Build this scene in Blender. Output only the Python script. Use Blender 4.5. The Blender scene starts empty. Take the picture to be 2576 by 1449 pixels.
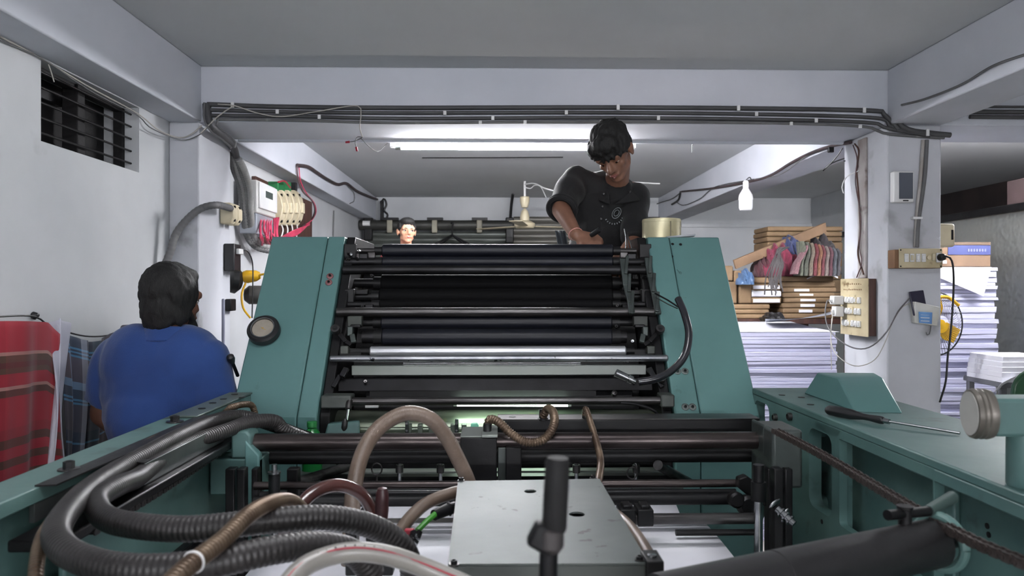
import bpy, bmesh, math, random
from mathutils import Vector, Matrix, Euler, noise

# ------------------------------------------------------------------ camera, world, light, exposure
scene = bpy.context.scene
COL = scene.collection
CZ = 1.55                      # camera height
FPX = 1860.0                   # focal length in pixels of the 2576 frame
YAW = 0.0204
cam_d = bpy.data.cameras.new('camera')
cam_d.sensor_width = 36.0
cam_d.lens = FPX / 2576.0 * 36.0
cam_d.clip_start = 0.02
cam_d.dof.use_dof = True
cam_d.dof.focus_distance = 2.7
cam_d.dof.aperture_fstop = 5.6
cam = bpy.data.objects.new('camera', cam_d)
COL.objects.link(cam)
cam.location = (0, 0, CZ)
cam.rotation_euler = (math.pi / 2, 0, -YAW)
scene.camera = cam

world = bpy.data.worlds.new('room_air')
scene.world = world
world.use_nodes = True
world.node_tree.nodes['Background'].inputs[0].default_value = (0.62, 0.72, 0.80, 1)
world.node_tree.nodes['Background'].inputs[1].default_value = 0.25

TUBE_MAIN = 58.0
FILL_FRONT = 43.0  # unseen tubes added on the wall behind the camera for front light
FILL_AISLE = 30.0      # unseen fill tube added at the aisle end of the same wall
TUBE_RIGHT = 80.0
FILL_REAR = 85.0       # hidden tube added behind the cross beam to brighten the back ceiling
TUBE_OVER = 16.0       # tube on the ceiling above the feeder
FILL_BOY = 4.0  # hidden fill tube added behind the rollers to light the boy's face
TUBE_PRESS = 7.0      # small inspection tube inside the press
scene.view_settings.view_transform = 'Standard'
scene.view_settings.look = 'None'
scene.view_settings.gamma = 1.0
scene.view_settings.use_curve_mapping = False
scene.view_settings.exposure = 2.5

R = random.Random(7)
PI = math.pi

# ------------------------------------------------------------------ pixel helpers (2576 x 1449 frame)
_cs, _sn = math.cos(YAW), math.sin(YAW)
def ray(px, py):
    u = (px - 1288.0) / FPX; v = (724.5 - py) / FPX
    return Vector((u * _cs + _sn, _cs - u * _sn, v))
def at(px, py, Y):
    d = ray(px, py); t = Y / d.y
    return Vector((d.x * t, Y, CZ + d.z * t))
def atx(px, py, X):
    d = ray(px, py); t = X / d.x
    return Vector((X, d.y * t, CZ + d.z * t))
def atz(px, py, z):
    d = ray(px, py); t = (z - CZ) / d.z
    return Vector((d.x * t, d.y * t, z))

# ------------------------------------------------------------------ materials
def lin(c):
    out = []
    for v in c[:3]:
        v = v / 255.0
        out.append(v / 12.92 if v <= 0.04045 else ((v + 0.055) / 1.055) ** 2.4)
    return (out[0], out[1], out[2], 1.0)
MATS = {}
def pm(name, c1, c2=None, scale=6.0, rough=0.5, metal=0.0, bump=0.0, bscale=60.0, detail=4.0, rvar=0.0, spots=None, emit=0.0,
       trans=0.0, alpha=1.0, coat=0.0, stretch=None, sheen=0.0, lo=0.35, hi=0.65, spec=0.5):
    """procedural paint / metal / cloth: noise between two colours, optional dark specks and fine relief"""
    if name in MATS: return MATS[name]
    m = bpy.data.materials.new(name); m.use_nodes = True
    nt = m.node_tree; N = nt.nodes; L = nt.links
    b = N['Principled BSDF']
    if c2 is None: c2 = tuple(max(0, v * 0.9) for v in c1)
    tc = N.new('ShaderNodeTexCoord'); mp = N.new('ShaderNodeMapping')
    L.new(tc.outputs['Object'], mp.inputs[0])
    if stretch: mp.inputs['Scale'].default_value = stretch
    n1 = N.new('ShaderNodeTexNoise'); n1.inputs['Scale'].default_value = scale; n1.inputs['Detail'].default_value = detail
    L.new(mp.outputs[0], n1.inputs['Vector'])
    r = N.new('ShaderNodeValToRGB'); r.color_ramp.elements[0].position = lo; r.color_ramp.elements[1].position = hi
    r.color_ramp.elements[0].color = lin(c1); r.color_ramp.elements[1].color = lin(c2)
    L.new(n1.outputs[0], r.inputs[0])
    col = r.outputs[0]
    if spots:                       # (colour, scale, threshold, softness)
        n2 = N.new('ShaderNodeTexNoise'); n2.inputs['Scale'].default_value = spots[1]; n2.inputs['Detail'].default_value = 6.0
        L.new(tc.outputs['Object'], n2.inputs['Vector'])
        r2 = N.new('ShaderNodeValToRGB'); r2.color_ramp.elements[0].position = spots[2]; r2.color_ramp.elements[1].position = spots[2] + spots[3]
        r2.color_ramp.elements[0].color = (0, 0, 0, 1); r2.color_ramp.elements[1].color = (1, 1, 1, 1)
        L.new(n2.outputs[0], r2.inputs[0])
        mx = N.new('ShaderNodeMix'); mx.data_type = 'RGBA'
        L.new(r2.outputs[0], mx.inputs[0]); L.new(col, mx.inputs[6]); mx.inputs[7].default_value = lin(spots[0])
        col = mx.outputs[2]
    L.new(col, b.inputs['Base Color'])
    b.inputs['Roughness'].default_value = rough; b.inputs['Metallic'].default_value = metal
    if rvar:
        mr = N.new('ShaderNodeMapRange'); mr.inputs[3].default_value = max(0.02, rough - rvar); mr.inputs[4].default_value = min(1, rough + rvar)
        L.new(n1.outputs[0], mr.inputs[0]); L.new(mr.outputs[0], b.inputs['Roughness'])
    if bump:
        n3 = N.new('ShaderNodeTexNoise'); n3.inputs['Scale'].default_value = bscale; n3.inputs['Detail'].default_value = 5.0
        L.new(mp.outputs[0], n3.inputs['Vector'])
        bp = N.new('ShaderNodeBump'); bp.inputs['Strength'].default_value = bump; bp.inputs['Distance'].default_value = 0.004
        L.new(n3.outputs[0], bp.inputs['Height']); L.new(bp.outputs[0], b.inputs['Normal'])
    b.inputs['Specular IOR Level'].default_value = spec
    if emit:
        b.inputs['Emission Color'].default_value = lin(c1); b.inputs['Emission Strength'].default_value = emit
    if trans: b.inputs['Transmission Weight'].default_value = trans
    if alpha < 1: b.inputs['Alpha'].default_value = alpha
    if coat: b.inputs['Coat Weight'].default_value = coat; b.inputs['Coat Roughness'].default_value = 0.15
    if sheen: b.inputs['Sheen Weight'].default_value = sheen
    MATS[name] = m
    return m

def emission(name, c, s):
    m = bpy.data.materials.new(name); m.use_nodes = True
    nt = m.node_tree; nt.nodes.clear()
    e = nt.nodes.new('ShaderNodeEmission'); e.inputs[0].default_value = lin(c); e.inputs[1].default_value = s
    n = nt.nodes.new('ShaderNodeTexNoise'); n.inputs['Scale'].default_value = 2.0     # faint unevenness of the phosphor
    mr = nt.nodes.new('ShaderNodeMapRange'); mr.inputs[3].default_value = s * 0.95; mr.inputs[4].default_value = s * 1.05
    nt.links.new(n.outputs[0], mr.inputs[0]); nt.links.new(mr.outputs[0], e.inputs[1])
    o = nt.nodes.new('ShaderNodeOutputMaterial'); nt.links.new(e.outputs[0], o.inputs[0])
    return m

def stripes(name, stops_u, stops_v, mixf=0.5, rough=0.9, period_u=1.0, period_v=1.0):
    """woven plaid: constant colour bands along u and v of the cloth's own UV, mixed like warp and weft"""
    m = bpy.data.materials.new(name); m.use_nodes = True
    nt = m.node_tree; N = nt.nodes; L = nt.links; b = N['Principled BSDF']
    uv = N.new('ShaderNodeUVMap'); sp = N.new('ShaderNodeSeparateXYZ'); L.new(uv.outputs[0], sp.inputs[0])
    def band(sock, stops, per):
        mu = N.new('ShaderNodeMath'); mu.operation = 'MULTIPLY'; mu.inputs[1].default_value = per; L.new(sock, mu.inputs[0])
        fr = N.new('ShaderNodeMath'); fr.operation = 'FRACT'; L.new(mu.outputs[0], fr.inputs[0])
        r = N.new('ShaderNodeValToRGB'); r.color_ramp.interpolation = 'CONSTANT'
        els = r.color_ramp.elements
        while len(els) < len(stops): els.new(0.5)
        for e, (p, c) in zip(els, stops): e.position = p; e.color = lin(c)
        L.new(fr.outputs[0], r.inputs[0]); return r.outputs[0]
    cu = band(sp.outputs[0], stops_u, period_u); cv = band(sp.outputs[1], stops_v, period_v)
    mx = N.new('ShaderNodeMix'); mx.data_type = 'RGBA'; mx.inputs[0].default_value = mixf
    L.new(cu, mx.inputs[6]); L.new(cv, mx.inputs[7])
    L.new(mx.outputs[2], b.inputs['Base Color'])
    b.inputs['Roughness'].default_value = rough; b.inputs['Sheen Weight'].default_value = 0.15
    n3 = N.new('ShaderNodeTexNoise'); n3.inputs['Scale'].default_value = 300.0
    bp = N.new('ShaderNodeBump'); bp.inputs['Strength'].default_value = 0.2; bp.inputs['Distance'].default_value = 0.002
    L.new(n3.outputs[0], bp.inputs['Height']); L.new(bp.outputs[0], b.inputs['Normal'])
    return m

# ------------------------------------------------------------------ mesh builder
def V(*a): return Vector(a if len(a) == 3 else a[0])
def frame(d):
    d = d.normalized()
    up = Vector((0, 0, 1)) if abs(d.z) < 0.9 else Vector((1, 0, 0))
    a = d.cross(up).normalized(); b = d.cross(a).normalized()
    return a, b
class MB:
    def __init__(s): s.v = []; s.f = []; s.uv = None
    def add(s, vs, fs):
        o = len(s.v); s.v += [Vector(p) for p in vs]; s.f += [tuple(i + o for i in f) for f in fs]; return s
    def hexa(s, p):      # 8 corners: bottom 4 ccw, top 4 ccw
        return s.add(p, [(3, 2, 1, 0), (4, 5, 6, 7), (0, 1, 5, 4), (1, 2, 6, 5), (2, 3, 7, 6), (3, 0, 4, 7)])
    def box(s, c, d, rot=None):
        x, y, z = d[0] / 2, d[1] / 2, d[2] / 2
        p = [V(-x, -y, -z), V(x, -y, -z), V(x, y, -z), V(-x, y, -z), V(-x, -y, z), V(x, -y, z), V(x, y, z), V(-x, y, z)]
        if rot is not None:
            m = Euler(rot).to_matrix() if not isinstance(rot, Matrix) else rot
            p = [m @ q for q in p]
        return s.hexa([q + V(c) for q in p])
    def bx(s, x0, x1, y0, y1, z0, z1):
        return s.box(((x0 + x1) / 2, (y0 + y1) / 2, (z0 + z1) / 2), (abs(x1 - x0), abs(y1 - y0), abs(z1 - z0)))
    def cyl(s, p0, p1, r0, r1=None, n=20, caps=True):
        return s.tube([V(p0), V(p1)], [r0, r0 if r1 is None else r1], n, caps)
    def tube(s, pts, r, n=12, caps=True):
        pts = [V(p) for p in pts]; k = len(pts)
        rs = r if isinstance(r, (list, tuple)) else [r] * k
        t0 = (pts[1] - pts[0]).normalized(); a, b = frame(t0)
        base = len(s.v); vs = []; fs = []
        for i, p in enumerate(pts):
            t = (pts[min(i + 1, k - 1)] - pts[max(i - 1, 0)])
            if t.length > 1e-9:
                t.normalize(); a = (a - t * a.dot(t)); a = a.normalized() if a.length > 1e-6 else frame(t)[0]; b = t.cross(a)
            for j in range(n):
                w = 2 * PI * j / n
                vs.append(p + (a * math.cos(w) + b * math.sin(w)) * rs[i])
        for i in range(k - 1):
            for j in range(n):
                j2 = (j + 1) % n
                fs.append((i * n + j, i * n + j2, (i + 1) * n + j2, (i + 1) * n + j))
        if caps:
            fs.append(tuple(range(n - 1, -1, -1))); fs.append(tuple((k - 1) * n + j for j in range(n)))
        return s.add(vs, fs)
    def lathe(s, prof, c, ax=(0, 0, 1), n=24):   # profile [(r, h)] about axis through c
        ax = V(ax).normalized(); a, b = frame(ax); c = V(c); vs = []; fs = []; k = len(prof)
        for r, h in prof:
            for j in range(n):
                w = 2 * PI * j / n
                vs.append(c + ax * h + (a * math.cos(w) + b * math.sin(w)) * max(r, 1e-5))
        for i in range(k - 1):
            for j in range(n):
                j2 = (j + 1) % n
                fs.append((i * n + j, i * n + j2, (i + 1) * n + j2, (i + 1) * n + j))
        fs.append(tuple(range(n - 1, -1, -1))); fs.append(tuple((k - 1) * n + j for j in range(n)))
        return s.add(vs, fs)
    def prism(s, poly, d):       # planar polygon (3D points) extruded along d
        poly = [V(p) for p in poly]; d = V(d); n = len(poly)
        fs = [tuple(range(n - 1, -1, -1)), tuple(range(n, 2 * n))]
        fs += [(i, (i + 1) % n, n + (i + 1) % n, n + i) for i in range(n)]
        return s.add(poly + [p + d for p in poly], fs)
    def ball(s, c, r, n=14, m=10, rot=None):
        r = (r, r, r) if not isinstance(r, (tuple, list, Vector)) else r
        vs = []; fs = []
        for i in range(m + 1):
            th = PI * i / m
            for j in range(n):
                w = 2 * PI * j / n
                p = V(r[0] * math.sin(th) * math.cos(w), r[1] * math.sin(th) * math.sin(w), r[2] * math.cos(th))
                if rot is not None: p = rot @ p
                vs.append(p + V(c))
        for i in range(m):
            for j in range(n):
                j2 = (j + 1) % n
                fs.append((i * n + j, (i + 1) * n + j, (i + 1) * n + j2, i * n + j2))
        return s.add(vs, fs)
    def caps(s, p0, p1, r0, r1=None, n=14):      # capsule with round ends
        p0 = V(p0); p1 = V(p1); r1 = r0 if r1 is None else r1
        s.cyl(p0, p1, r0, r1, n); s.ball(p0, r0, n, 8); s.ball(p1, r1, n, 8); return s
    def plate_hole(s, c, ax, outer, inner, th, n=24):   # washer
        return s.lathe([(inner, 0), (outer, 0), (outer, th), (inner, th), (inner, 0)], c, ax, n)
    def grid(s, fn, nu, nv):     # fn(u, v) -> point, with UV
        o = len(s.v); vs = []; uv = []
        for i in range(nu + 1):
            for j in range(nv + 1):
                u, v = i / nu, j / nv
                vs.append(V(fn(u, v))); uv.append((u, v))
        fs = [(i * (nv + 1) + j, (i + 1) * (nv + 1) + j, (i + 1) * (nv + 1) + j + 1, i * (nv + 1) + j + 1) for i in range(nu) for j in range(nv)]
        s.add(vs, fs)
        s.uv = (s.uv or []) + uv
        return s
    def build(s, name, mat, parent=None, bevel=0.0, smooth=True, angle=35, solid=0.0, origin=None, seg=2):
        off = V(0, 0, 0)
        if parent is not None:
            q = parent
            while q is not None: off += q.location; q = q.parent
        elif origin is not None: off = V(origin)
        else:
            lo = [min(p[i] for p in s.v) for i in range(3)]; hi = [max(p[i] for p in s.v) for i in range(3)]
            off = V((lo[0] + hi[0]) / 2, (lo[1] + hi[1]) / 2, lo[2])
        me = bpy.data.meshes.new(name)
        me.from_pydata([p - off for p in s.v], [], s.f)
        if s.uv:
            ul = me.uv_layers.new(name='UVMap')
            for lp in me.loops: ul.data[lp.index].uv = s.uv[lp.vertex_index]
        bm = bmesh.new(); bm.from_mesh(me); bmesh.ops.recalc_face_normals(bm, faces=bm.faces); bm.to_mesh(me); bm.free()
        if smooth:
            for p in me.polygons: p.use_smooth = True
            me.set_sharp_from_angle(angle=math.radians(angle))
        o = bpy.data.objects.new(name, me); COL.objects.link(o)
        me.materials.append(mat)
        if parent is None: o.location = off
        else: o.parent = parent
        if solid:
            md = o.modifiers.new('thick', 'SOLIDIFY'); md.thickness = solid; md.offset = 0
        if bevel:
            md = o.modifiers.new('edge', 'BEVEL'); md.width = bevel; md.segments = seg; md.limit_method = 'ANGLE'; md.angle_limit = math.radians(40)
        return o

def thing(name, label, cat, loc=(0, 0, 0), group=None):
    o = bpy.data.objects.new(name, None); COL.objects.link(o); o.location = loc; o.empty_display_size = 0.05
    o['label'] = label; o['category'] = cat
    if group: o['group'] = group
    return o
def tag(o, label, cat, group=None):
    o['label'] = label; o['category'] = cat
    if group: o['group'] = group
    return o
def struct(o): o['kind'] = 'structure'; return o
def copy_tree(o, parent=None):
    c = o.copy(); COL.objects.link(c); c.parent = parent
    for ch in list(o.children): copy_tree(ch, c)
    return c

def spline(pts, step=0.006):
    """Catmull-Rom through points, resampled at even steps"""
    P = [V(p) for p in pts]; P = [P[0] * 2 - P[1]] + P + [P[-1] * 2 - P[-2]]
    out = []
    for i in range(1, len(P) - 2):
        a, b, c, d = P[i - 1], P[i], P[i + 1], P[i + 2]
        k = max(6, int((c - b).length / step * 2))
        for j in range(k):
            t = j / k
            out.append(0.5 * ((2 * b) + (c - a) * t + (2 * a - 5 * b + 4 * c - d) * t * t + (3 * b - a - 3 * c + d) * t ** 3))
    out.append(P[-2])
    res = [out[0]]; acc = 0.0
    for i in range(1, len(out)):
        seg = (out[i] - out[i - 1]).length
        while acc + seg >= step:
            f = (step - acc) / seg
            q = out[i - 1].lerp(out[i], f); res.append(q)
            out[i - 1] = q; seg = (out[i] - q).length; acc = 0.0
        acc += seg
    res.append(out[-1])
    return res
def hose_mesh(pts, r, pitch=0.0, depth=0.12, n=14, step=None):
    m = MB()
    if pitch:
        st = pitch / 5.0; P = spline(pts, st)
        prof = [1.0, 1.0 + depth * 0.7, 1.0 + depth, 1.0 + depth * 0.7, 1.0]
        m.tube(P, [r * prof[i % 5] for i in range(len(P))], n)
    else:
        P = spline(pts, step or 0.012); m.tube(P, r, n)
    return m, P
# ------------------------------------------------------------------ palette
wall_m = pm('whitewash', (194, 196, 198), (176, 179, 182), 1.3, 0.85, bump=0.25, bscale=18, spots=((150, 152, 155), 2.4, 0.66, 0.12), detail=6)
col_m = pm('whitewash_grubby', (196, 198, 204), (178, 180, 186), 1.8, 0.85, bump=0.3, bscale=22, spots=((120, 118, 116), 3.6, 0.60, 0.14), detail=6)
ceil_m = pm('ceiling_paint', (198, 200, 202), (188, 190, 192), 0.9, 0.9, bump=0.15, bscale=14, detail=6)
beam_m = pm('beam_paint', (196, 198, 206), (182, 186, 194), 1.5, 0.85, bump=0.2, bscale=20, detail=6)
floor_m = pm('floor_concrete', (176, 172, 166), (154, 150, 146), 2.5, 0.8, bump=0.3, bscale=25, spots=((96, 94, 92), 3.0, 0.62, 0.1))
dark_m = pm('dark_recess', (22, 20, 22), (15, 14, 16), 5, 0.8, bump=0.2)
teal = pm('teal_enamel', (92, 130, 128), (84, 121, 120), 2.2, 0.42, bump=0.06, bscale=40, spots=((52, 78, 78), 9.0, 0.70, 0.1), rvar=0.06)
teal_d = pm('teal_enamel_worn', (86, 116, 112), (68, 98, 96), 3.0, 0.45, bump=0.10, bscale=45, spots=((46, 60, 58), 8.0, 0.62, 0.12), rvar=0.08)
teal_s = pm('teal_shiny', (92, 132, 128), (80, 118, 116), 3.0, 0.3, bump=0.05)
black_m = pm('black_oily', (23, 23, 25), (15, 15, 16), 8, 0.45, 0.0, spec=0.3, bump=0.15, bscale=50, rvar=0.1)
iron = pm('dark_iron', (44, 44, 46), (28, 27, 28), 7, 0.4, 0.7, bump=0.12, bscale=60, rvar=0.12)
iron_l = pm('worn_iron', (96, 94, 94), (58, 56, 56), 5, 0.34, 0.85, bump=0.08, bscale=40, rvar=0.1, stretch=(1, 5, 5))
tube_m = pm('brown_steel', (92, 84, 82), (54, 48, 48), 4, 0.3, 0.85, bump=0.05, bscale=30, rvar=0.1, stretch=(0.8, 5, 5))
steel = pm('bright_steel', (178, 180, 182), (140, 142, 144), 6, 0.22, 1.0, bump=0.04, bscale=60, rvar=0.08, stretch=(0.6, 6, 6))
steel_s = pm('spotted_steel', (164, 166, 170), (120, 122, 128), 9, 0.32, 0.9, spots=((40, 40, 44), 42, 0.64, 0.04), bump=0.1, bscale=70)
silver = pm('satin_aluminium', (150, 154, 150), (130, 136, 130), 3, 0.42, 0.5, bump=0.04, bscale=60)
zinc = pm('zinc_plate', (88, 94, 92), (74, 81, 79), 3.5, 0.5, 0.45, bump=0.08, bscale=30, spots=((52, 56, 54), 34, 0.66, 0.03), rvar=0.06)
rubber = pm('ink_rubber', (20, 22, 31), (15, 17, 24), 3, 0.42, 0.0, bump=0.0, spec=0.28, stretch=(0.3, 4, 4))
rubber_b = pm('ink_rubber_matt', (15, 15, 17), (11, 11, 12), 3, 0.7, 0.0, spec=0.1, stretch=(0.3, 4, 4))
hose_k = pm('hose_black', (46, 43, 43), (33, 30, 30), 10, 0.45, 0.0, bump=0.1, bscale=90, rvar=0.08)
hose_b = pm('hose_brown', (122, 104, 86), (82, 66, 54), 14, 0.34, 0.55, bump=0.1, bscale=90)
hose_c = pm('hose_clear', (116, 100, 88), (90, 74, 62), 8, 0.42, 0.0, coat=0.08)
hose_r = pm('hose_oxblood', (84, 48, 44), (62, 36, 34), 8, 0.18, 0.0, coat=0.5)
hose_w = pm('hose_white', (140, 136, 130), (120, 116, 112), 6, 0.3, 0.0, coat=0.2)
red_p = pm('red_plastic', (170, 44, 62), (140, 34, 50), 8, 0.4)
wire_r = pm('wire_crimson', (196, 62, 92), (160, 48, 76), 8, 0.45)
white_p = pm('white_plastic', (222, 222, 222), (206, 206, 206), 5, 0.4)
cream_p = pm('cream_plastic', (206, 196, 168), (184, 172, 144), 6, 0.42, spots=((120, 108, 84), 14, 0.68, 0.08))
grey_p = pm('grey_conduit', (104, 104, 104), (84, 84, 86), 5, 0.6, bump=0.1, spots=((150, 150, 148), 6, 0.62, 0.1))
pipe_m = pm('dark_conduit', (74, 74, 76), (58, 58, 60), 3, 0.6, bump=0.1, spots=((120, 120, 120), 7, 0.68, 0.08))
black_p = pm('black_plastic', (28, 28, 30), (22, 22, 24), 8, 0.4)
yellow_p = pm('yellow_plastic', (226, 178, 30), (206, 158, 24), 6, 0.4)
chrome = pm('chrome', (196, 198, 202), (172, 174, 178), 5, 0.36, 0.7, stretch=(0.5, 6, 6))
paper = pm('white_paper', (236, 236, 242), (228, 228, 236), 4, 0.8, bump=0.05)
paper_e = pm('paper_edges', (198, 198, 220), (176, 176, 202), 2.2, 0.85, bump=0.5, bscale=10, stretch=(1, 1, 34))
kraft = pm('kraft_paper', (130, 106, 78), (108, 86, 62), 5, 0.75, bump=0.25, bscale=24)
card = pm('cardboard', (126, 100, 76), (104, 82, 62), 4, 0.8, bump=0.2, bscale=30)
skin_d = pm('skin_brown', (128, 90, 72), (114, 80, 63), 12, 0.5, bump=0.08, bscale=140)
skin_b = pm('skin_boy', (190, 142, 116), (178, 130, 104), 12, 0.5, bump=0.05, bscale=140)
hair_m = pm('black_hair', (13, 12, 12), (8, 7, 7), 30, 0.72, bump=0.6, bscale=120, stretch=(3, 3, 0.7))
wood_d = pm('dark_wood', (84, 54, 44), (62, 40, 34), 6, 0.6, bump=0.2, stretch=(6, 6, 0.6))

# ------------------------------------------------------------------ the room shell
XL, XR, YB, YF = -1.535, 5.0, 8.5, -2.6
ZCEIL, ZBEAM = CZ + 1.04, CZ + 0.777
YA, YZ = 3.49, 3.90            # the cross beam, front and back
struct(MB().bx(XL - 0.2, XR + 0.2, YF - 0.2, YB + 0.2, -0.1, 0.0).build('floor', floor_m))
struct(MB().bx(XL - 0.2, XR + 0.2, YF - 0.2, YB + 0.2, ZCEIL, ZCEIL + 0.12).build('ceiling', ceil_m))
w0 = atx(103, 300, XL).y; w1 = atx(350, 300, XL).y; wz0 = CZ + 0.495; wz1 = ZBEAM - 0.004
wl = MB()
wl.bx(XL - 0.2, XL, YF - 0.2, w0, 0, ZCEIL); wl.bx(XL - 0.2, XL, w1, YB, 0, ZCEIL)
wl.bx(XL - 0.2, XL, w0, w1, 0, wz0); wl.bx(XL - 0.2, XL, w0, w1, wz1, ZCEIL)
struct(wl.build('wall_left', wall_m))
struct(MB().bx(XL - 0.2, XR + 0.2, YB, YB + 0.2, 0, ZCEIL).build('wall_back', wall_m))
struct(MB().bx(XR, XR + 0.2, YF, YB, 0, ZCEIL).build('wall_right', wall_m))
struct(MB().bx(XL, XR, YF - 0.2, YF, 0, ZCEIL).build('wall_front', wall_m))
xbi = at(507, 307, YA).x       # inner face of the left beam and column
xr0 = at(2232, 400, YA).x; xr1 = at(2368, 400, YA).x
struct(MB().bx(XL, XR, YA, YZ, ZBEAM, ZCEIL).build('ceiling_beam', beam_m, bevel=0.006))
struct(MB().bx(XL, xbi, YF, YA, ZBEAM, ZCEIL).build('ceiling_beam', beam_m, bevel=0.006))
struct(MB().bx(XL, xbi, YZ, YB, ZBEAM, ZCEIL).build('ceiling_beam', beam_m, bevel=0.006))
struct(MB().bx(xr0, xr1, YF, YA, ZBEAM, ZCEIL).build('ceiling_beam', beam_m, bevel=0.006))
struct(MB().bx(xr0, xr1, YZ, YB, ZBEAM, ZCEIL).build('ceiling_beam', beam_m, bevel=0.006))
struct(MB().bx(XL, xbi - 0.012, YA, YZ, 0, ZBEAM).build('column', col_m, bevel=0.008))
struct(MB().bx(xr0, xr1, YA, YZ + 0.03, 0, ZBEAM).build('column', col_m, bevel=0.008))
# a flat batten along the underside of the beam, and the ledge on the right back wall
struct(MB().bx(at(600, 345, YZ).x, xr0, YZ - 0.01, YZ + 0.012, ZBEAM - 0.012, ZBEAM).build('trim_1', beam_m))
struct(MB().bx(xr1, XR, YB - 0.03, YB, at(1900, 568, YB).z - 0.02, at(1900, 562, YB).z).build('trim_2', wall_m, bevel=0.004))

# window in the left wall: recess, frame, mullion and bars
win = bpy.data.objects.new('window_1', None); COL.objects.link(win); win.location = (XL - 0.1, (w0 + w1) / 2, wz0); struct(win)
win['label'] = 'dark barred ventilation window high in the white wall'
MB().bx(XL - 0.17, XL - 0.15, w0, w1, wz0, wz1).build('window_shutter', dark_m, win)
fr = MB(); t = 0.022
fr.bx(XL - 0.10, XL - 0.06, w0, w0 + t, wz0, wz1); fr.bx(XL - 0.10, XL - 0.06, w1 - t, w1, wz0, wz1)
fr.bx(XL - 0.10, XL - 0.06, w0 + t, w1 - t, wz0, wz0 + t); fr.bx(XL - 0.10, XL - 0.06, w0 + t, w1 - t, wz1 - t, wz1)
fr.build('window_frame', dark_m, win, bevel=0.003)
wm = atx(237, 300, XL).y
MB().bx(XL - 0.11, XL - 0.05, wm - 0.022, wm + 0.03, wz0, wz1).build('mullion', dark_m, win, bevel=0.004)
MB().bx(XL - 0.14, XL - 0.12, wm + 0.09, wm + 0.13, wz0, wz1).build('shutter_rail', iron, win)
MB().bx(XL - 0.14, XL - 0.12, w0 + 0.02, wm, wz1 - 0.085, wz1 - 0.05).build('shutter_rail', iron, win)
for k in range(5):
    z = wz0 + (wz1 - wz0) * (k + 0.75) / 5.3
    MB().cyl((XL - 0.035, w0 - 0.004, z), (XL - 0.035, w1 + 0.004, z), 0.0045, n=8).build('bar', black_m, win)

# ------------------------------------------------------------------ light fittings
def tube_light(name, label, p0, p1, s, mount, colr=(251, 251, 255), r=0.014, grp=None):
    """batten fitting with end holders and a glowing tube; mount = offset from tube to batten"""
    p0 = V(p0); p1 = V(p1); mount = V(mount)
    t = thing(name, label, 'lamp', (p0 + p1) / 2)
    d = (p1 - p0).normalized(); side = d.cross(mount).normalized()
    b = MB(); w = side * 0.02; h = mount.normalized() * 0.035; c0 = p0 + mount - d * 0.03; c1 = p1 + mount + d * 0.03; hn = mount.normalized() * -0.012
    b.hexa([c0 - w + hn, c1 - w + hn, c1 + w + hn, c0 + w + hn, c0 - w + h, c1 - w + h, c1 + w + h, c0 + w + h])
    b.build('batten', white_p, t, bevel=0.003)
    for q, sg in ((p0, -1), (p1, 1)):
        e = MB(); e.box(q + d * sg * 0.015 + mount * 0.35, (0.028, 0.028, 0.03) if abs(d.x) > 0.5 else (0.03, 0.028, 0.03)); e.build('end_holder', white_p, t, bevel=0.003)
        MB().cyl(q, q - d * sg * 0.03, r * 1.03, n=16).build('end_cap', silver, t)
    MB().cyl(p0, p1, r, n=16).build('tube', emission(name + '_glow', colr, s), t)
    return t
L0 = at(995, 370, 3.97); L1 = V(at(1585, 370, 3.97).x, 3.97, L0.z)
tube_light('fluorescent_lamp', 'glowing fluorescent tube lamp hung behind the cross beam above the man in black', L0, L1, TUBE_MAIN, (0, 0, 0.035))
tube_light('fluorescent_lamp', 'lit fluorescent tube lamp under the beam past the concrete pillar', at(2552, 347, 4.02), at(2552, 347, 4.02) + V(1.2, 0, 0), TUBE_RIGHT, (0, 0, 0.05))
tube_light('fluorescent_lamp', 'unseen fill tube added high on the rear face of the cross beam', V(-0.1, YZ + 0.06, ZCEIL - 0.11), V(1.1, YZ + 0.06, ZCEIL - 0.11), FILL_REAR, (0, -0.04, 0))  # added out of sight to lift the back bay ceiling
tube_light('fluorescent_lamp', 'fluorescent tube lamp on the ceiling above the sheet feeder', V(-0.6, 1.3, ZCEIL - 0.09), V(0.6, 1.3, ZCEIL - 0.09), TUBE_OVER, (0, 0, 0.05))
tube_light('fluorescent_lamp', 'unseen fill tube added on the wall behind the camera, press side', V(-1.2, YF + 0.06, 1.75), V(0.0, YF + 0.06, 1.75), FILL_FRONT, (0, -0.045, 0))  # this and the next two are added fill, out of view
tube_light('fluorescent_lamp', 'unseen fill tube added on the wall behind the camera, middle', V(0.3, YF + 0.06, 1.75), V(1.5, YF + 0.06, 1.75), FILL_FRONT, (0, -0.045, 0))
tube_light('fluorescent_lamp', 'unseen fill tube added on the wall behind the camera, aisle side', V(2.1, YF + 0.06, 1.75), V(3.3, YF + 0.06, 1.75), FILL_AISLE, (0, -0.045, 0))
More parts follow.
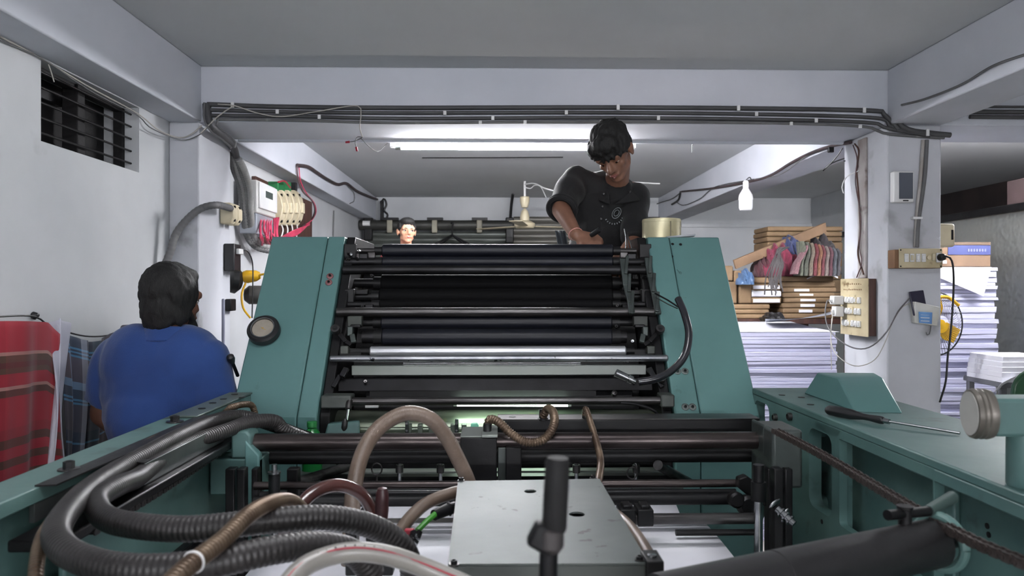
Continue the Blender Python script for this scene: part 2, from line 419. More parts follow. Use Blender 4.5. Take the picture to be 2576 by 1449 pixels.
# ------------------------------------------------------------------ the printing press
def slope_at(py, off=0.0):
    """point (Y, z) on the sloping front of the press for a picture row, moved back by off"""
    k = (724.5 - py) / FPX * 0.998
    Y = (2.9 - 0.725 * 0.2) / (1 - 0.725 * k) + off
    return Y, CZ + k * Y
SX0, SX1, SX2 = 0.592, 0.658, 0.876     # inner edge, seam, outer edge of the side housings
press = thing('printing_press', 'teal offset printing press with a slanted bank of dark ink rollers', 'printing press', (0, 2.9, 0))
prof = lambda g=0.0: [(2.447 - g, 0.02), (2.447 - g, CZ - 0.425), (2.9 - g * 0.8, CZ + 0.2), (3.34, CZ + 0.2), (3.34, 0.02)]
def house(x0, x1, g, name, m=teal):
    b = MB().prism([(x0, y, z) for y, z in prof(g)], (x1 - x0, 0, 0)); return b.build(name, m, press, bevel=0.005)
sp_l = house(-SX2, -SX1 - 0.002, 0.0, 'side_cover'); house(-SX1 + 0.001, -SX0, 0.005, 'edge_strip')
sp_r = house(SX1 + 0.022, SX2, 0.0, 'side_cover'); house(SX0, SX1 + 0.019, 0.005, 'edge_strip')
# dark inner cheek plates carrying the roller ends
for s in (-1, 1):
    MB().prism([(s * 0.555, y + 0.02, z) for y, z in prof(0)], (s * 0.034, 0, 0)).build('cheek_plate', black_m, press, bevel=0.004)
# gauge on the left cover
def slope_n(): return V(0, -0.625, 0.453).normalized()   # outward normal of the sloping front
def on_cover(px, py):
    Y, z = slope_at(py); return at(px, py, Y)
n_s = V(0, -1, 0.725).normalized()
g = on_cover(667, 838)
dial = MB().lathe([(0.0, 0), (0.050, 0), (0.056, 0.006), (0.056, 0.03), (0.050, 0.036), (0.038, 0.036), (0.038, 0.030), (0.0, 0.030)], g, n_s, 36).build('pressure_gauge', black_p, press)
MB().lathe([(0.0375, 0.030), (0.0385, 0.0385), (0.0415, 0.0385), (0.0425, 0.0355), (0.0375, 0.030)], g, n_s, 36).build('bezel', steel, dial)
MB().lathe([(0.0, 0.0302), (0.037, 0.0302), (0.037, 0.032), (0.0, 0.032)], g, n_s, 36).build('dial_face', pm('dial_paper', (150, 142, 130), (128, 120, 110), 20, 0.5), dial)
nd = MB(); c = g + n_s * 0.034; nd.box(c + V(0.006, -0.002, -0.004), (0.026, 0.0015, 0.002), (0, 0.5, 0)); nd.ball(c, 0.003, 8, 6); nd.build('needle', pm('brass', (190, 160, 100), (170, 140, 84), 8, 0.3, 0.9), dial)
def bolt(px, py, r=0.013, par=press, m=iron, ring=None, yfun=None):
    p = on_cover(px, py) + n_s * 0.004 if yfun is None else yfun
    o = MB().lathe([(0, 0), (r, 0), (r, 0.004), (r * 0.8, 0.006), (r * 0.8, 0.003), (r * 0.45, 0.003), (r * 0.45, 0.007), (0, 0.007)], p, n_s, 20).build('bolt', ring or iron, par)
    MB().lathe([(0, 0.0072), (r * 0.42, 0.0072), (r * 0.38, 0.0095), (0, 0.0095)], p, n_s, 6).build('bolt_head', m, o)
    return o
pinkish = pm('red_oxide', (150, 104, 106), (118, 78, 82), 30, 0.55, 0.2)
for q in ((831, 697), (828, 713)): bolt(*q, ring=pinkish)
for q in ((1703, 936), (1722, 936), (1723, 1026), (1741, 1026)): bolt(*q, ring=pm('washer_grey', (126, 134, 132), (104, 112, 110), 20, 0.5, 0.3))
# small pen scribble on the right cover
sc = on_cover(1708, 684) + n_s * 0.001
sq = [sc + V(-0.010, 0, 0.008), sc + V(-0.004, -0.001, 0.004), sc + V(0.002, -0.003, -0.006), sc + V(0.007, -0.004, -0.010), sc + V(0.008, -0.002, -0.003), sc + V(0.002, -0.001, 0.0)]
hose_mesh([p + n_s * 0.0005 for p in sq], 0.0006, n=5, step=0.002)[0].build('pen_scribble', black_p, press)
for q in ((1692, 614), (1712, 615), (1690, 645)):
    p = on_cover(*q); MB().lathe([(0, 0), (0.006, 0), (0.006, 0.0008), (0, 0.0008)], p, n_s, 9).build('paint_chip', black_m, press)

def roller(name, py, rpx, x0, x1, m, off=0.03, sx0=None, sx1=None, sr=0.5, sm=iron, n=32):
    Y, z = slope_at(py, off); r = rpx / FPX * Y
    X0 = at(x0, py, Y).x; X1 = at(x1, py, Y).x
    e = 0.004
    b = MB(); b.tube([V(X0, Y, z), V(X0 + e, Y, z), V(X1 - e, Y, z), V(X1, Y, z)], [r - e, r, r, r - e], n)
    o = b.build(name, m, press)
    if sx0:
        S0 = at(sx0, py, Y).x; S1 = at(sx1, py, Y).x
        MB().cyl((S0, Y, z), (X0, Y, z), r * sr, n=16).build('shaft_end', sm, o)
        MB().cyl((X1, Y, z), (S1, Y, z), r * sr, n=16).build('shaft_end', sm, o)
        for q, sg in ((X0, -1), (X1, 1)):
            MB().cyl((q, Y, z), (q + sg * 0.03, Y, z), r * min(0.92, sr * 1.5), n=18).build('collar', black_m, o)
    return o
roller('ink_roller', 631, 17, 962, 1541, rubber, 0.045, 885, 1600, 0.42, iron_l)
Y, z = slope_at(617, 0.075)
MB().bx(at(964, 617, Y).x, at(1538, 617, Y).x, Y - 0.006, Y + 0.02, z - 0.012, z + 0.002).build('guard_blade', steel, press, bevel=0.001)
roller('ink_roller', 659, 13.5, 962, 1541, rubber, 0.03, 868, 1636, 0.7, iron)
roller('cross_bar', 679, 11.5, 862, 1632, iron, 0.01)
roller('ink_roller', 712, 22, 960, 1538, rubber_b, 0.13, 880, 1630, 0.5, black_m)
roller('ink_roller', 746, 20, 955, 1540, rubber_b, 0.10, 875, 1635, 0.5, black_m)
roller('ink_roller', 766, 12, 955, 1540, rubber_b, 0.06, 875, 1635, 0.6, black_m)
roller('cross_bar', 785, 11.5, 846, 1650, iron_l, 0.01)
roller('ink_roller', 812, 18, 960, 1538, rubber, 0.06, 900, 1590, 0.5, black_m)
roller('ink_roller', 848, 20.5, 962, 1538, rubber, 0.03, 912, 1575, 0.75, iron)
roller('chrome_roller', 884, 13, 931, 1574, chrome, 0.03, 870, 1600, 0.5, black_m)
roller('cross_bar', 902, 8.5, 830, 1680, steel_s, -0.005)
Y, z = slope_at(913, 0.035)
for k in range(3):
    zz = z + 0.006 - k * 0.006
    MB().bx(at(1015, 913, Y).x, at(1460, 913, Y).x, Y - 0.004 - k * 0.002, Y + 0.01, zz - 0.0018, zz + 0.0012).build('scraper_blade', steel, press)
def slat(name, y0, y1, x0, x1, m, off, depth=0.03, tilt=True):
    Y0, z0 = slope_at(y0, off); Y1, z1 = slope_at(y1, off)
    A0 = at(x0, y0, Y0).x; A1 = at(x1, y0, Y0).x; B0 = at(x0, y1, Y1).x; B1 = at(x1, y1, Y1).x
    if not tilt: Y0 = Y1
    return MB().hexa([V(B0, Y1, z1), V(B1, Y1, z1), V(B1, Y1 + depth, z1), V(B0, Y1 + depth, z1), V(A0, Y0, z0), V(A1, Y0, z0), V(A1, Y0 + depth, z0), V(A0, Y0 + depth, z0)]).build(name, m, press, bevel=0.003)
slat('ink_duct_blade', 919, 944, 884, 1626, silver, 0.02)
slat('duct_beam', 952, 984, 850, 1642, iron, 0.02)
slat('dark_plate', 985, 1001, 920, 1592, black_m, 0.05)
roller('cross_bar', 1009, 10, 880, 1665, iron_l, 0.0)
Y, z = slope_at(1008, -0.005)
for a, b_ in ((810, 886), (1660, 1694)):
    MB().bx(at(a, 1008, Y).x, at(b_, 1008, Y).x, Y - 0.02, Y + 0.05, z - 0.022, z + 0.02).build('bearing_block', pm('grey_casting', (92, 96, 92), (66, 70, 68), 9, 0.5, 0.3, bump=0.2), press, bevel=0.005)
# lever with black grip hanging from the block
p0 = at(876, 1030, Y - 0.03); p1 = at(869, 1075, Y - 0.05)
lv = MB().cyl(at(879, 1008, Y - 0.01), p0, 0.011, 0.010).build('release_lever', iron_l, press)
MB().cyl(p0, p1, 0.0042, n=10).build('lever_rod', steel, lv)
MB().lathe([(0, 0), (0.008, 0.001), (0.012, 0.02), (0.009, 0.042), (0.0045, 0.05), (0, 0.05)], at(866, 1092, Y - 0.06), (0.05, 0.1, 1), 18).build('grip', black_p, lv)
# black ball-headed lever outside the left housing
q0 = atx(598, 945, -SX2 - 0.02); q1 = atx(585, 912, -SX2 - 0.02)
lv = MB().cyl(q0, q1, 0.006, n=10).build('clutch_lever', iron, press)
MB().lathe([(0, 0), (0.008, 0), (0.013, 0.018), (0.012, 0.032), (0.005, 0.038), (0, 0.038)], q1, (q1 - q0), 16).build('grip', black_p, lv)
# mechanism between rollers and cheeks: brackets, links, knobs
def mech(pts, w, name='link_arm', m=iron, off=0.0):
    P = [V(at(a, b_, slope_at(b_, off)[0])) for a, b_ in pts]
    b = MB()
    for i in range(len(P) - 1):
        d = (P[i + 1] - P[i]); a = d.cross(n_s).normalized() * w; th = n_s * 0.006
        b.hexa([P[i] - a - th, P[i] + a - th, P[i + 1] + a - th, P[i + 1] - a - th, P[i] - a + th, P[i] + a + th, P[i + 1] + a + th, P[i + 1] - a + th])
    return b.build(name, m, press, bevel=0.002)
arm_m = pm('grey_green_steel', (84, 92, 90), (60, 66, 64), 9, 0.4, 0.5, bump=0.1)
mech([(1566, 652), (1575, 720), (1586, 760), (1590, 790)], 0.011, 'roller_hanger', arm_m, -0.02)
mech([(1578, 645), (1574, 690)], 0.006, 'roller_hanger', arm_m, -0.028)
mech([(1584, 690), (1582, 735)], 0.006, 'roller_hanger', arm_m, -0.028)
mech([(1592, 733), (1589, 790)], 0.006, 'roller_hanger', arm_m, -0.028)
mech([(1628, 650), (1636, 700), (1646, 740), (1656, 790)], 0.011, 'roller_hanger', arm_m, -0.012)
mech([(1637, 645), (1634, 688)], 0.006, 'roller_hanger', arm_m, -0.02)
mech([(1646, 688), (1643, 735)], 0.006, 'roller_hanger', arm_m, -0.02)
mech([(1655, 735), (1653, 785)], 0.006, 'roller_hanger', arm_m, -0.02)
for s, base in ((0, 0), (1, 1)):
    X = (lambda a: a) if s == 0 else (lambda a: 2504 - a)
    def blk(x, y, w, h, name='bracket', m=black_m, off=0.0, d=0.03):
        Yb, zb = slope_at(y, off); c = at(X(x), y, Yb); k = Yb / FPX
        return MB().box(c, (w * k, d, h * k)).build(name, m, press, bevel=0.003)
    blk(894, 808, 36, 26, 'bracket', pm('grey_casting_d', (64, 68, 64), (46, 48, 46), 9, 0.5, 0.3)); blk(882, 833, 14, 24, 'bracket', arm_m); blk(896, 820, 26, 8, 'bracket', iron)
    blk(882, 632, 30, 36, 'bracket', black_m, 0.02); blk(915, 645, 22, 14, 'bracket', iron, 0.03, 0.02); blk(935, 642, 20, 16, 'nut', iron_l, 0.05, 0.02)
    blk(905, 735, 44, 12, 'bracket', iron, 0.08); blk(880, 745, 24, 36, 'bracket', black_m, 0.05); blk(930, 770, 20, 10, 'bracket', iron, 0.05)
    blk(890, 888, 70, 20, 'bracket', black_m, 0.04); blk(868, 880, 20, 20, 'bracket', pm('grey_casting_e', (88, 92, 86), (60, 64, 60), 9, 0.5, 0.3), 0.0)
    mech([(X(846), 832), (X(870), 860), (X(884), 868)], 0.008, 'link_arm', iron, -0.01)
    mech([(X(886), 842), (X(890), 862)], 0.009, 'link_arm', arm_m, -0.012)
    mech([(X(860), 948), (X(872), 926)], 0.010, 'link_arm', iron, -0.005)
    mech([(X(838), 975), (X(856), 945)], 0.008, 'link_arm', iron, 0.01)
    p = at(X(845), 833, slope_at(833, -0.02)[0])
    kn = MB().lathe([(0, 0), (0.0155, 0), (0.0165, 0.004), (0.0165, 0.016), (0.0155, 0.02), (0, 0.02)], p, n_s, 24).build('adjusting_knob', iron_l, press)
    MB().lathe([(0, 0.0202), (0.009, 0.0202), (0.009, 0.022), (0.005, 0.022), (0.005, 0.0245), (0, 0.0245)], p, n_s, 18).build('knob_centre', black_p, kn)
    for j in range(9):                    # small oily nuts and pins around the roller ends
        a = X(880 + R.uniform(-4, 74)); b_ = R.choice([628, 642, 655, 700, 728, 772, 800, 826, 862, 905, 965]) + R.uniform(-5, 5)
        pp = at(a, b_, slope_at(b_, 0.015)[0])
        MB().lathe([(0, 0), (0.006, 0), (0.006, 0.012), (0.003, 0.012), (0.003, 0.02), (0, 0.02)], pp, V(R.uniform(-.6, .6), -1, R.uniform(0, .8)), 6).build('nut', R.choice([iron, iron_l, steel]), press)
# nut with hoop at the right end of the chrome roller and the round stud
for q, r in (((1545, 991), 0.011), ((1666, 957), 0.010)):
    MB().lathe([(0, 0), (r, 0), (r * 0.8, 0.01), (0, 0.013)], at(q[0], q[1], slope_at(q[1], -0.005)[0]), n_s, 16).build('stud', iron_l, press)
MB().box(at(936, 1021, slope_at(1021, 0.06)[0]), (0.045, 0.02, 0.012)).build('white_tag', white_p, press, bevel=0.002)
# inspection tube inside, plate cylinder with lit gripper row below it
Y = 2.52
tl0 = at(1150, 1016, Y); tl1 = at(1428, 1017, Y)
il = MB().cyl(tl0, tl1, 0.008, n=14).build('inspection_tube', emission('press_tube_glow', (226, 255, 232), TUBE_PRESS), press)
for q, sg in ((tl0, -1), (tl1, 1)):
    MB().cyl(q, q + V(sg * 0.012, 0, 0), 0.0085, n=14).build('tube_cap', white_p, il)
MB().bx(tl0.x - 0.3, tl1.x + 0.1, Y + 0.02, Y + 0.03, tl0.z - 0.01, tl0.z + 0.06).build('tube_reflector', black_m, press)
brassy = pm('plate_cylinder', (152, 160, 142), (118, 128, 114), 6, 0.34, 0.8, bump=0.06, spots=((170, 170, 120), 10, 0.62, 0.1), stretch=(0.5, 5, 5))
c = at(1250, 1072, 2.56)
MB().cyl((-0.56, 2.60, c.z - 0.035), (0.56, 2.60, c.z - 0.035), 0.085, n=48).build('plate_cylinder', brassy, press)
MB().cyl((-0.56, 2.45, at(1250, 1080, 2.45).z), (0.3, 2.45, at(1250, 1080, 2.45).z), 0.009, n=14).build('gripper_shaft', brassy, press)
for k in range(11):
    px = 1030 + k * 27.5
    if px > 1330: break
    p = at(px, 1078, 2.44)
    MB().box(p, (0.016, 0.03, 0.030)).build('gripper', pm('gripper_grey', (130, 140, 128), (96, 104, 96), 12, 0.4, 0.5), press, bevel=0.002)
for px in (1024, 1149):
    p = at(px, 1072, 2.42); ga = MB().box(p, (0.012, 0.012, 0.048)).build('gripper_arm', arm_m, press, bevel=0.003)
    for dz in (-0.013, 0.010): MB().lathe([(0, 0), (0.004, 0), (0.004, 0.004), (0, 0.004)], p + V(0, -0.006, dz), (0, -1, 0), 10).build('screw', steel, ga)
mint = pm('mint_plastic', (132, 214, 182), (112, 196, 164), 8, 0.4)
p = at(1194, 1084, 2.25)
MB().prism([p + V(-0.017, 0, -0.018), p + V(-0.007, 0, -0.018), p + V(-0.005, 0, -0.013), p + V(0.005, 0, -0.013), p + V(0.007, 0, -0.018), p + V(0.017, 0, -0.018), p + V(0.013, 0, 0.004), p + V(0.012, 0, 0.018), p + V(0.008, 0, 0.022), p + V(-0.008, 0, 0.022), p + V(-0.012, 0, 0.018), p + V(-0.013, 0, 0.004)], (0, 0.02, 0)).build('clip', mint, press, bevel=0.002)
# teal casting at the left foot of the roller bank and dark inner back plate
MB().hexa([at(815, 1100, 2.4), at(905, 1100, 2.4), at(905, 1100, 2.5), at(815, 1100, 2.5), at(825, 1066, 2.42), at(905, 1058, 2.42), at(905, 1056, 2.52), at(825, 1062, 2.52)]).build('foot_casting', teal_d, press, bevel=0.006)
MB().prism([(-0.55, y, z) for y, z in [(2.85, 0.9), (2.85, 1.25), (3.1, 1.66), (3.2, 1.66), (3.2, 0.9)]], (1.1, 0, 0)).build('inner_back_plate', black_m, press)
# catwalk behind the rollers that the men stand on
cw = MB().bx(-0.85, 0.85, 3.36, 5.7, 0.60, 0.65).build('catwalk', iron, press, bevel=0.004)
for x in (-0.8, 0.8):
    for y in (3.45, 4.5, 5.6): MB().bx(x - 0.03, x + 0.03, y - 0.03, y + 0.03, 0, 0.6).build('catwalk_post', iron, cw)
# added fill tube with its tray and stands, hidden behind the rollers
MB().cyl((-0.55, 3.95, 1.50), (0.55, 3.95, 1.50), 0.013, n=14).build('fill_tube', emission('delivery_glow', (255, 246, 232), FILL_BOY), press)
MB().bx(-0.60, 0.60, 3.91, 4.00, 1.44, 1.47).build('fill_tray', iron, press)
for x in (-0.58, 0.58): MB().bx(x - 0.02, x + 0.02, 3.93, 3.97, 0.65, 1.52).build('fill_stand', iron, press)
# feed table, cross tubes and side frames of the sheet feeder
feeder = thing('sheet_feeder', 'teal sheet feeder frame with steel cross tubes in front of the rollers', 'printing press', (0, 1.6, 0))
RZ = CZ - 0.34
def fb(name, m, *b, bevel=0.004, par=None): return MB().bx(*b).build(name, m, par or feeder, bevel=bevel)
# left side frame
xo = atx(587, 985, -0.872).x; LX0, LX1 = -0.872, -0.785
lf = MB(); lf.bx(LX0, LX1, 0.25, 2.38, RZ - 0.028, RZ); lfo = lf.build('left_flange', teal_d, feeder, bevel=0.003)
fb('side_web', teal_d, LX0 + 0.01, LX0 + 0.04, 0.25, 2.38, 0.25, RZ - 0.03)
for px, py in ((508, 1028), (535, 1014), (562, 1004), (590, 992), (610, 1000)):
    p = atz(px, py, RZ + 0.0062); MB().lathe([(0, 0), (0.010, 0), (0.010, 0.0012), (0, 0.0012)], p, (0, 0, 1), 18).build('bolt_hole', black_m, lfo)
MB().bx(LX0 + 0.015, LX1 + 0.002, 1.95, 2.385, RZ + 0.0005, RZ + 0.006).build('top_plate', pm('plate_greygreen', (104, 118, 114), (84, 96, 92), 5, 0.4, 0.3), feeder, bevel=0.002)
def hexbolt(p, r=0.011, par=feeder, m=iron):
    o = MB().lathe([(0, 0), (r * 1.9, 0), (r * 1.9, 0.003), (0, 0.003)], p, (0, 0, 1), 18).build('washer', iron_l, par)
    MB().lathe([(0, 0.003), (r, 0.003), (r, 0.016), (r * 0.5, 0.018), (0, 0.018)], p, (0, 0, 1), 6).build('bolt_head', m, o)
hexbolt(atz(440, 1062, RZ)); hexbolt(atz(173, 1182, RZ), 0.010)
# hose tray hung from the flange
tray = MB(); tx = -0.722; ty0, ty1 = 1.53, 1.97; tz0, tz1 = CZ - 0.402, CZ - 0.360
tray.bx(tx - 0.002, tx + 0.002, ty0, ty1, tz0, tz1); tray.bx(tx - 0.10, tx, ty0, ty1, tz0 - 0.003, tz0)
tray.bx(-0.80, -0.79, 1.28, 2.0, tz0, RZ - 0.004)
tro = tray.build('hose_tray', pm('tray_steel', (108, 112, 110), (84, 88, 88), 5, 0.35, 0.7, bump=0.05), feeder, bevel=0.001)
MB().prism([V(tx, ty0, tz1), V(tx - 0.055, ty0 + 0.01, tz1 + 0.004), V(tx - 0.055, ty0 + 0.03, tz1 + 0.004), V(tx, ty0 + 0.03, tz1)], (0, 0, 0.002)).build('tray_tab', iron, tro)
MB().prism([V(-0.79, 1.28, RZ), V(-0.765, 1.30, RZ - 0.004), V(-0.755, 1.98, RZ - 0.004), V(-0.79, 2.0, RZ)], (0, 0, 0.003)).build('tray_cover', iron, tro)
fb('inner_web', teal_d, -0.775, -0.762, 1.32, 2.08, 0.9, CZ - 0.43)
fb('inner_beam', iron, -0.785, -0.70, 1.2, 2.15, CZ - 0.425, CZ - 0.405)
fb('inner_web', teal_d, -0.80, -0.765, 0.5, 1.35, 0.6, CZ - 0.52)
fb('lower_rib', black_m, -0.79, -0.74, 0.5, 1.9, 0.85, 0.93)
# left bracket that carries the main tube
fb('tube_bracket', teal_d, -0.755, -0.625, 1.96, 2.05, CZ - 0.545, CZ - 0.45)
MB().prism([V(-0.70, 1.96, CZ - 0.45), V(-0.648, 1.96, CZ - 0.45), V(-0.648, 1.96, CZ - 0.388), V(-0.66, 1.96, CZ - 0.376), V(-0.70, 1.96, CZ - 0.376)], (0, 0.07, 0)).build('bracket_cap', teal_d, feeder, bevel=0.006)
MB().prism([V(-0.662, 1.955, CZ - 0.61), V(-0.625, 1.955, CZ - 0.57), V(-0.625, 1.955, CZ - 0.44), V(-0.662, 1.955, CZ - 0.40)], (0, 0.03, 0)).build('bracket_plate', teal, feeder, bevel=0.004)
# right side frame
RX = 0.868
rf = MB(); rf.bx(RX, 1.205, 0.25, 2.50, RZ - 0.02, RZ); rfo = rf.build('right_flange', teal_d, feeder, bevel=0.004)
MB().bx(RX, RX + 0.012, 0.25, 2.0, RZ - 0.045, RZ - 0.019).build('flange_lip', teal_d, rfo, bevel=0.003)
fb('side_web', teal_d, RX + 0.085, RX + 0.12, 0.25, 2.06, 0.3, RZ - 0.02)
# front part of the frame wall with two rounded pockets
def rounded(y0, y1, z0, z1, r, n=5):
    pts = []
    for cy, cz, a0 in ((y1 - r, z1 - r, 0), (y0 + r, z1 - r, 90), (y0 + r, z0 + r, 180), (y1 - r, z0 + r, 270)):
        for k in range(n + 1):
            a = math.radians(a0 + 90 * k / n); pts.append((cy + r * math.cos(a), cz + r * math.sin(a)))
    return pts
def plate_with_pocket(x0, x1, Y0, Y1, Z0, Z1, pocket, name, m):
    """wall plate in the YZ plane with a rounded opening (ring of quads between outline and pocket)"""
    n = len(pocket); out = []
    cy = sum(p[0] for p in pocket) / n; cz = sum(p[1] for p in pocket) / n
    for y, z in pocket:
        dy, dz = y - cy, z - cz; t = 1e9
        if dy > 1e-9: t = min(t, (Y1 - cy) / dy)
        if dy < -1e-9: t = min(t, (Y0 - cy) / dy)
        if dz > 1e-9: t = min(t, (Z1 - cz) / dz)
        if dz < -1e-9: t = min(t, (Z0 - cz) / dz)
        out.append((cy + dy * t, cz + dz * t))
    for yy, zz in ((Y0, Z0), (Y0, Z1), (Y1, Z0), (Y1, Z1)):
        i = min(range(n), key=lambda j: (out[j][0] - yy) ** 2 + (out[j][1] - zz) ** 2); out[i] = (yy, zz)
    b = MB(); vs = []
    for x in (x0, x1):
        vs += [V(x, y, z) for y, z in pocket] + [V(x, y, z) for y, z in out]
    fs = []
    for i in range(n):
        j = (i + 1) % n
        fs.append((i, j, n + j, n + i)); fs.append((2 * n + i, 3 * n + i, 3 * n + j, 2 * n + j))
        fs.append((i, 2 * n + i, 2 * n + j, j)); fs.append((n + i, n + j, 3 * n + j, 3 * n + i))
    b.add(vs, fs); return b.build(name, m, feeder)
plate_with_pocket(RX, RX + 0.035, 2.30, 2.50, 0.75, RZ - 0.02, rounded(2.34, 2.475, RZ - 0.12, RZ - 0.035, 0.03), 'frame_plate', teal_d)
plate_with_pocket(RX, RX + 0.035, 1.86, 2.30, 0.75, RZ - 0.02, rounded(1.90, 2.04, CZ - 0.60, RZ - 0.045, 0.03), 'frame_plate', teal_d)
fb('pocket_back', teal_d, RX + 0.07, RX + 0.085, 1.5, 2.48, 0.3, RZ - 0.02)
plate_with_pocket(RX, RX + 0.02, 1.45, 1.86, 0.75, RZ - 0.02, rounded(1.455, 1.857, CZ - 0.60, RZ - 0.022, 0.01), 'frame_plate', teal_d)
def boss(px, py, r=0.024):
    p = atx(px, py, RX + 0.07); o = MB().lathe([(0, 0), (r, 0), (r, 0.03), (r * 0.85, 0.034), (r * 0.5, 0.034), (r * 0.5, 0.02), (0, 0.02)], p, (-1, 0, 0), 24).build('boss', teal_d, feeder); return o
boss(2072, 1078); boss(2074, 1265)
for px, py in ((1953, 1050), (1990, 1048)):
    p = atx(px, py, RX); MB().lathe([(0, 0), (0.012, 0), (0.012, 0.01), (0.008, 0.012), (0.008, 0.006), (0, 0.006)], p, (-1, 0, 0), 16).build('bolt', iron_l, feeder)
for px, py in ((2155, 1124), (2230, 1156), (2343, 1229), (2374, 1242), (2484, 1323), (2488, 1345), (2068, 1312)):
    p = atx(px, py, RX + 0.085) if px > 2100 else atx(px, py, RX); MB().lathe([(0, 0), (0.006, 0), (0.006, 0.0015), (0, 0.0015)], p, (-1, 0, 0), 12).build('bolt_hole', black_m, feeder)
for px, py in ((2016, 1000), (2039, 1018), (1967, 994)):
    p = atz(px, py, RZ); MB().lathe([(0, 0), (0.010, 0), (0.010, 0.0012), (0, 0.0012)], p, (0, 0, 1), 14).build('bolt_hole', black_m, rfo)
# hood on the flange
hz = RZ; h1 = RZ + 0.10
ha = atz(2022, 998, hz); hb = atz(2130, 1022, hz); hc = atz(2270, 1040, hz)
hood = MB().hexa([V(0.985, 2.02, hz), V(1.20, 1.99, hz), V(1.20, 2.42, hz), V(0.985, 2.42, hz), V(0.985, 2.19, h1), V(1.135, 2.16, h1), V(1.135, 2.36, h1), V(0.985, 2.36, h1)])
hood.v = []; hood.f = []
A = [atz(2022, 996, hz), atz(2152, 1040, hz), atz(2271, 1040, hz), atz(2110, 990, hz)]
hood.hexa([atz(2150, 1036, hz), atz(2272, 1040, hz), V(1.2, 2.40, hz), atz(2022, 990, hz), at(2108, 950, 2.17), at(2221, 950, 2.12), at(2200, 938, 2.36), at(2056, 937, 2.32)])
hood.build('belt_hood', teal, feeder, bevel=0.004)
# round gauge head on a green arm, right edge
bx_ = at(2520, 1050, 1.25)
arm = thing('counter_head', 'green pipe arm with a round grey dial bolted on the machine rail', 'gauge', (bx_.x + 0.03, 1.25, RZ))
dc = at(2440, 1040, 1.25); dax = V(-1, 0.2, 0).normalized(); rr = 0.043
MB().lathe([(0, 0), (rr * 0.95, 0), (rr, -0.006), (rr * 0.97, -0.010), (rr, -0.014), (rr * 0.97, -0.018), (rr, -0.022), (rr * 0.95, -0.03), (0, -0.03)], dc, dax, 40).build('dial_case', pm('dial_grey', (116, 110, 102), (92, 88, 82), 8, 0.4, 0.4), arm)
MB().lathe([(0, 0.0005), (rr * 0.86, 0.0005), (rr * 0.86, 0.002), (0, 0.002)], dc, dax, 36).build('dial_face', pm('dial_glass', (170, 168, 164), (150, 148, 144), 4, 0.15), arm)
MB().bx(dc.x + 0.028, dc.x + 0.25, 1.225, 1.285, dc.z - 0.036, dc.z + 0.028).build('arm_box', teal_d, arm, bevel=0.006)
MB().lathe([(0.022, 0), (0.024, 0.004), (0.0235, 0.097), (0, 0.097)], V(bx_.x + 0.035, 1.25, RZ), (0, 0, 1), 24).build('arm_post', teal_d, arm)
# cross tubes
TX0, TX1 = -0.66, 0.70
def xtube(name, py, rpx, Y, x0, x1, m, n=28):
    a = at(x0, py, Y); b_ = at(x1, py, Y); return MB().cyl(a, V(b_.x, Y, a.z), rpx / FPX * Y, n=n).build(name, m, feeder)
xtube('cross_tube', 1113, 22, 2.0, 638, 1926, tube_m, 36)
xtube('cross_tube', 1150, 18, 2.06, 640, 1926, black_m)
a0 = at(1252, 1055, 2.16); a1 = at(1906, 1058, 2.16)
cb = MB().bx(a0.x, a1.x, 2.14, 2.20, at(1300, 1092, 2.14).z, at(1300, 1057, 2.14).z).build('cross_beam', black_m, feeder, bevel=0.003)
MB().bx(a0.x, a1.x, 2.14, 2.23, at(1300, 1057, 2.14).z, at(1300, 1055, 2.14).z).build('beam_cap', iron_l, cb)
p = V(at(1289, 1056, 2.18).x, 2.18, at(1300, 1054.5, 2.14).z); MB().lathe([(0, 0), (0.010, 0), (0.010, 0.001), (0, 0.001)], p, (0, 0, 1), 18).build('bolt_hole', black_m, cb)
xtube('cross_tube', 1222, 10, 1.86, 640, 1852, tube_m)
xtube('cross_tube', 1245, 9, 1.92, 640, 1850, iron)
xtube('cross_tube', 1262, 14, 1.84, 640, 1845, black_m)
xtube('cross_tube', 1306, 14, 1.74, 1566, 1910, iron_l)
xtube('cross_tube', 1340, 8, 1.80, 1700, 1910, black_m)
# right block and its vertical rods
b0 = at(1960, 1080, 1.88)
MB().bx(at(1944, 1100, 1.88).x, at(2020, 1100, 1.88).x, 1.88, 2.02, at(1950, 1230, 1.88).z, at(1950, 1082, 1.88).z).build('end_block', pm('block_grey', (74, 82, 80), (56, 62, 60), 7, 0.45, 0.3, bump=0.1), feeder, bevel=0.008, seg=3)
MB().bx(at(1915, 1100, 1.96).x, at(1946, 1100, 1.9).x, 1.94, 2.04, at(1950, 1250, 1.94).z, at(1950, 1070, 1.94).z).build('end_block', pm('block_grey', (74, 82, 80)), feeder, bevel=0.006)
rp = at(1908, 1300, 1.72)
post = MB().cyl((rp.x, 1.72, 0.9), (rp.x, 1.72, at(1908, 1175, 1.72).z), 0.010, n=18).build('guide_post', steel, feeder)
MB().cyl((rp.x, 1.72, at(0, 1270, 1.72).z), (rp.x, 1.72, at(0, 1222, 1.72).z), 0.017, n=24).build('post_sleeve', black_m, post)
MB().cyl((rp.x, 1.72, at(0, 1222, 1.72).z), (rp.x, 1.72, at(0, 1178, 1.72).z), 0.0125, n=24).build('post_sleeve', iron, post)
lp = at(690, 1210, 1.78)
post = MB().cyl((lp.x, 1.78, 0.9), (lp.x, 1.78, at(690, 1168, 1.78).z), 0.0065, n=14).build('guide_post', steel, feeder)
MB().cyl((lp.x, 1.78, at(0, 1250, 1.78).z), (lp.x, 1.78, at(0, 1194, 1.78).z), 0.0135, n=24).build('post_sleeve', iron, post)
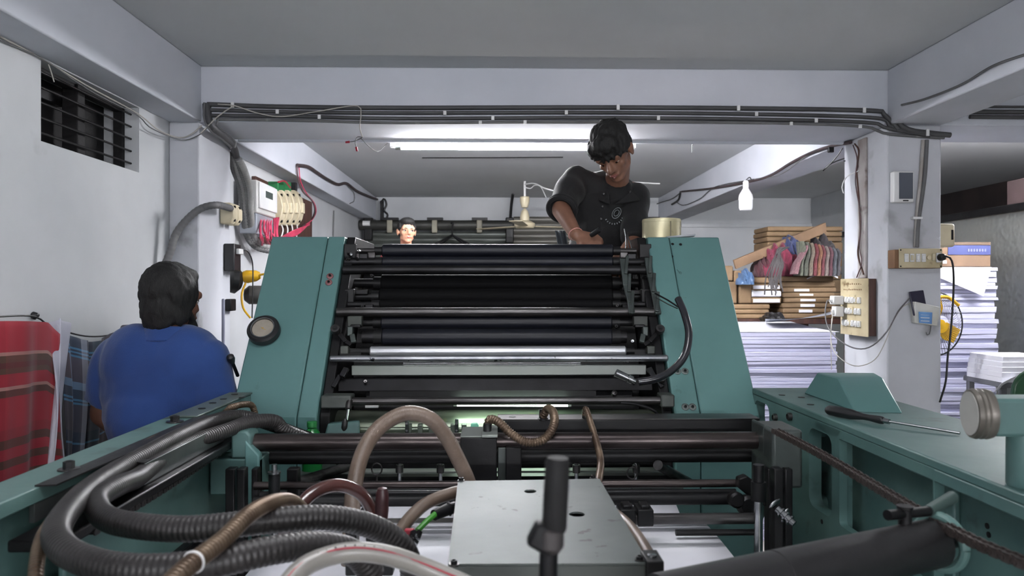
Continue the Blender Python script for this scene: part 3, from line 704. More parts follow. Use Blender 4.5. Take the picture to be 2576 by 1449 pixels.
MB().lathe([(0.0, 0), (0.0155, 0), (0.0155, 0.004), (0, 0.004)], (lp.x, 1.78, at(0, 1194, 1.78).z), (0, 0, 1), 24).build('post_ring', steel, post)
for px, Yp, w in ((578, 1.9, 12), (605, 1.86, 10), (640, 1.9, 8), (735, 1.88, 14), (1960, 1.8, 12), (1985, 1.86, 10), (1940, 1.9, 8)):
    c = at(px, 1300, Yp); k = Yp / FPX
    MB().bx(c.x - w * k, c.x + w * k, Yp, Yp + 0.03, 0.7, at(px, 1180, Yp).z).build('upright', R.choice([black_m, iron, black_m]), feeder, bevel=0.003)
MB().prism([at(1860, 1205, 1.82), at(1880, 1198, 1.82), at(1928, 1232, 1.82), at(1928, 1275, 1.82), at(1900, 1262, 1.82), at(1858, 1228, 1.82)], (0, 0.03, 0)).build('angle_bracket', iron, feeder, bevel=0.003)
for px, py, r in ((1848, 1255, 20), (1876, 1270, 26)):
    p = at(px, py, 1.80); MB().lathe([(0, 0), (r / FPX * 1.8, 0), (r / FPX * 1.8, 0.02), (r / FPX * 1.3, 0.026), (0, 0.026)], p, (0, -1, 0.1), 22).build('pulley', iron, feeder)
# wing nut
wn = at(1955, 1280, 1.70); wo = MB().cyl(wn, wn + V(0.028, -0.03, -0.026), 0.009, 0.008, n=14).build('wing_nut', steel, feeder)
MB().ball(wn + V(-0.005, 0, 0.012), (0.018, 0.004, 0.007), 12, 8, Euler((0, -0.5, 0.3)).to_matrix()).build('wing', steel, wo)
MB().ball(wn + V(0.014, -0.012, -0.012), (0.007, 0.004, 0.018), 12, 8, Euler((0, 0.5, 0.3)).to_matrix()).build('wing', steel, wo)
for t_ in (0.2, 0.45, 0.7): MB().lathe([(0.0, 0), (0.0125, 0), (0.0125, 0.004), (0, 0.004)], wn + V(0.028, -0.03, -0.026) * t_, V(0.028, -0.03, -0.026), 16).build('ring', steel, wo)
# centre black bracket with white cap plates
def px_box(name, m, x0, x1, y0, y1, Y0, Y1, bevel=0.003, par=None):
    a = at(x0, y0, Y0); b_ = at(x1, y1, Y0); return MB().bx(a.x, b_.x, Y0, Y1, b_.z, a.z).build(name, m, par or feeder, bevel=bevel)
px_box('centre_bracket', black_m, 1158, 1250, 1102, 1212, 1.93, 2.06)
px_box('centre_bracket', black_m, 1272, 1312, 1126, 1215, 1.95, 2.02)
px_box('bracket_link', zinc, 1252, 1276, 1126, 1215, 1.975, 1.98)
px_box('bracket_cap', silver, 1158, 1212, 1097, 1101, 1.93, 2.06, 0.001)
px_box('bracket_cap', silver, 1212, 1252, 1094, 1101, 1.92, 2.06, 0.001)
# feed board with its bright strips and small fittings, seen below the tubes
fz0, fz1 = at(1300, 1215, 2.06).z, at(1300, 1165, 2.40).z
board = MB().hexa([V(-0.60, 2.05, fz0 - 0.03), V(0.52, 2.05, fz0 - 0.03), V(0.52, 2.42, fz1 - 0.03), V(-0.60, 2.42, fz1 - 0.03), V(-0.60, 2.05, fz0), V(0.52, 2.05, fz0), V(0.52, 2.42, fz1), V(-0.60, 2.42, fz1)]).build('feed_board', zinc, feeder, bevel=0.003)
for t_, m, hgt in ((0.2, iron, 0.012), (0.52, silver, 0.006), (0.75, iron, 0.016), (0.93, white_p, 0.008)):
    y = 2.05 + 0.37 * t_; z = fz0 + (fz1 - fz0) * t_
    MB().bx(-0.5, 0.5, y - 0.018, y + 0.018, z, z + hgt).build('board_strip', m, board, bevel=0.001)
for px in (1005, 1108, 1402, 1450, 1600):
    p = at(px, 1205, 2.06); pst = MB().cyl((p.x, 2.06, p.z - 0.02), (p.x, 2.06, p.z + 0.045), 0.006, n=12).build('guide_pin', steel, board)
    MB().cyl((p.x, 2.06, p.z + 0.018), (p.x, 2.06, p.z + 0.04), 0.011, n=12).build('pin_sleeve', iron_l, pst)
for px, py in ((948, 1180), (1590, 1190)):      # wire eye screws
    p = at(px, py, 2.03); ring = [p + V(0.014 * math.cos(a), 0, 0.016 * math.sin(a)) for a in [2 * PI * k / 16 for k in range(17)]]
    e = MB().tube(ring, 0.0022, 8, False).build('eye_screw', iron_l, board); MB().cyl(p + V(0, 0, -0.016), p + V(0, 0, -0.045), 0.003, n=8).build('screw_stem', iron_l, e)
for a_, b_ in (((740, 1215), (905, 1165)), ((1655, 1170), (1735, 1215))):
    MB().cyl(at(a_[0], a_[1], 2.0), at(b_[0], b_[1], 2.2), 0.014, n=14).build('stay_rod', iron_l, feeder)
for x0 in (905, 1560, 1605):
    px_box('gripper_block', black_m, x0, x0 + 40, 1283, 1325, 1.72, 1.78); px_box('gripper_block', iron, x0 + 8, x0 + 30, 1272, 1285, 1.73, 1.77)
for x0 in (868, 920, 960): px_box('upright', black_m, x0, x0 + 28, 1330, 1450, 1.42, 1.45)
# machine bed under everything
fb('machine_bed', black_m, -0.83, 0.93, 0.5, 2.44, 0.02, 0.30)
fb('pile_table', iron, -0.60, 0.60, 1.05, 2.0, 0.30, 0.40)
for x in (-0.80, 0.86): fb('leg', teal_d, x, x + 0.06, 0.3, 0.6, 0.0, 0.35)
# suction head cover in front: folded zinc box with holes and screws
hd = thing('suction_head', 'grey zinc box cover of the suction head with two round holes', 'machine cover', (0.03, 1.3, 0.6))
q = [at(1127, 1421, 1.09), at(1633, 1419, 1.09), at(1508, 1206, 1.56), at(1152, 1212, 1.56)]
def lerp2(u, v): return q[0].lerp(q[1], u).lerp(q[3].lerp(q[2], u), v)
def plate_holes(holes, nu, nv, th):
    """top plate as a fine quad grid with the cells inside the holes pulled into round rims"""
    bm = bmesh.new(); ids = {}
    rad = lambda p: None
    for i in range(nu + 1):
        for j in range(nv + 1):
            ids[i, j] = bm.verts.new(lerp2(i / nu, j / nv))
    keep = []
    for i in range(nu):
        for j in range(nv):
            c_ = lerp2((i + .5) / nu, (j + .5) / nv)
            if any((c_ - h).length < r for h, r in holes): continue
            keep.append((i, j))
    for i, j in keep: bm.faces.new([ids[i, j], ids[i + 1, j], ids[i + 1, j + 1], ids[i, j + 1]])
    for v_ in [v_ for v_ in bm.verts if not v_.link_faces]: bm.verts.remove(v_)
    for v_ in bm.verts:                                   # snap rim vertices to a circle
        for h, r in holes:
            d_ = v_.co - h
            if d_.length < r * 1.35 and any(e.is_boundary for e in v_.link_edges): v_.co = h + d_.normalized() * r
    m_ = MB(); bm.verts.index_update(); m_.v = [v_.co.copy() for v_ in bm.verts]; m_.f = [tuple(v_.index for v_ in f.verts) for f in bm.faces]; bm.free(); return m_
pn = (q[1] - q[0]).cross(q[3] - q[0]).normalized()
def on_plate(px, py):
    d = ray(px, py); t = (q[0] - V(0, 0, CZ)).dot(pn) / d.dot(pn); return V(0, 0, CZ) + d * t
plate_holes([(on_plate(1334, 1240), 0.0125), (on_plate(1451, 1298), 0.0145)], 80, 90, 0.003).build('top_plate', zinc, hd, smooth=False, solid=0.003)
sk = MB(); dn = V(0, 0, -0.16)
for a_, b_ in ((0, 1), (1, 2), (2, 3), (3, 0)):
    n_ = ((q[b_] - q[a_]).cross(V(0, 0, 1))).normalized() * 0.003
    sk.hexa([q[a_] + dn, q[b_] + dn, q[b_] + dn - n_, q[a_] + dn - n_, q[a_] - pn * .002, q[b_] - pn * .002, q[b_] - n_ - pn * .002, q[a_] - n_ - pn * .002])
sk.build('box_side', pm('zinc_dull', (92, 96, 94), (72, 76, 74), 4, 0.4, 0.6, spots=((40, 42, 42), 18, 0.66, 0.05)), hd)
MB().box((q[0] + q[2]) / 2 + V(0, 0, -0.10), (0.26, 0.36, 0.02)).build('inner_floor', black_m, hd)
for px, py in ((1160, 1211), (1492, 1205), (1142, 1423), (1609, 1412)):
    p = on_plate(px, py); s_ = MB().lathe([(0, 0), (0.0075, 0), (0.0075, 0.003), (0, 0.003)], p, pn, 16).build('washer', iron_l, hd)
    MB().lathe([(0, 0.003), (0.0052, 0.003), (0.0052, 0.008), (0.003, 0.0085), (0.003, 0.006), (0, 0.006)], p, pn, 14).build('cap_screw', iron, s_)
p = at(1640, 1400, 1.10); tb = MB().bx(p.x - 0.012, p.x + 0.014, 1.08, 1.13, p.z - 0.12, p.z).build('side_lug', black_m, hd, bevel=0.002)
MB().lathe([(0, 0), (0.0075, 0), (0.007, 0.003), (0, 0.004)], p + V(0, 0.0, 0.0), (0, 0, 1), 16).build('cap_screw', steel, tb)
# crank with upright grip in the very front
cr = thing('crank_handle', 'out-of-focus black upright crank handle standing before the zinc box', 'handle', at(1390, 1449, 0.68))
hx = at(1397, 1150, 0.68)
MB().lathe([(0, 0), (0.0105, 0), (0.0115, 0.003), (0.0117, 0.04), (0.0113, 0.063), (0.0098, 0.066), (0.0098, 0.067), (0, 0.067)], at(1394, 1340, 0.68) + V(0, 0, 0.002), (0.05, 0, 1), 28).build('grip', pm('grip_matt', (30, 29, 30), (24, 23, 24), 8, 0.7, spec=0.3), cr)
b1 = at(1385, 1340, 0.68); MB().lathe([(0, -0.018), (0.008, -0.018), (0.0125, -0.012), (0.0125, 0.003), (0.009, 0.006), (0, 0.006)], b1, (0, 0, 1), 22).build('pivot', pm('pivot_grey', (70, 66, 66), (54, 50, 50), 8, 0.5, 0.3), cr)
MB().box(at(1368, 1352, 0.68), (0.026, 0.02, 0.024), (0, 0.5, 0)).build('crank_arm', black_m, cr, bevel=0.004)
MB().cyl(at(1378, 1470, 0.68), at(1381, 1350, 0.68), 0.009, 0.0085, n=18).build('crank_stem', iron, cr)
# black roller with end ring, lower right
e0 = atz(1640, 1535, CZ - 0.405); e1 = at(2352, 1366, 1.15); e0 = V(0.205, 0.935, e1.z); ax = (e1 - e0).normalized()
rl = thing('black_roller', 'thick black sleeve roller slanting in front of the feeder side frame', 'roller', (e0 + e1) / 2)
MB().tube([e0, e0.lerp(e1, 0.37), e0.lerp(e1, 0.372), e0.lerp(e1, 0.376), e0.lerp(e1, 0.378), e1 - ax * 0.005, e1], [0.037, 0.037, 0.0355, 0.0355, 0.037, 0.037, 0.032], 40).build('sleeve', pm('sleeve_black', (34, 33, 34), (28, 27, 28), 5, 0.42, 0.0, bump=0.08), rl)
rg = e1 + ax * 0.012; ra, rb = frame(ax)
MB().tube([rg + (ra * math.cos(a) + rb * math.sin(a)) * 0.040 for a in [2 * PI * k / 36 for k in range(37)]], 0.008, 10, False).build('end_ring', teal_d, rl)
MB().cyl(e1, e1 + ax * 0.05, 0.014, n=16).build('axle', iron, rl)
pn0 = at(2232, 1296, 1.12); pn1 = at(2335, 1286, 1.16)
pin = MB().cyl(pn0, pn1, 0.008, n=14).build('locking_pin', iron, rl); pm_ = pn0.lerp(pn1, 0.42)
MB().lathe([(0, -0.02), (0.010, -0.02), (0.010, 0.006), (0.012, 0.008), (0.012, 0.012), (0, 0.012)], pm_, (0, 0, 1), 16).build('pin_screw', iron, pin)
MB().cyl(pn1, pn1 + V(0.07, 0.05, 0.008), 0.009, 0.010, n=16).build('socket', pm('socket_green', (66, 84, 80), (50, 66, 62), 8, 0.5), rl)
# ------------------------------------------------------------------ paper in the feeder
PZ = CZ - 0.62
pile = thing('paper_pile', 'white sheets piled in the feeder beneath the cross tubes', 'paper', (0, 1.6, 0.40))
n_l = 10
for k in range(n_l):
    z0 = 0.40 + (PZ - 0.40) * k / n_l; z1 = 0.40 + (PZ - 0.40) * (k + 1) / n_l
    MB().bx(-0.54 + R.uniform(-.003, .003), 0.545 + R.uniform(-.003, .003), 1.12, 1.95, z0, z1 - 0.001).build('sheet_bundle', paper, pile)
def curl(u, v): x = -0.54 + 1.085 * u; y = 1.12 + 0.83 * v; return V(x, y, PZ + 0.002 + 0.004 * math.sin(v * 9) * u)
tag(MB().grid(curl, 12, 24).build('paper_sheet', paper, solid=0.0006), 'top white sheet lying loose on the feeder pile', 'paper')
sh = MB().grid(lambda u, v: V(-0.52 + 1.02 * u, 2.0 + 0.10 * v, at(1600, 1312, 1.99).z + 0.03 * v + 0.01), 8, 8).build('paper_sheet', paper, solid=0.0006)
tag(sh, 'white sheet being fed under the dark gripper bar', 'paper')

# ------------------------------------------------------------------ chains
def chain(name, label, pts, pitch, w, th, m):
    P = spline(pts, pitch); t = thing(name, label, 'chain', P[len(P) // 2])
    def link(outer):
        b = MB()
        L_ = pitch
        for s in (-1, 1):
            y = s * (w * (1.0 if outer else 0.62))
            pts2 = []
            for k in range(10):
                a = math.radians(-90 + 180 * k / 9); pts2.append(V(L_ / 2 + th * math.cos(a), y - 0.001, th * math.sin(a)))
            for k in range(10):
                a = math.radians(90 + 180 * k / 9); pts2.append(V(-L_ / 2 + th * math.cos(a), y - 0.001, th * math.sin(a)))
            b.prism(pts2, (0, 0.002, 0))
        b.cyl((L_ / 2, -w * 1.2, 0), (L_ / 2, w * 1.2, 0), th * 0.6, n=8); b.cyl((-L_ / 2, -w * 0.9, 0), (-L_ / 2, w * 0.9, 0), th * 0.75, n=8)
        return b
    mesh = {}
    for i in range(len(P) - 1):
        o_ = i % 2
        if o_ not in mesh:
            ob = link(o_ == 0).build('link', m, None, origin=(0, 0, 0)); mesh[o_] = ob.data
        else:
            ob = bpy.data.objects.new('link', mesh[o_]); COL.objects.link(ob)
        d = (P[i + 1] - P[i]).normalized(); sd = d.cross(V(0, 0, 1)).normalized(); up = sd.cross(d)
        M_ = Matrix((d, sd, up)).transposed().to_4x4(); M_.translation = (P[i] + P[i + 1]) / 2 - t.location
        ob.parent = t; ob.matrix_local = M_
    return t
chain_m = pm('greasy_chain', (98, 88, 84), (52, 46, 44), 40, 0.38, 0.7, bump=0.3, bscale=80)
chain('drive_chain', 'long greasy drive chain running from the grey end block across the teal frame', [at(1952, 1084, 1.86), at(2060, 1140, 1.62), at(2200, 1222, 1.38), at(2330, 1298, 1.19), at(2450, 1362, 1.06), at(2600, 1425, 0.94)], 0.0125, 0.0085, 0.0068, chain_m)
chain('drive_chain', 'blackened drive chain hanging below the hose tray', [V(-0.705, 1.30, CZ - 0.425), V(-0.71, 1.6, CZ - 0.428), V(-0.715, 1.9, CZ - 0.424), V(-0.715, 2.08, CZ - 0.42)], 0.0125, 0.007, 0.0055, pm('sooty_chain', (48, 44, 44), (24, 22, 22), 40, 0.45, 0.5, bump=0.3))

# ------------------------------------------------------------------ hoses
def hose(name, label, pts, r, m, pitch=0.0, depth=0.12, n=14, cat='hose', group=None):
    b, P = hose_mesh([at(*p) if not isinstance(p, Vector) else p for p in pts], r, pitch, depth, n)
    o = b.build(name, m, angle=60); return tag(o, label, cat, group), P
hose('vacuum_hose', 'thick black ribbed hose looping out of the end of the steel tray', [V(-0.47, 2.15, CZ - 0.47), at(722, 1085, 2.10), at(690, 1060, 2.08), at(630, 1062, 2.02), at(570, 1083, 1.94), V(-0.744, 1.80, CZ - 0.376), V(-0.738, 1.62, CZ - 0.379), V(-0.718, 1.49, CZ - 0.379), at(300, 1221, 1.37), at(245, 1256, 1.26), at(262, 1300, 1.17), at(340, 1322, 1.11), at(480, 1330, 1.09), at(660, 1312, 1.10), at(820, 1302, 1.14), at(940, 1326, 1.19), at(1012, 1375, 1.22), at(1035, 1440, 1.24), at(1030, 1540, 1.24)], 0.0185, hose_k, 0.008, 0.05, 18)
hose('vacuum_hose', 'thick black ribbed hose swinging lowest in the near corner', [V(-0.55, 2.28, CZ - 0.47), at(650, 1058, 2.15), at(590, 1048, 2.10), atx(530, 1062, -0.762), atx(450, 1098, -0.760), atx(370, 1140, -0.758), atx(295, 1182, -0.752), at(212, 1240, 1.27), at(148, 1320, 1.08), at(155, 1375, 1.0), at(230, 1415, 0.95), at(350, 1432, 0.93), at(520, 1420, 0.94), at(680, 1385, 0.98), at(800, 1372, 1.03), at(890, 1392, 1.08), at(940, 1450, 1.1)], 0.0185, hose_k, 0.008, 0.05, 18)
hose('flexible_conduit', 'thin brown ribbed conduit curving down beside the side frame', [at(642, 1040, 2.30), at(630, 1018, 2.28), at(590, 1022, 2.2), at(540, 1042, 2.1), V(-0.785, 1.7, CZ - 0.347), at(250, 1200, 1.42), at(170, 1265, 1.26), at(112, 1340, 1.12), at(92, 1420, 1.02), at(90, 1500, 0.98)], 0.009, hose_b, 0.006, 0.12, 12)
ho, P = hose('flexible_conduit', 'brown spiral metal conduit with a white cable tie crossing the black hoses', [at(395, 1500, 0.80), at(470, 1428, 0.86), at(560, 1358, 0.94), at(630, 1292, 1.02), at(690, 1262, 1.12), at(735, 1262, 1.24), at(765, 1290, 1.34), at(770, 1330, 1.38)], 0.0098, hose_b, 0.0070, 0.24, 14)
i = min(range(len(P)), key=lambda k: (P[k] - at(487, 1415, 0.875)).length); d = (P[i + 1] - P[i]).normalized(); a_, b_ = frame(d)
zt = thing('cable_tie', 'white nylon cable tie around the brown spiral conduit', 'cable tie', P[i])
MB().tube([P[i] + (a_ * math.cos(w) + b_ * math.sin(w)) * 0.0125 for w in [2 * PI * k / 20 for k in range(21)]], 0.0016, 8, False).build('strap', white_p, zt)
MB().tube([P[i] + V(0, -0.013, 0.004), P[i] + V(0.004, -0.016, -0.012), P[i] + V(0.012, -0.016, -0.03)], 0.002, 6).build('tail', white_p, zt)
MB().box(P[i] + V(0.0, -0.014, 0.002), (0.007, 0.005, 0.007)).build('lock', white_p, zt, bevel=0.001)
hose('braided_hose', 'tall brown braided hose arching over the cross tubes', [at(880, 1420, 1.50), at(884, 1320, 1.55), at(890, 1230, 1.60), at(912, 1140, 1.66), at(955, 1075, 1.70), at(1020, 1040, 1.72), at(1080, 1052, 1.73), at(1120, 1095, 1.74), at(1150, 1150, 1.75), at(1178, 1212, 1.76), at(1185, 1260, 1.76)], 0.0175, hose_c, 0.0035, 0.012, 18)
hose('rubber_hose', 'glossy dark red hose arching beneath the braided hose', [at(712, 1340, 1.30), at(745, 1285, 1.34), at(790, 1238, 1.38), at(850, 1220, 1.42), at(905, 1240, 1.44), at(935, 1285, 1.45), at(945, 1345, 1.45)], 0.0125, hose_r, 0, 0, 18)
hose('rubber_hose', 'brown hose running up to the side of the zinc box', [at(990, 1360, 1.36), at(1030, 1305, 1.42), at(1075, 1265, 1.48), at(1140, 1240, 1.52), at(1175, 1236, 1.54)], 0.0125, hose_c, 0.0035, 0.012, 16)
hose('rubber_hose', 'brown hose sloping along the far side of the zinc box', [at(1490, 1262, 1.54), at(1538, 1288, 1.52), at(1580, 1322, 1.44), at(1618, 1375, 1.30), at(1640, 1425, 1.19), at(1640, 1480, 1.12)], 0.012, hose_c, 0, 0, 16)
wh, P = hose('garden_hose', 'white hose with a red stripe bowed across the bottom edge', [at(700, 1500, 0.86), at(760, 1430, 0.90), at(830, 1398, 0.93), at(900, 1388, 0.94), at(980, 1398, 0.95), at(1060, 1425, 0.96), at(1150, 1462, 0.96), at(1230, 1500, 0.95)], 0.0125, hose_w, 0, 0, 20)
st = MB().tube([p + V(0, -0.0095, 0.0085) for p in P], 0.0012, 6).build('red_stripe', red_p, wh)
for k in range(26):       # small illegible print along the hose
    i = int(len(P) * (0.25 + 0.4 * k / 26)); q_ = P[i] + V(0, -0.0070, 0.0106)
    if k % 6 == 5: continue
    d = (P[i + 1] - P[i]).normalized(); MB().box(q_, (0.0030 * R.uniform(.5, 1), 0.0020, 0.0006), (0.7, -math.atan2(d.z, d.x), 0)).build('print_mark', black_m, wh)
hose('spiral_conduit', 'brown spiral conduit drooping between two black sockets on the cross beam', [at(1226, 1075, 1.99), at(1232, 1055, 1.99), at(1255, 1062, 1.97), at(1285, 1090, 1.95), at(1325, 1112, 1.94), at(1368, 1105, 1.95), at(1393, 1070, 1.98), at(1392, 1038, 2.05), at(1378, 1028, 2.12), at(1367, 1045, 2.14)], 0.0098, hose_b, 0.0070, 0.24, 14)
hose('spiral_conduit', 'thin brown spiral conduit dropping from the beam to the zinc box corner', [at(1471, 1045, 2.14), at(1474, 1030, 2.13), at(1486, 1065, 2.06), at(1500, 1110, 1.96), at(1511, 1160, 1.84), at(1506, 1205, 1.66), at(1500, 1222, 1.6)], 0.0075, hose_b, 0.0062, 0.24, 12)
for nm, px, py0, py1, Y, r in (('a', 1226, 1100, 1066, 1.97, 0.011), ('b', 1366, 1056, 1030, 2.15, 0.012), ('c', 1471, 1056, 1032, 2.15, 0.008)):
    p0_ = at(px, py0, Y); p1_ = at(px, py1, Y)
    MB().lathe([(0, 0), (r * 1.3, 0), (r * 1.3, 0.004), (r, 0.006), (r, (p1_ - p0_).length), (0, (p1_ - p0_).length)], p0_, (0, 0, 1), 20).build('hose_socket', black_p, feeder)
ko, P = hose('air_hose', 'black rubber hose curving across the teal cover to a chrome nozzle', [at(1706, 752, 2.52), at(1722, 790, 2.47), at(1733, 840, 2.43), at(1722, 895, 2.40), at(1690, 932, 2.38), at(1650, 953, 2.36), at(1606, 961, 2.36)], 0.0125, pm('hose_gloss', (38, 38, 44), (28, 28, 32), 6, 0.22, coat=0.4), 0, 0, 18)
n0, n1 = at(1598, 960, 2.36), at(1549, 938, 2.36)
MB().tube([n0, n0.lerp(n1, 0.15), n0.lerp(n1, 0.16), n0.lerp(n1, 0.35), n0.lerp(n1, 0.36), n0.lerp(n1, 0.42), n0.lerp(n1, 0.43), n1], [0.008, 0.008, 0.014, 0.014, 0.009, 0.009, 0.0125, 0.0135], 18).build('nozzle', steel, ko)
MB().tube([at(1648, 738, 2.66), at(1680, 755, 2.58), at(1706, 772, 2.51)], 0.003, 8).build('tie_wire', iron, ko)
MB().tube([at(1650, 748, 2.66), at(1682, 766, 2.58), at(1704, 776, 2.51)], 0.0022, 8).build('tie_wire', arm_m, ko)
hose('thin_hose', 'thin dark tube lying inside the press by the inspection light', [at(1562, 1013, 2.42), at(1600, 1017, 2.42), at(1640, 1030, 2.42), at(1662, 1050, 2.42)], 0.005, iron, 0, 0, 10)
# green cable with its black plug and a dark grip
gc = thing('green_cable', 'short bright green cable in a black gland beside the zinc box', 'cable', at(1090, 1300, 1.42))
MB().tube(spline([at(1050, 1335, 1.38), at(1075, 1310, 1.40), at(1096, 1292, 1.42)], 0.01), 0.0055, 10).build('sheath', pm('green_sheath', (70, 150, 50), (56, 130, 40), 6, 0.4), gc)
MB().cyl(at(1092, 1296, 1.42), at(1130, 1280, 1.45), 0.0105, 0.012, n=18).build('gland', black_m, gc)
MB().tube([at(1128, 1281, 1.45), at(1132, 1280, 1.45), at(1133, 1280, 1.45), at(1144, 1276, 1.46)], [0.014, 0.014, 0.011, 0.011], 18).build('gland_nut', iron, gc)
fit = thing('hose_clamp', 'steel hose clamp tap at the end of the green cable', 'clamp', at(1048, 1350, 1.36))
for k in range(6): MB().lathe([(0, 0), (0.007, 0), (0.007, 0.006), (0, 0.006)], at(1040 + R.uniform(-12, 22), 1352 + R.uniform(-12, 14), 1.36), V(R.uniform(-1, 1), -0.6, R.uniform(-1, 1)), 6).build('nut', R.choice([steel, iron]), fit)
MB().box(at(1030, 1338, 1.37), (0.018, 0.012, 0.012)).build('red_tap', red_p, fit, bevel=0.003)
gp = MB().lathe([(0, 0), (0.011, 0), (0.013, 0.02), (0.0125, 0.05), (0.009, 0.062), (0, 0.065)], at(960, 1310, 1.42), (0.02, 0, 1), 20).build('grip', pm('maroon_grip', (66, 34, 36), (52, 28, 30), 8, 0.35), feeder)

# ------------------------------------------------------------------ loose objects on the machine
# screwdriver on the right flange
s0 = atz(2078, 1030, RZ + 0.016); s1 = atz(2234, 1060, RZ + 0.012); s2 = atz(2415, 1090, RZ + 0.006)
sd = thing('screwdriver', 'black handled screwdriver lying on the teal machine rail', 'screwdriver', V(s1.x, s1.y, RZ))
da = (s1 - s0); L_ = da.length
MB().lathe([(0, 0), (0.008, 0.001), (0.0135, L_ * 0.06), (0.0145, L_ * 0.2), (0.0140, L_ * 0.42), (0.0085, L_ * 0.62), (0.0085, L_ * 0.72), (0.0105, L_ * 0.88), (0.0095, L_ * 0.93), (0.006, L_ * 0.94), (0.0055, L_), (0, L_)], s0, da, 8).build('handle', black_p, sd, bevel=0.002)
MB().cyl(s1 - da * 0.07, s1 + da * 0.02, 0.0065, n=16).build('ferrule', steel, sd)
MB().cyl(s1, s2, 0.0032, n=12).build('blade', steel, sd)
# green bottle standing in the press gap
gl = pm('green_pet', (34, 150, 70), (26, 130, 58), 4, 0.15, trans=0.35)
bp_ = at(785, 1205, 2.28); bz = at(785, 1060, 2.28).z
bot = thing('plastic_bottle', 'green plastic bottle standing behind the main cross tube', 'bottle', bp_)
Hh = bz - bp_.z
MB().lathe([(0, 0), (0.028, 0), (0.031, 0.008), (0.031, Hh * 0.62), (0.030, Hh * 0.70), (0.022, Hh * 0.82), (0.0135, Hh * 0.88), (0.0135, Hh * 0.91), (0, Hh * 0.91)], bp_, (0, 0, 1), 28).build('bottle_body', gl, bot)
MB().lathe([(0, Hh * 0.90), (0.0155, Hh * 0.90), (0.0155, Hh * 0.995), (0.014, Hh), (0, Hh)], bp_, (0, 0, 1), 28).build('cap', pm('green_cap', (36, 120, 60), (30, 104, 52), 6, 0.4), bot)
MB().bx(bp_.x - 0.06, bp_.x + 0.06, 2.22, 2.34, bp_.z - 0.02, bp_.z).build('bottle_shelf', black_m, feeder)
# tin and lid on the right housing
tp = V(at(1668, 600, 3.05).x, 3.08, CZ + 0.2)
tin = thing('paint_tin', 'dented cream tin can standing on the teal side housing', 'tin', tp)
tinm = pm('tin_cream', (206, 200, 168), (184, 176, 140), 4, 0.35, 0.35, spots=((110, 96, 70), 14, 0.62, 0.08), bump=0.1, bscale=16)
rt = 0.081; ht = (553 - 606) / -FPX * 3.05
MB().lathe([(0, 0), (rt, 0), (rt, 0.003), (rt * 0.99, 0.005), (rt * 0.99, ht - 0.014), (rt, ht - 0.013), (rt, ht - 0.004), (rt * 0.97, ht - 0.003), (rt * 0.97, ht), (rt * 0.9, ht), (rt * 0.88, ht - 0.008), (0, ht - 0.008)], tp, (0, 0, 1), 40).build('can', tinm, tin)
MB().bx(tp.x + 0.018, tp.x + 0.022, tp.y - rt - 0.0005, tp.y - rt + 0.012, tp.z + 0.004, tp.z + ht - 0.014).build('seam', pm('tin_dark', (120, 112, 86)), tin)
lp_ = V(at(1712, 602, 2.97).x, 2.965, CZ + 0.2)
lid = MB().lathe([(0, 0.002), (0.050, 0.002), (0.057, 0.006), (0.0585, 0.012), (0.057, 0.012), (0.05, 0.0075), (0, 0.006)], lp_, (-0.08, -0.03, 1), 36).build('tin_lid', pm('lid_white', (220, 222, 226), (200, 202, 206), 6, 0.3, 0.3))
tag(lid, 'shiny white tin lid lying by the cream can', 'lid')
# bent wires sticking up at the right roller end
for k, (a, b_, c) in enumerate((((1573, 640), (1574, 600), (1570, 576)), ((1585, 640), (1578, 605), (1580, 584)), ((1592, 640), (1586, 612), (1577, 590)))):
    MB().tube(spline([at(*a, 2.92), at(*b_, 2.93), at(*c, 2.94)], 0.01), 0.0028, 8).build('bent_wire', iron_l if k else steel, press)
# ------------------------------------------------------------------ conduits and wires
def pipe(name, label, pts, r, m, clips=(), cat='conduit', n=12, group=None, clip_m=None, step=0.03):
    P = spline([at(*p) if not isinstance(p, Vector) else p for p in pts], step)
    t = thing(name, label, cat, P[0], group)
    MB().tube(P, r, n).build('pipe', m, t)
    for px in clips:
        i = min(range(len(P)), key=lambda k: abs((P[k] - at(px, 300, P[k].y)).x)); q = P[i]; d = (P[min(i + 1, len(P) - 1)] - P[max(i - 1, 0)]).normalized(); a, b = frame(d)
        c = MB().tube([q + (a * math.cos(w) + b * math.sin(w)) * (r + 0.0015) for w in [2 * PI * k / 14 for k in range(15)]], 0.0022, 6, False)
        MB().box(q + V(0, -r - 0.001, -0.002), (0.015, 0.008, r * 2.5)).build('clip', clip_m or white_p, t, bevel=0.002)
    return t
YC = YA - 0.012
pipe('conduit', 'uppermost dark conduit clipped along the cross beam', [(522, 262, YC), (700, 268, YC), (1000, 271, YC), (1500, 270, YC), (1850, 272, YC), (2190, 278, YC), (2225, 290, YC - 0.01), (2260, 325, YC - 0.02)], 0.0105, pipe_m, (585, 2174, 1856, 1560))
pipe('conduit', 'second dark conduit from the top along the cross beam', [(520, 276, YC), (700, 281, YC), (1000, 284, YC), (1500, 283, YC), (1900, 287, YC), (2200, 296, YC), (2235, 315, YC - 0.01), (2300, 335, YC - 0.02)], 0.0085, pipe_m, (706, 1116, 1424, 1900))
pipe('conduit', 'third dark conduit from the top along the cross beam', [(528, 290, YC), (760, 293, YC), (1010, 298, YC), (1500, 296, YC), (1900, 300, YC), (2180, 308, YC), (2230, 322, YC - 0.01), (2340, 342, YC - 0.02)], 0.0085, pipe_m, (800, 1246, 1650, 2050))
pipe('conduit', 'lowest dark conduit under the others on the cross beam', [(545, 300, YC), (760, 303, YC), (1000, 309, YC), (1500, 306, YC), (1900, 309, YC), (2165, 318, YC), (2230, 336, YC), (2375, 347, YC - 0.005)], 0.0070, grey_p, (1210, 1316, 1506, 1985, 2160))
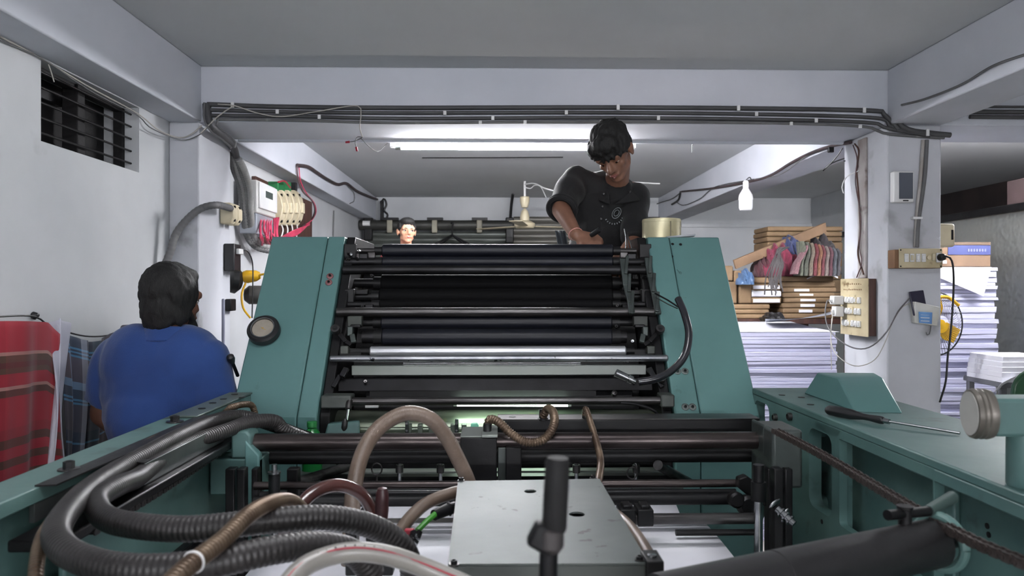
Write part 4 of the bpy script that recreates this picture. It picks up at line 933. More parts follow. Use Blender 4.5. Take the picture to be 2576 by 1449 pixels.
pipe('conduit', 'short fat dark conduit hanging at the beam and pillar corner', [(2250, 262, YC - 0.01), (2252, 285, YC - 0.015), (2262, 312, YC - 0.02), (2290, 328, YC - 0.02), (2340, 335, YC - 0.015), (2390, 340, YC - 0.01)], 0.013, pipe_m, (2251, 2330))
for k, (py, r) in enumerate(((281, 0.011), (294, 0.010), (268, 0.006))):
    pipe('conduit', ['upper dark conduit on the beam past the pillar', 'lower dark conduit on the beam past the pillar', 'thin dark conduit on the beam past the pillar'][k], [(2440, py, YC), (2600, py + 1, YC), (2760, py + 1, YC)], r, pipe_m)
# bundle turning round the left column
pipe('cable_bundle', 'thick dark cable bundle bending down beside the left column', [(520, 262, YC), (523, 296, YC - 0.005), (532, 318, YC), (556, 340, 3.60), (582, 362, 3.80), (592, 385, 3.94), (596, 412, 4.04)], 0.019, pipe_m, (), clip_m=white_p)
pipe('cable', 'pale cable wrapped along the corner cable bundle', [(514, 258, YC - 0.02), (514, 300, YC - 0.02), (530, 330, YC - 0.025), (560, 352, YC - 0.02), (582, 372, YC - 0.02)], 0.005, grey_p, cat='cable')
pipe('cable', 'pale cable beside the bend of the corner bundle', [(548, 300, YC - 0.02), (545, 316, YC - 0.025), (570, 335, YC - 0.02), (592, 355, YC - 0.02), (590, 372, YC - 0.02)], 0.0045, grey_p, cat='cable')
def wire(label, pts, r=0.0022, m=None, cat='wire', name='wire', group=None, n=7):
    P = spline([at(*p) if not isinstance(p, Vector) else p for p in pts], 0.02)
    return tag(MB().tube(P, r, n).build(name, m or grey_p), label, cat, group)
w_cream = pm('wire_cream', (176, 172, 164), (150, 146, 140), 6, 0.5)
wire('pale wire sagging along the upper conduits to the loose ends', [(548, 262, YC - 0.015), (590, 266, YC - 0.018), (650, 285, YC - 0.018), (710, 293, YC - 0.018), (800, 280, YC - 0.018), (895, 266, YC - 0.018), (908, 285, YC - 0.018), (905, 320, YC - 0.018), (912, 345, YC - 0.018)], 0.0028, w_cream)
wire('thin wire from the corner bundle up to the first clip', [(505, 335, YC - 0.02), (540, 300, YC - 0.02), (566, 280, YC - 0.02), (588, 266, YC - 0.018)], 0.003, w_cream)
wire('thin curly wire leading to the end of the glowing tube', [(908, 348, 3.85), (930, 370, 3.9), (950, 382, 3.93), (965, 370, 3.95), (980, 355, 3.96)], 0.0022, grey_p)
for k, pts in enumerate(([(912, 345, YC - 0.018), (898, 345, 3.48), (894, 358, 3.48), (896, 370, 3.48)], [(912, 345, YC - 0.018), (900, 352, 3.48), (888, 356, 3.48), (880, 357, 3.48)])):
    P = spline([at(*p) for p in pts], 0.01); t = thing('loose_wire', ['loose wire end with red tape hanging straight below the beam', 'loose wire end with red tape pointing sideways below the beam'][k], 'wire', P[0])
    MB().tube(P, 0.002, 6).build('core', grey_p, t); MB().cyl(P[-1], P[-1] + (P[-1] - P[-3]).normalized() * 0.02, 0.006, 0.005, n=6).build('red_tape', red_p, t)
wire('thin wires along the wall passing the barred window', [atx(0, 92, XL + 0.01), atx(100, 145, XL + 0.01), atx(230, 222, XL + 0.012), atx(345, 285, XL + 0.012), atx(400, 328, XL + 0.05), at(450, 346, 3.46), at(480, 338, 3.46), at(508, 315, 3.46)], 0.003, w_cream)
wire('second sagging wire just under the window wire', [atx(0, 102, XL + 0.01), atx(110, 150, XL + 0.012), atx(230, 230, XL + 0.012), atx(345, 290, XL + 0.012), atx(380, 322, XL + 0.05), at(455, 352, 3.45), at(500, 340, 3.46), at(525, 318, 3.46)], 0.0025, grey_p)
wire('short wire tail dangling in front of the barred window', [atx(122, 162, XL + 0.02), atx(130, 185, XL + 0.02), atx(136, 206, XL + 0.02)], 0.002, w_cream)
wire('wire along the far beam between tube and pillar', [(1540, 347, YZ + 0.02), (1800, 347, YZ + 0.02), (2176, 343, YZ + 0.02)], 0.0035, grey_p)
wire('short wire hanging from the beam near the pillar side', [(1748, 343, YZ + 0.02), (1742, 360, YZ + 0.02), (1741, 384, YZ + 0.02)], 0.0028, grey_p)
MB().box(at(1356, 350, YZ + 0.02), (0.03, 0.02, 0.02))
tag(MB().box(at(1356, 349, YZ + 0.022), (0.036, 0.02, 0.022)).build('junction_clamp', grey_p, bevel=0.004), 'small grey junction clamp on the beam above the tube', 'clamp')
wire('thin slit wire on the ceiling behind the glowing tube', [V(at(1062, 404, 5.9).x, 5.9, ZCEIL - 0.004), V(at(1250, 404, 5.9).x, 5.88, ZCEIL - 0.004), V(at(1415, 410, 5.9).x, 5.85, ZCEIL - 0.004)], 0.004, iron)
# wiring along the left beam of the back bay
wl_pts = [V(xbi + 0.012, 4.62, at(752, 416, 4.62).z), V(xbi + 0.012, 4.95, at(800, 430, 4.95).z), V(xbi + 0.012, 5.5, at(850, 458, 5.5).z), V(xbi + 0.012, 6.3, at(905, 488, 6.3).z), V(xbi + 0.012, 7.6, at(962, 500, 7.6).z)]
b_x = lambda px, py: atx(px, py, xbi + 0.012)
pipe('wire_loom', 'taped dark wire loom stapled along the left beam of the back bay', [b_x(748, 416), b_x(775, 420), b_x(800, 436), b_x(825, 452), b_x(850, 464), b_x(872, 462), b_x(900, 482), b_x(935, 497), b_x(962, 508), b_x(968, 530)], 0.013, pm('loom_tape', (70, 54, 56), (46, 40, 42), 12, 0.6, bump=0.3, bscale=30), (), 'wire loom')
wire('paired wires dropping from the loom to the fuse holders', [b_x(747, 418), b_x(750, 450), b_x(762, 482), b_x(785, 505), b_x(792, 530), atx(782, 555, XL + 0.1), atx(760, 570, XL + 0.1)], 0.006, pm('wire_maroon', (96, 68, 72), (70, 54, 58), 14, 0.5))
wire('reddish wire dropping beside the paired wires', [b_x(752, 420), b_x(756, 455), b_x(770, 485), b_x(790, 510), b_x(795, 532), atx(786, 552, XL + 0.11), atx(770, 565, XL + 0.11)], 0.004, wire_r)
wire('thin tail hanging from the loom in the back bay', [b_x(876, 468), b_x(890, 485), b_x(891, 505), b_x(880, 512)], 0.004, grey_p)
wire('pale wire running down the far left wall', [atx(840, 530, XL + 0.01), atx(839, 570, XL + 0.01), atx(838, 610, XL + 0.01)], 0.006, grey_p)

# ------------------------------------------------------------------ meter board on the left wall
Ym = lambda px: atx(px, 500, XL).y
bd = MB().bx(XL + 0.002, XL + 0.03, Ym(632), Ym(776), CZ + 0.28, CZ + 0.70).build('meter_backboard', wood_d, bevel=0.004)
tag(bd, 'dark wooden board on the wall behind the electricity meter', 'board')
XM = XL + 0.14
m0 = atx(645, 500, XM); y0, y1 = atx(647, 500, XM).y, atx(700, 500, XM).y
zt_, zb_ = atx(648, 452, XM).z, atx(648, 535, XM).z
mt = thing('electricity_meter', 'white electricity meter box with a small display on the left wall', 'meter', (XL + 0.08, (y0 + y1) / 2, zb_))
MB().bx(XL + 0.03, XM, y0, y1 - 0.05, zb_, zt_).build('meter_case', pm('meter_grey', (196, 196, 192), (180, 180, 178), 4, 0.5), mt, bevel=0.008)
MB().bx(XM, XM + 0.012, y0 + 0.02, y1 - 0.06, zb_ + 0.03, zt_ - 0.01).build('meter_front', white_p, mt, bevel=0.004)
MB().bx(XM + 0.012, XM + 0.014, y0 + 0.12, y1 - 0.16, zt_ - 0.09, zt_ - 0.05).build('display', pm('lcd', (70, 80, 76), (60, 70, 66), 4, 0.2), mt)
MB().bx(XL + 0.03, XM - 0.01, y0 + 0.02, y1 - 0.07, zb_ - 0.12, zb_).build('terminal_cover', pm('clear_cover', (190, 196, 206), (176, 182, 194), 4, 0.2, alpha=0.55), mt, bevel=0.006)
tag(MB().bx(XL, XL + 0.05, Ym(626), Ym(640), CZ + 0.48, CZ + 0.66).build('junction_box', iron, bevel=0.01), 'rounded dark junction box beside the electricity meter', 'box')
for k in range(4):
    px = 706 + k * 15; ya = atx(px, 520, XM - 0.02).y; yb = atx(px + 12, 520, XM - 0.02).y
    zt2 = at(px, 478, ya).z; zb2 = at(px, 565, ya).z
    f = thing('fuse_holder', ['cream fuse holder nearest the electricity meter', 'second cream fuse holder from the meter', 'third cream fuse holder from the meter', 'cream fuse holder farthest from the meter'][k], 'fuse holder', (XL + 0.03, (ya + yb) / 2, zb2), 'fuse holders by the meter')
    yc = (ya + yb) / 2; hh = zt2 - zb2
    MB().prism([V(XL + 0.03, ya, zb2), V(XM - 0.05, ya, zb2), V(XM - 0.02, ya, zb2 + hh * 0.2), V(XM - 0.005, ya, zb2 + hh * 0.5), V(XM - 0.02, ya, zb2 + hh * 0.8), V(XM - 0.05, ya, zt2), V(XL + 0.03, ya, zt2)], (0, (yb - ya) * 0.85, 0)).build('carrier', cream_p, f, bevel=0.004)
    MB().bx(XM - 0.03, XM + 0.004, yc - 0.03, yc + 0.02, zb2 + hh * 0.35, zb2 + hh * 0.65).build('handle', cream_p, f, bevel=0.004)
    MB().bx(XL + 0.03, XM - 0.05, ya + 0.03, yb - 0.05, zt2, zt2 + 0.06).build('terminal', pm('green_terminal', (40, 120, 70), (30, 100, 56), 6, 0.5) if k < 3 else black_p, f)
    for dz in (0.12, 0.88): MB().cyl((XM - 0.05, yc, zb2 + hh * dz), (XM - 0.025, yc, zb2 + hh * dz), 0.010, n=10).build('screw', iron, f)
def bundle(label, name, cat, paths, r, m):
    t = thing(name, label, cat, paths[0][0])
    for q in paths: MB().tube(spline(q, 0.02), r, 7).build('strand', m, t)
    return t
ps = []
for k in range(12):
    a = 655 + k * 4.2; e = 660 + k * 5 + R.uniform(-6, 6)
    ps.append([atx(a, 548, XM - 0.02), atx(a - 2 + R.uniform(-4, 4), 578, XM + R.uniform(0, .02)), atx(a + R.uniform(-2, 10), 600, XM + 0.01 + 0.02 * R.random()), atx(e, 612 + R.uniform(-4, 5), XM - 0.02)])
bundle('tangle of crimson wires looping below the electricity meter', 'wire_bundle', 'wires', ps, 0.0055, wire_r)
bundle('crimson wires running from the meter up to the fuse holders', 'wire_bundle', 'wires', [[atx(690 + k * 3, 612 - k * 3, XM - 0.03), atx(720 + k * 3, 600 - k * 4, XM), atx(750, 588 - k * 3, XM), atx(778, 562 + k, XM - 0.03)] for k in range(5)], 0.0055, wire_r)
bundle('thin white wires hanging below the cream fuse holders', 'wire_bundle', 'wires', [[atx(708 + k * 13, 566, XM - 0.04), atx(712 + k * 12, 580, XM - 0.02), atx(706 + k * 13, 600, XM - 0.03)] for k in range(4)], 0.005, white_p)
wire('dark red wire curling over the top of the meter', [atx(700, 458, XM - 0.03), atx(716, 456, XM - 0.02), atx(730, 472, XM - 0.03)], 0.006, red_p)
# grey corrugated conduits sweeping down from the beam
for k in range(4):
    dx = k * 9
    hose('corrugated_conduit', ['grey corrugated conduit closest to the column', 'second grey corrugated conduit beside the column', 'third grey corrugated conduit beside the column', 'grey corrugated conduit closest to the meter'][k], [at(585 + dx * 0.6, 385 + dx * .6, 3.97), at(588 + dx * 1.0, 424 + dx * 0.2, 4.05), at(604 + dx * 0.9, 470 + dx * .2, 4.2), at(612 + dx * 0.7, 530, 4.3), at(620 + dx * 0.6, 590 - dx * .2, 4.4), at(645 + dx * .3, 622 - dx * .3, 4.5), at(690, 634 - dx * .3, 4.6)], 0.017, [grey_p, pm('conduit_pale', (140, 140, 138), (112, 112, 112), 6, 0.6), grey_p, pm('conduit_pale', (140, 140, 138))][k], 0.02, 0.08, 12, 'conduit')
# arching conduit with a two-pole switch on the column side
hose('corrugated_conduit', 'grey taped conduit arching from the column down the left wall', [at(580, 524, 3.72), at(545, 516, 3.47), at(505, 525, 3.44), at(470, 553, 3.42), at(442, 590, 3.40), at(430, 630, 3.38), V(XL + 0.03, 3.36, at(426, 690, 3.36).z), V(XL + 0.03, 3.36, at(426, 760, 3.36).z)], 0.016, grey_p, 0.02, 0.08, 12, 'conduit')
xc = xbi - 0.012
for k in range(2):
    f = thing('switch_fuse', ['cream switch fuse at the front of the column side', 'cream switch fuse at the rear of the column side'][k], 'fuse holder', (xc + 0.03, 3.78 + k * 0.07, at(590, 565, 3.8).z))
    za, zb2 = at(590, 565, 3.8).z, at(590, 512, 3.8).z; ya = 3.75 + k * 0.07
    MB().prism([V(xc, ya, za), V(xc + 0.05, ya, za), V(xc + 0.07, ya, za + 0.03), V(xc + 0.07, ya, zb2 - 0.03), V(xc + 0.05, ya, zb2), V(xc, ya, zb2)], (0, 0.06, 0)).build('carrier', cream_p, f, bevel=0.005)
    for zz in (za + 0.02, zb2 - 0.02): MB().cyl((xc + 0.05, ya + 0.03, zz), (xc + 0.068, ya + 0.03, zz), 0.007, n=10).build('screw', iron, f)
# black starter box, flex and wall fan
sb = thing('starter_box', 'black starter box with a plug beside the column', 'switch', atx(592, 680, XL + 0.1))
p = atx(592, 650, XL + 0.05); MB().bx(xc, xc + 0.055, 3.80, 3.90, at(590, 682, 3.85).z, at(590, 614, 3.85).z).build('case', black_p, sb, bevel=0.006)
MB().bx(xc + 0.055, xc + 0.075, 3.82, 3.88, at(590, 640, 3.85).z, at(590, 626, 3.85).z).build('plug', white_p, sb, bevel=0.004)
wire('thin black flex hanging from the starter plug', [at(605, 632, 3.86), at(622, 632, 3.95), at(635, 660, 4.0), at(636, 720, 4.0), at(634, 800, 4.0)], 0.0035, black_p, 'cable', 'cable')
tag(MB().bx(xc, xc + 0.03, 3.82, 3.90, at(590, 782, 3.86).z, at(590, 752, 3.86).z).build('socket_box', iron, bevel=0.005), 'small dark socket box low on the column side', 'socket')
fan = thing('wall_fan', 'black wall fan with a yellow motor beside the column', 'fan', at(620, 720, 4.15))
fc = at(606, 706, 4.12)
MB().lathe([(0, 0), (0.05, 0.003), (0.075, 0.03), (0.07, 0.06), (0, 0.07)], fc, (-0.8, -0.6, 0.1), 28).build('grille', black_p, fan)
MB().lathe([(0, 0), (0.03, 0), (0.036, 0.02), (0.03, 0.07), (0.018, 0.09), (0, 0.09)], at(612, 697, 4.10), (0.9, 0.2, 0.1), 20).build('motor', yellow_p, fan)
MB().lathe([(0, 0), (0.03, 0.004), (0.052, 0.03), (0.052, 0.10), (0.04, 0.13), (0, 0.135)], at(612, 742, 4.15), (0.9, 0.3, 0), 24).build('base_housing', pm('fan_grey', (62, 60, 58), (50, 48, 46), 6, 0.5), fan)
MB().tube(spline([at(618, 712, 4.08), at(608, 740, 4.06), at(612, 775, 4.06), at(630, 800, 4.08)], 0.02), 0.006, 8).build('yellow_frame', yellow_p, fan)
MB().tube(spline([at(640, 700, 4.1), at(660, 690, 4.1), at(690, 690, 4.1)], 0.02), 0.006, 8).build('yellow_frame', yellow_p, fan)
tag(MB().bx(at(541, 800, 3.40).x, at(549, 800, 3.40).x, 3.474, 3.489, 0.0, at(545, 752, 3.40).z).build('plastic_strip', pm('strip_lilac', (150, 152, 172), (136, 138, 158), 5, 0.5), bevel=0.006), 'grey lilac plastic strip standing by the column face', 'strip')
# ------------------------------------------------------------------ clothes hung along the left wall
XW = XL + 0.05
cl_r = stripes('red_plaid', [(0.0, (150, 40, 50)), (0.45, (150, 40, 50)), (0.5, (120, 34, 42)), (0.8, (150, 40, 50))],
               [(0.0, (168, 40, 56)), (0.17, (188, 150, 140)), (0.19, (44, 70, 52)), (0.23, (48, 44, 40)), (0.26, (44, 70, 52)), (0.29, (168, 40, 56)), (0.36, (188, 150, 140)), (0.38, (44, 60, 48)), (0.42, (168, 40, 56)), (0.60, (150, 44, 54)), (0.66, (52, 62, 48)), (0.71, (168, 40, 56)), (0.77, (52, 66, 50)), (0.82, (168, 40, 56)), (0.88, (52, 66, 50)), (0.93, (160, 40, 52))], 0.62, period_v=1.75, period_u=2.0)
def drape(name, label, x0, x1, ytop, zbot, m, folds, amp, base=0.05, th=0.004, nu=48, nv=48, cat='cloth', slant=0.0):
    """cloth hanging from a line near the wall; ytop(u) gives the picture row of the upper hem"""
    def fn(u, v):
        px = x0 + (x1 + slant * v - x0) * u
        P0 = atx(px, ytop(u), XW); z = P0.z + (zbot - P0.z) * v
        w = amp * (0.35 + 0.65 * v) * (math.sin(u * folds * 2 * PI + 1.3 * v) + 0.4 * math.sin(u * folds * 4.3 * PI + 2 + v))
        return V(XL + base + 0.02 + w + 0.02 * math.sin(v * 4 + u * 3), P0.y + 0.015 * math.sin(v * 3 + u * 9), z)
    o = MB().grid(fn, nu, nv).build(name, m, solid=th); return tag(o, label, cat)
drape('towel', 'red and green striped plaid cloth hanging at the left edge', -160, 84, lambda u: 815 - 8 * math.sin(u * PI) + (26 * max(0, u - 0.85) / 0.15), 0.55, cl_r, 2.2, 0.018, 0.10, slant=62)
drape('cloth', 'plain white cloth hanging between the red and blue plaids', 72, 128, lambda u: 800 + 30 * abs(u - 0.4), 0.80, pm('white_cloth', (196, 196, 206), (180, 180, 192), 6, 0.9, bump=0.2), 1.2, 0.012, 0.085)
bl = stripes('blue_plaid', [(0.0, (46, 50, 62)), (0.10, (70, 110, 150)), (0.115, (46, 50, 62)), (0.13, (70, 110, 150)), (0.145, (46, 60, 80)), (0.30, (150, 156, 170)), (0.36, (40, 44, 58)), (0.52, (60, 76, 84)), (0.62, (66, 54, 58)), (0.85, (96, 88, 84)), (0.92, (50, 46, 54))],
              [(0.0, (56, 62, 76)), (0.08, (80, 140, 180)), (0.095, (52, 56, 70)), (0.11, (80, 140, 180)), (0.125, (52, 56, 70)), (0.14, (80, 140, 180)), (0.155, (84, 70, 76)), (0.34, (120, 150, 180)), (0.40, (44, 56, 74)), (0.47, (80, 140, 180)), (0.485, (44, 52, 70)), (0.50, (80, 140, 180)), (0.515, (70, 60, 66)), (0.72, (40, 44, 56)), (0.80, (86, 140, 176)), (0.815, (52, 50, 60))], 0.5, period_v=1.9, period_u=1.4)
drape('lungi', 'dark blue plaid sarong hanging beside the man in blue', 122, 352, lambda u: 822 + 40 * math.sin(min(1, u * 1.4) * PI) * (1 if u < 0.8 else 0.6) - 6 * u, 0.52, bl, 5.0, 0.022, 0.05, nu=90)
tag(MB().tube(spline([atx(-60, 800, XW), atx(80, 795, XW), atx(130, 822, XW), atx(220, 846, XW), atx(300, 838, XW), atx(375, 808, XW)], 0.03), 0.003, 7).build('clothesline', black_p), 'thin dark line carrying the plaid cloths on the wall', 'line')
tag(MB().lathe([(0, 0), (0.012, 0), (0.014, 0.006), (0.006, 0.02), (0, 0.022)], atx(82, 795, XL), (1, 0, 0.2), 14).build('wall_hook', black_p), 'small black hook above the white cloth', 'hook')

# ------------------------------------------------------------------ back wall: shutters, tube, hangers, ceiling fan
YS = 8.3
def shutter(name, label, x0, x1, ytop, m):
    t = thing(name, label, 'shutter', (at((x0 + x1) / 2, 600, YS).x, YS, 0))
    a = at(x0, ytop, YS); b = at(x1, ytop, YS); n = 15; H = 0.062
    mesh = None
    for k in range(30):
        z1 = a.z - k * H
        if z1 < 0.6: break
        if mesh is None:
            pr = []
            for j in range(9): w = j / 8; pr.append(V(a.x, YS - 0.016 * math.sin(w * PI), z1 - H * w))
            pr += [V(a.x, YS + 0.006, z1 - H), V(a.x, YS + 0.006, z1)]
            o = MB().prism(pr, (b.x - a.x, 0, 0)).build('slat', m, t); mesh = o
        else:
            o = mesh.copy(); COL.objects.link(o); o.location = mesh.location + V(0, 0, -k * H)
    return t
sh_m = pm('shutter_grey', (96, 100, 96), (74, 78, 74), 3, 0.45, 0.4, bump=0.1, stretch=(0.4, 1, 3))
sh_m2 = pm('shutter_pale', (108, 106, 100), (88, 86, 80), 3, 0.45, 0.4, bump=0.1, stretch=(0.4, 1, 3))
s1_ = shutter('rolling_shutter', 'grey rolling shutter behind the boy with brackets on its tube', 925, 1278, 582, sh_m)
s2_ = shutter('rolling_shutter', 'paler rolling shutter behind the man in black', 1292, 1660, 545, sh_m2)
a = at(905, 566, YS - 0.06); b = at(1290, 566, YS - 0.06)
MB().cyl((a.x, YS - 0.06, a.z), (b.x, YS - 0.06, a.z), 0.055, n=20).build('roller_tube', pm('tube_grey', (66, 66, 62), (52, 52, 50), 3, 0.5, 0.4), s1_)
for px in (980, 1093, 1206):
    p = at(px, 566, YS - 0.12); MB().bx(p.x - 0.03, p.x + 0.03, YS - 0.135, YS - 0.09, p.z - 0.085, p.z + 0.055).build('strap', pm('strap_tan', (150, 146, 130), (124, 120, 106), 6, 0.6), s1_, bevel=0.008)
    MB().bx(p.x - 0.085, p.x + 0.09, YS - 0.10, YS - 0.02, p.z + 0.055, p.z + 0.085).build('bracket', black_m, s1_)
for px, y0_, y1_ in ((927, 520, 605), (1282, 548, 612)):
    p = at(px, y0_, YS - 0.04); q_ = at(px, y1_, YS - 0.04); MB().bx(p.x - 0.045, p.x + 0.045, YS - 0.09, YS + 0.01, q_.z, p.z).build('side_bracket', black_m, s1_, bevel=0.01)
p = at(913, 562, YS - 0.1); MB().cyl(p, p + V(0.08, 0, 0), 0.03, n=16).build('tube_end', white_p, s1_)
tag(MB().bx(at(957, 520, YS).x, at(966, 520, YS).x, YS - 0.02, YS + 0.0, at(960, 560, YS).z, at(960, 505, YS).z).build('cable_duct', black_m, bevel=0.004), 'dark vertical duct in the back corner above the shutter', 'duct')
wire('tangled dark wires at the back corner duct', [at(958, 512, YS - 0.04), at(966, 500, YS - 0.05), at(972, 515, YS - 0.05), at(966, 530, YS - 0.05), at(975, 540, YS - 0.05), at(970, 556, YS - 0.05)], 0.012, black_m)
tag(MB().tube(spline([V(at(1292, 462, 8.0).x, 8.1, ZCEIL), at(1290, 490, 8.2), at(1286, 520, 8.24), at(1283, 560, 8.26)], 0.05), 0.016, 8).build('hanging_cable', black_m), 'dark cable dropping from the ceiling to the shutter post', 'cable')
for k in range(6):
    base = at(1137, 562, 7.9) + V(0, 0.02 * k, 0); t = thing('clothes_hanger', ['front black clothes hanger on the shutter tube', 'second black clothes hanger on the shutter tube', 'third black clothes hanger on the shutter tube', 'fourth black clothes hanger on the shutter tube', 'fifth black clothes hanger on the shutter tube', 'rearmost black clothes hanger on the shutter tube'][k], 'hanger', base, 'black clothes hangers')
    an = -0.9 + 0.36 * k; d = V(math.cos(an), math.sin(an), 0)
    hk = spline([base + V(-0.015, 0, 0.0), base + V(0, 0, 0.02), base + V(0.012, 0, 0), base + V(0, 0, -0.03), base + V(0, 0, -0.12)], 0.01)
    MB().tube(hk, 0.006, 6).build('hook', black_p, t)
    s_ = base + V(0, 0, -0.12); MB().tube([s_, s_ + d * 0.19 + V(0, 0, -0.10)], 0.010, 6).tube([s_, s_ - d * 0.19 + V(0, 0, -0.10)], 0.010, 6).build('shoulder', black_p, t)
    MB().tube([s_ + d * 0.19 + V(0, 0, -0.10), s_ - d * 0.19 + V(0, 0, -0.10)], 0.006, 6).build('bar', black_p, t)
yf_ = 7.2; fx = at(1320, 500, yf_).x
cf = thing('ceiling_fan', 'cream ceiling fan hanging near the back wall', 'fan', (fx, yf_, at(0, 578, yf_).z))
zz = lambda py: at(1320, py, yf_).z
MB().cyl((fx, yf_, zz(495)), (fx, yf_, ZCEIL), 0.012, n=12).build('down_rod', white_p, cf)
MB().lathe([(0.010, zz(523)), (0.03, zz(522)), (0.046, zz(508)), (0.048, zz(497)), (0.042, zz(495)), (0, zz(495))], (fx, yf_, 0), (0, 0, 1), 24).build('canopy', cream_p, cf)
MB().lathe([(0, zz(555)), (0.044, zz(555)), (0.046, zz(545)), (0.034, zz(532)), (0.012, zz(525)), (0, zz(524))], (fx, yf_, 0), (0, 0, 1), 24).build('coupling', cream_p, cf)
MB().lathe([(0, zz(574)), (0.085, zz(574)), (0.10, zz(568)), (0.10, zz(562)), (0.06, zz(556)), (0, zz(555))], (fx, yf_, 0), (0, 0, 1), 32).build('motor', cream_p, cf)
for k in range(3):
    an = 0.35 + k * 2 * PI / 3; d = V(math.cos(an), math.sin(an), 0); s_ = V(-d.y, d.x, 0); c = V(fx, yf_, zz(570))
    P = [c + d * 0.1 - s_ * 0.045, c + d * 0.58 - s_ * 0.065, c + d * 0.60, c + d * 0.58 + s_ * 0.06, c + d * 0.1 + s_ * 0.045]
    MB().prism(P, (0, 0, 0.006)).build('blade', cream_p, cf, bevel=0.002)
wire('white flex draped across the ceiling from the fan', [V(fx, yf_, ZCEIL - 0.03), at(1345, 462, 7.0), at(1375, 475, 6.9), at(1420, 480, 6.9), at(1560, 460, 6.8), at(1660, 462, 6.8)], 0.007, white_p, 'cable', 'cable')
wire('short white flex tail by the fan rod', [V(fx, yf_ - 0.02, zz(472)), at(1335, 474, 7.15), at(1345, 466, 7.1), at(1360, 470, 7.1), at(1374, 497, 7.0)], 0.005, white_p, 'cable', 'cable')
# ------------------------------------------------------------------ right column fittings
YP = YA
pb = thing('wall_box', 'small white framed wall box with a dark grey door on the pillar', 'box', at(2275, 510, YP))
px_box('box_case', white_p, 2248, 2300, 430, 509, YP - 0.035, YP, 0.006, pb)
px_box('box_door', pm('door_grey', (84, 88, 98), (74, 78, 88), 4, 0.35), 2263, 2297, 434, 500, YP - 0.039, YP - 0.034, 0.001, pb)
px_box('box_slot', black_p, 2272, 2286, 503, 506, YP - 0.037, YP - 0.034, 0.001, pb)
pipe('conduit', 'grey conduit running down the pillar to the switch board', [(2331, 352, YP - 0.012), (2326, 440, YP - 0.012), (2315, 520, YP - 0.012), (2309, 565, YP - 0.012), (2306, 622, YP - 0.012)], 0.010, grey_p, ())
MB()
tag(MB().tube(spline([at(2322, 352, YP - 0.008), at(2316, 440, YP - 0.008), at(2306, 540, YP - 0.008), at(2302, 622, YP - 0.008)], 0.03), 0.008, 8).build('conduit', pm('old_conduit', (176, 172, 168), (140, 134, 128), 6, 0.6)), 'pale old conduit just beside the grey one on the pillar', 'conduit')
tag(px_box('conduit_clip', white_p, 2298, 2322, 545, 551, YP - 0.026, YP, 0.002, thing('tmp', 'x', 'x')), 'small white clip holding the pillar conduit', 'clip')
# clip must be a thing of its own
_t = bpy.data.objects['tmp']; _c = _t.children[0]; _c.parent = None; _c.location = _t.location; bpy.data.objects.remove(_t)
board_m = pm('board_beige', (196, 184, 152), (168, 154, 122), 8, 0.5, spots=((110, 96, 66), 16, 0.60, 0.08), bump=0.1)
wood_b = pm('board_wood', (128, 94, 66), (106, 76, 52), 5, 0.6, stretch=(6, 1, 1))
sw = thing('switch_board', 'beige switch board with a black plug on the pillar front', 'switch board', at(2310, 678, YP))
px_box('box_body', wood_b, 2250, 2368, 628, 675, YP - 0.06, YP, 0.003, sw)
px_box('face_plate', board_m, 2262, 2371, 625, 674, YP - 0.066, YP - 0.06, 0.002, sw)
for k, px in enumerate((2276, 2290, 2305, 2319)):
    s_ = px_box('switch', white_p, px, px + 11, 638, 659, YP - 0.072, YP - 0.066, 0.002, sw); px_box('rocker', cream_p if k == 1 else white_p, px + 2, px + 9, 642, 655, YP - 0.077, YP - 0.071, 0.002, s_)
MB().lathe([(0, 0), (0.010, 0), (0.010, 0.006), (0, 0.006)], at(2336, 648, YP - 0.066), (0, -1, 0), 16).build('indicator', cream_p, sw)
px_box('switch', cream_p, 2346, 2354, 638, 656, YP - 0.072, YP - 0.066, 0.002, sw)
px_box('socket', white_p, 2356, 2369, 636, 660, YP - 0.072, YP - 0.066, 0.002, sw)
for px, py in ((2266, 629), (2367, 629), (2266, 670), (2367, 670)): MB().lathe([(0, 0), (0.004, 0), (0.003, 0.002), (0, 0.002)], at(px, py, YP - 0.066), (0, -1, 0), 10).build('screw', iron, sw)
pl = thing('plug_cable', 'black plug and long black cable hanging from the pillar switch board', 'cable', at(2368, 648, YP - 0.09))
MB().lathe([(0, 0), (0.016, 0), (0.018, 0.01), (0.015, 0.024), (0.007, 0.03), (0, 0.03)], at(2364, 648, YP - 0.07), (0.2, -1, 0.1), 16).build('plug', black_p, pl)
MB().tube(spline([at(2368, 648, YP - 0.095), at(2384, 645, YP - 0.10), at(2396, 662, YP - 0.09), at(2399, 720, YP - 0.06), at(2393, 820, YP - 0.05), at(2384, 900, YP - 0.05), at(2379, 960, YP - 0.05), at(2364, 1012, YP - 0.03)], 0.02), 0.0045, 8).build('flex', black_p, pl)
cb_ = thing('alarm_box', 'cream rounded box fixed on the far edge of the pillar', 'box', at(2386, 622, 3.62))
px_box('case', cream_p, 2330, 2404, 562, 621, 3.60, 3.72, 0.012, cb_); px_box('slot', iron, 2394, 2399, 578, 603, 3.597, 3.601, 0.001, cb_)
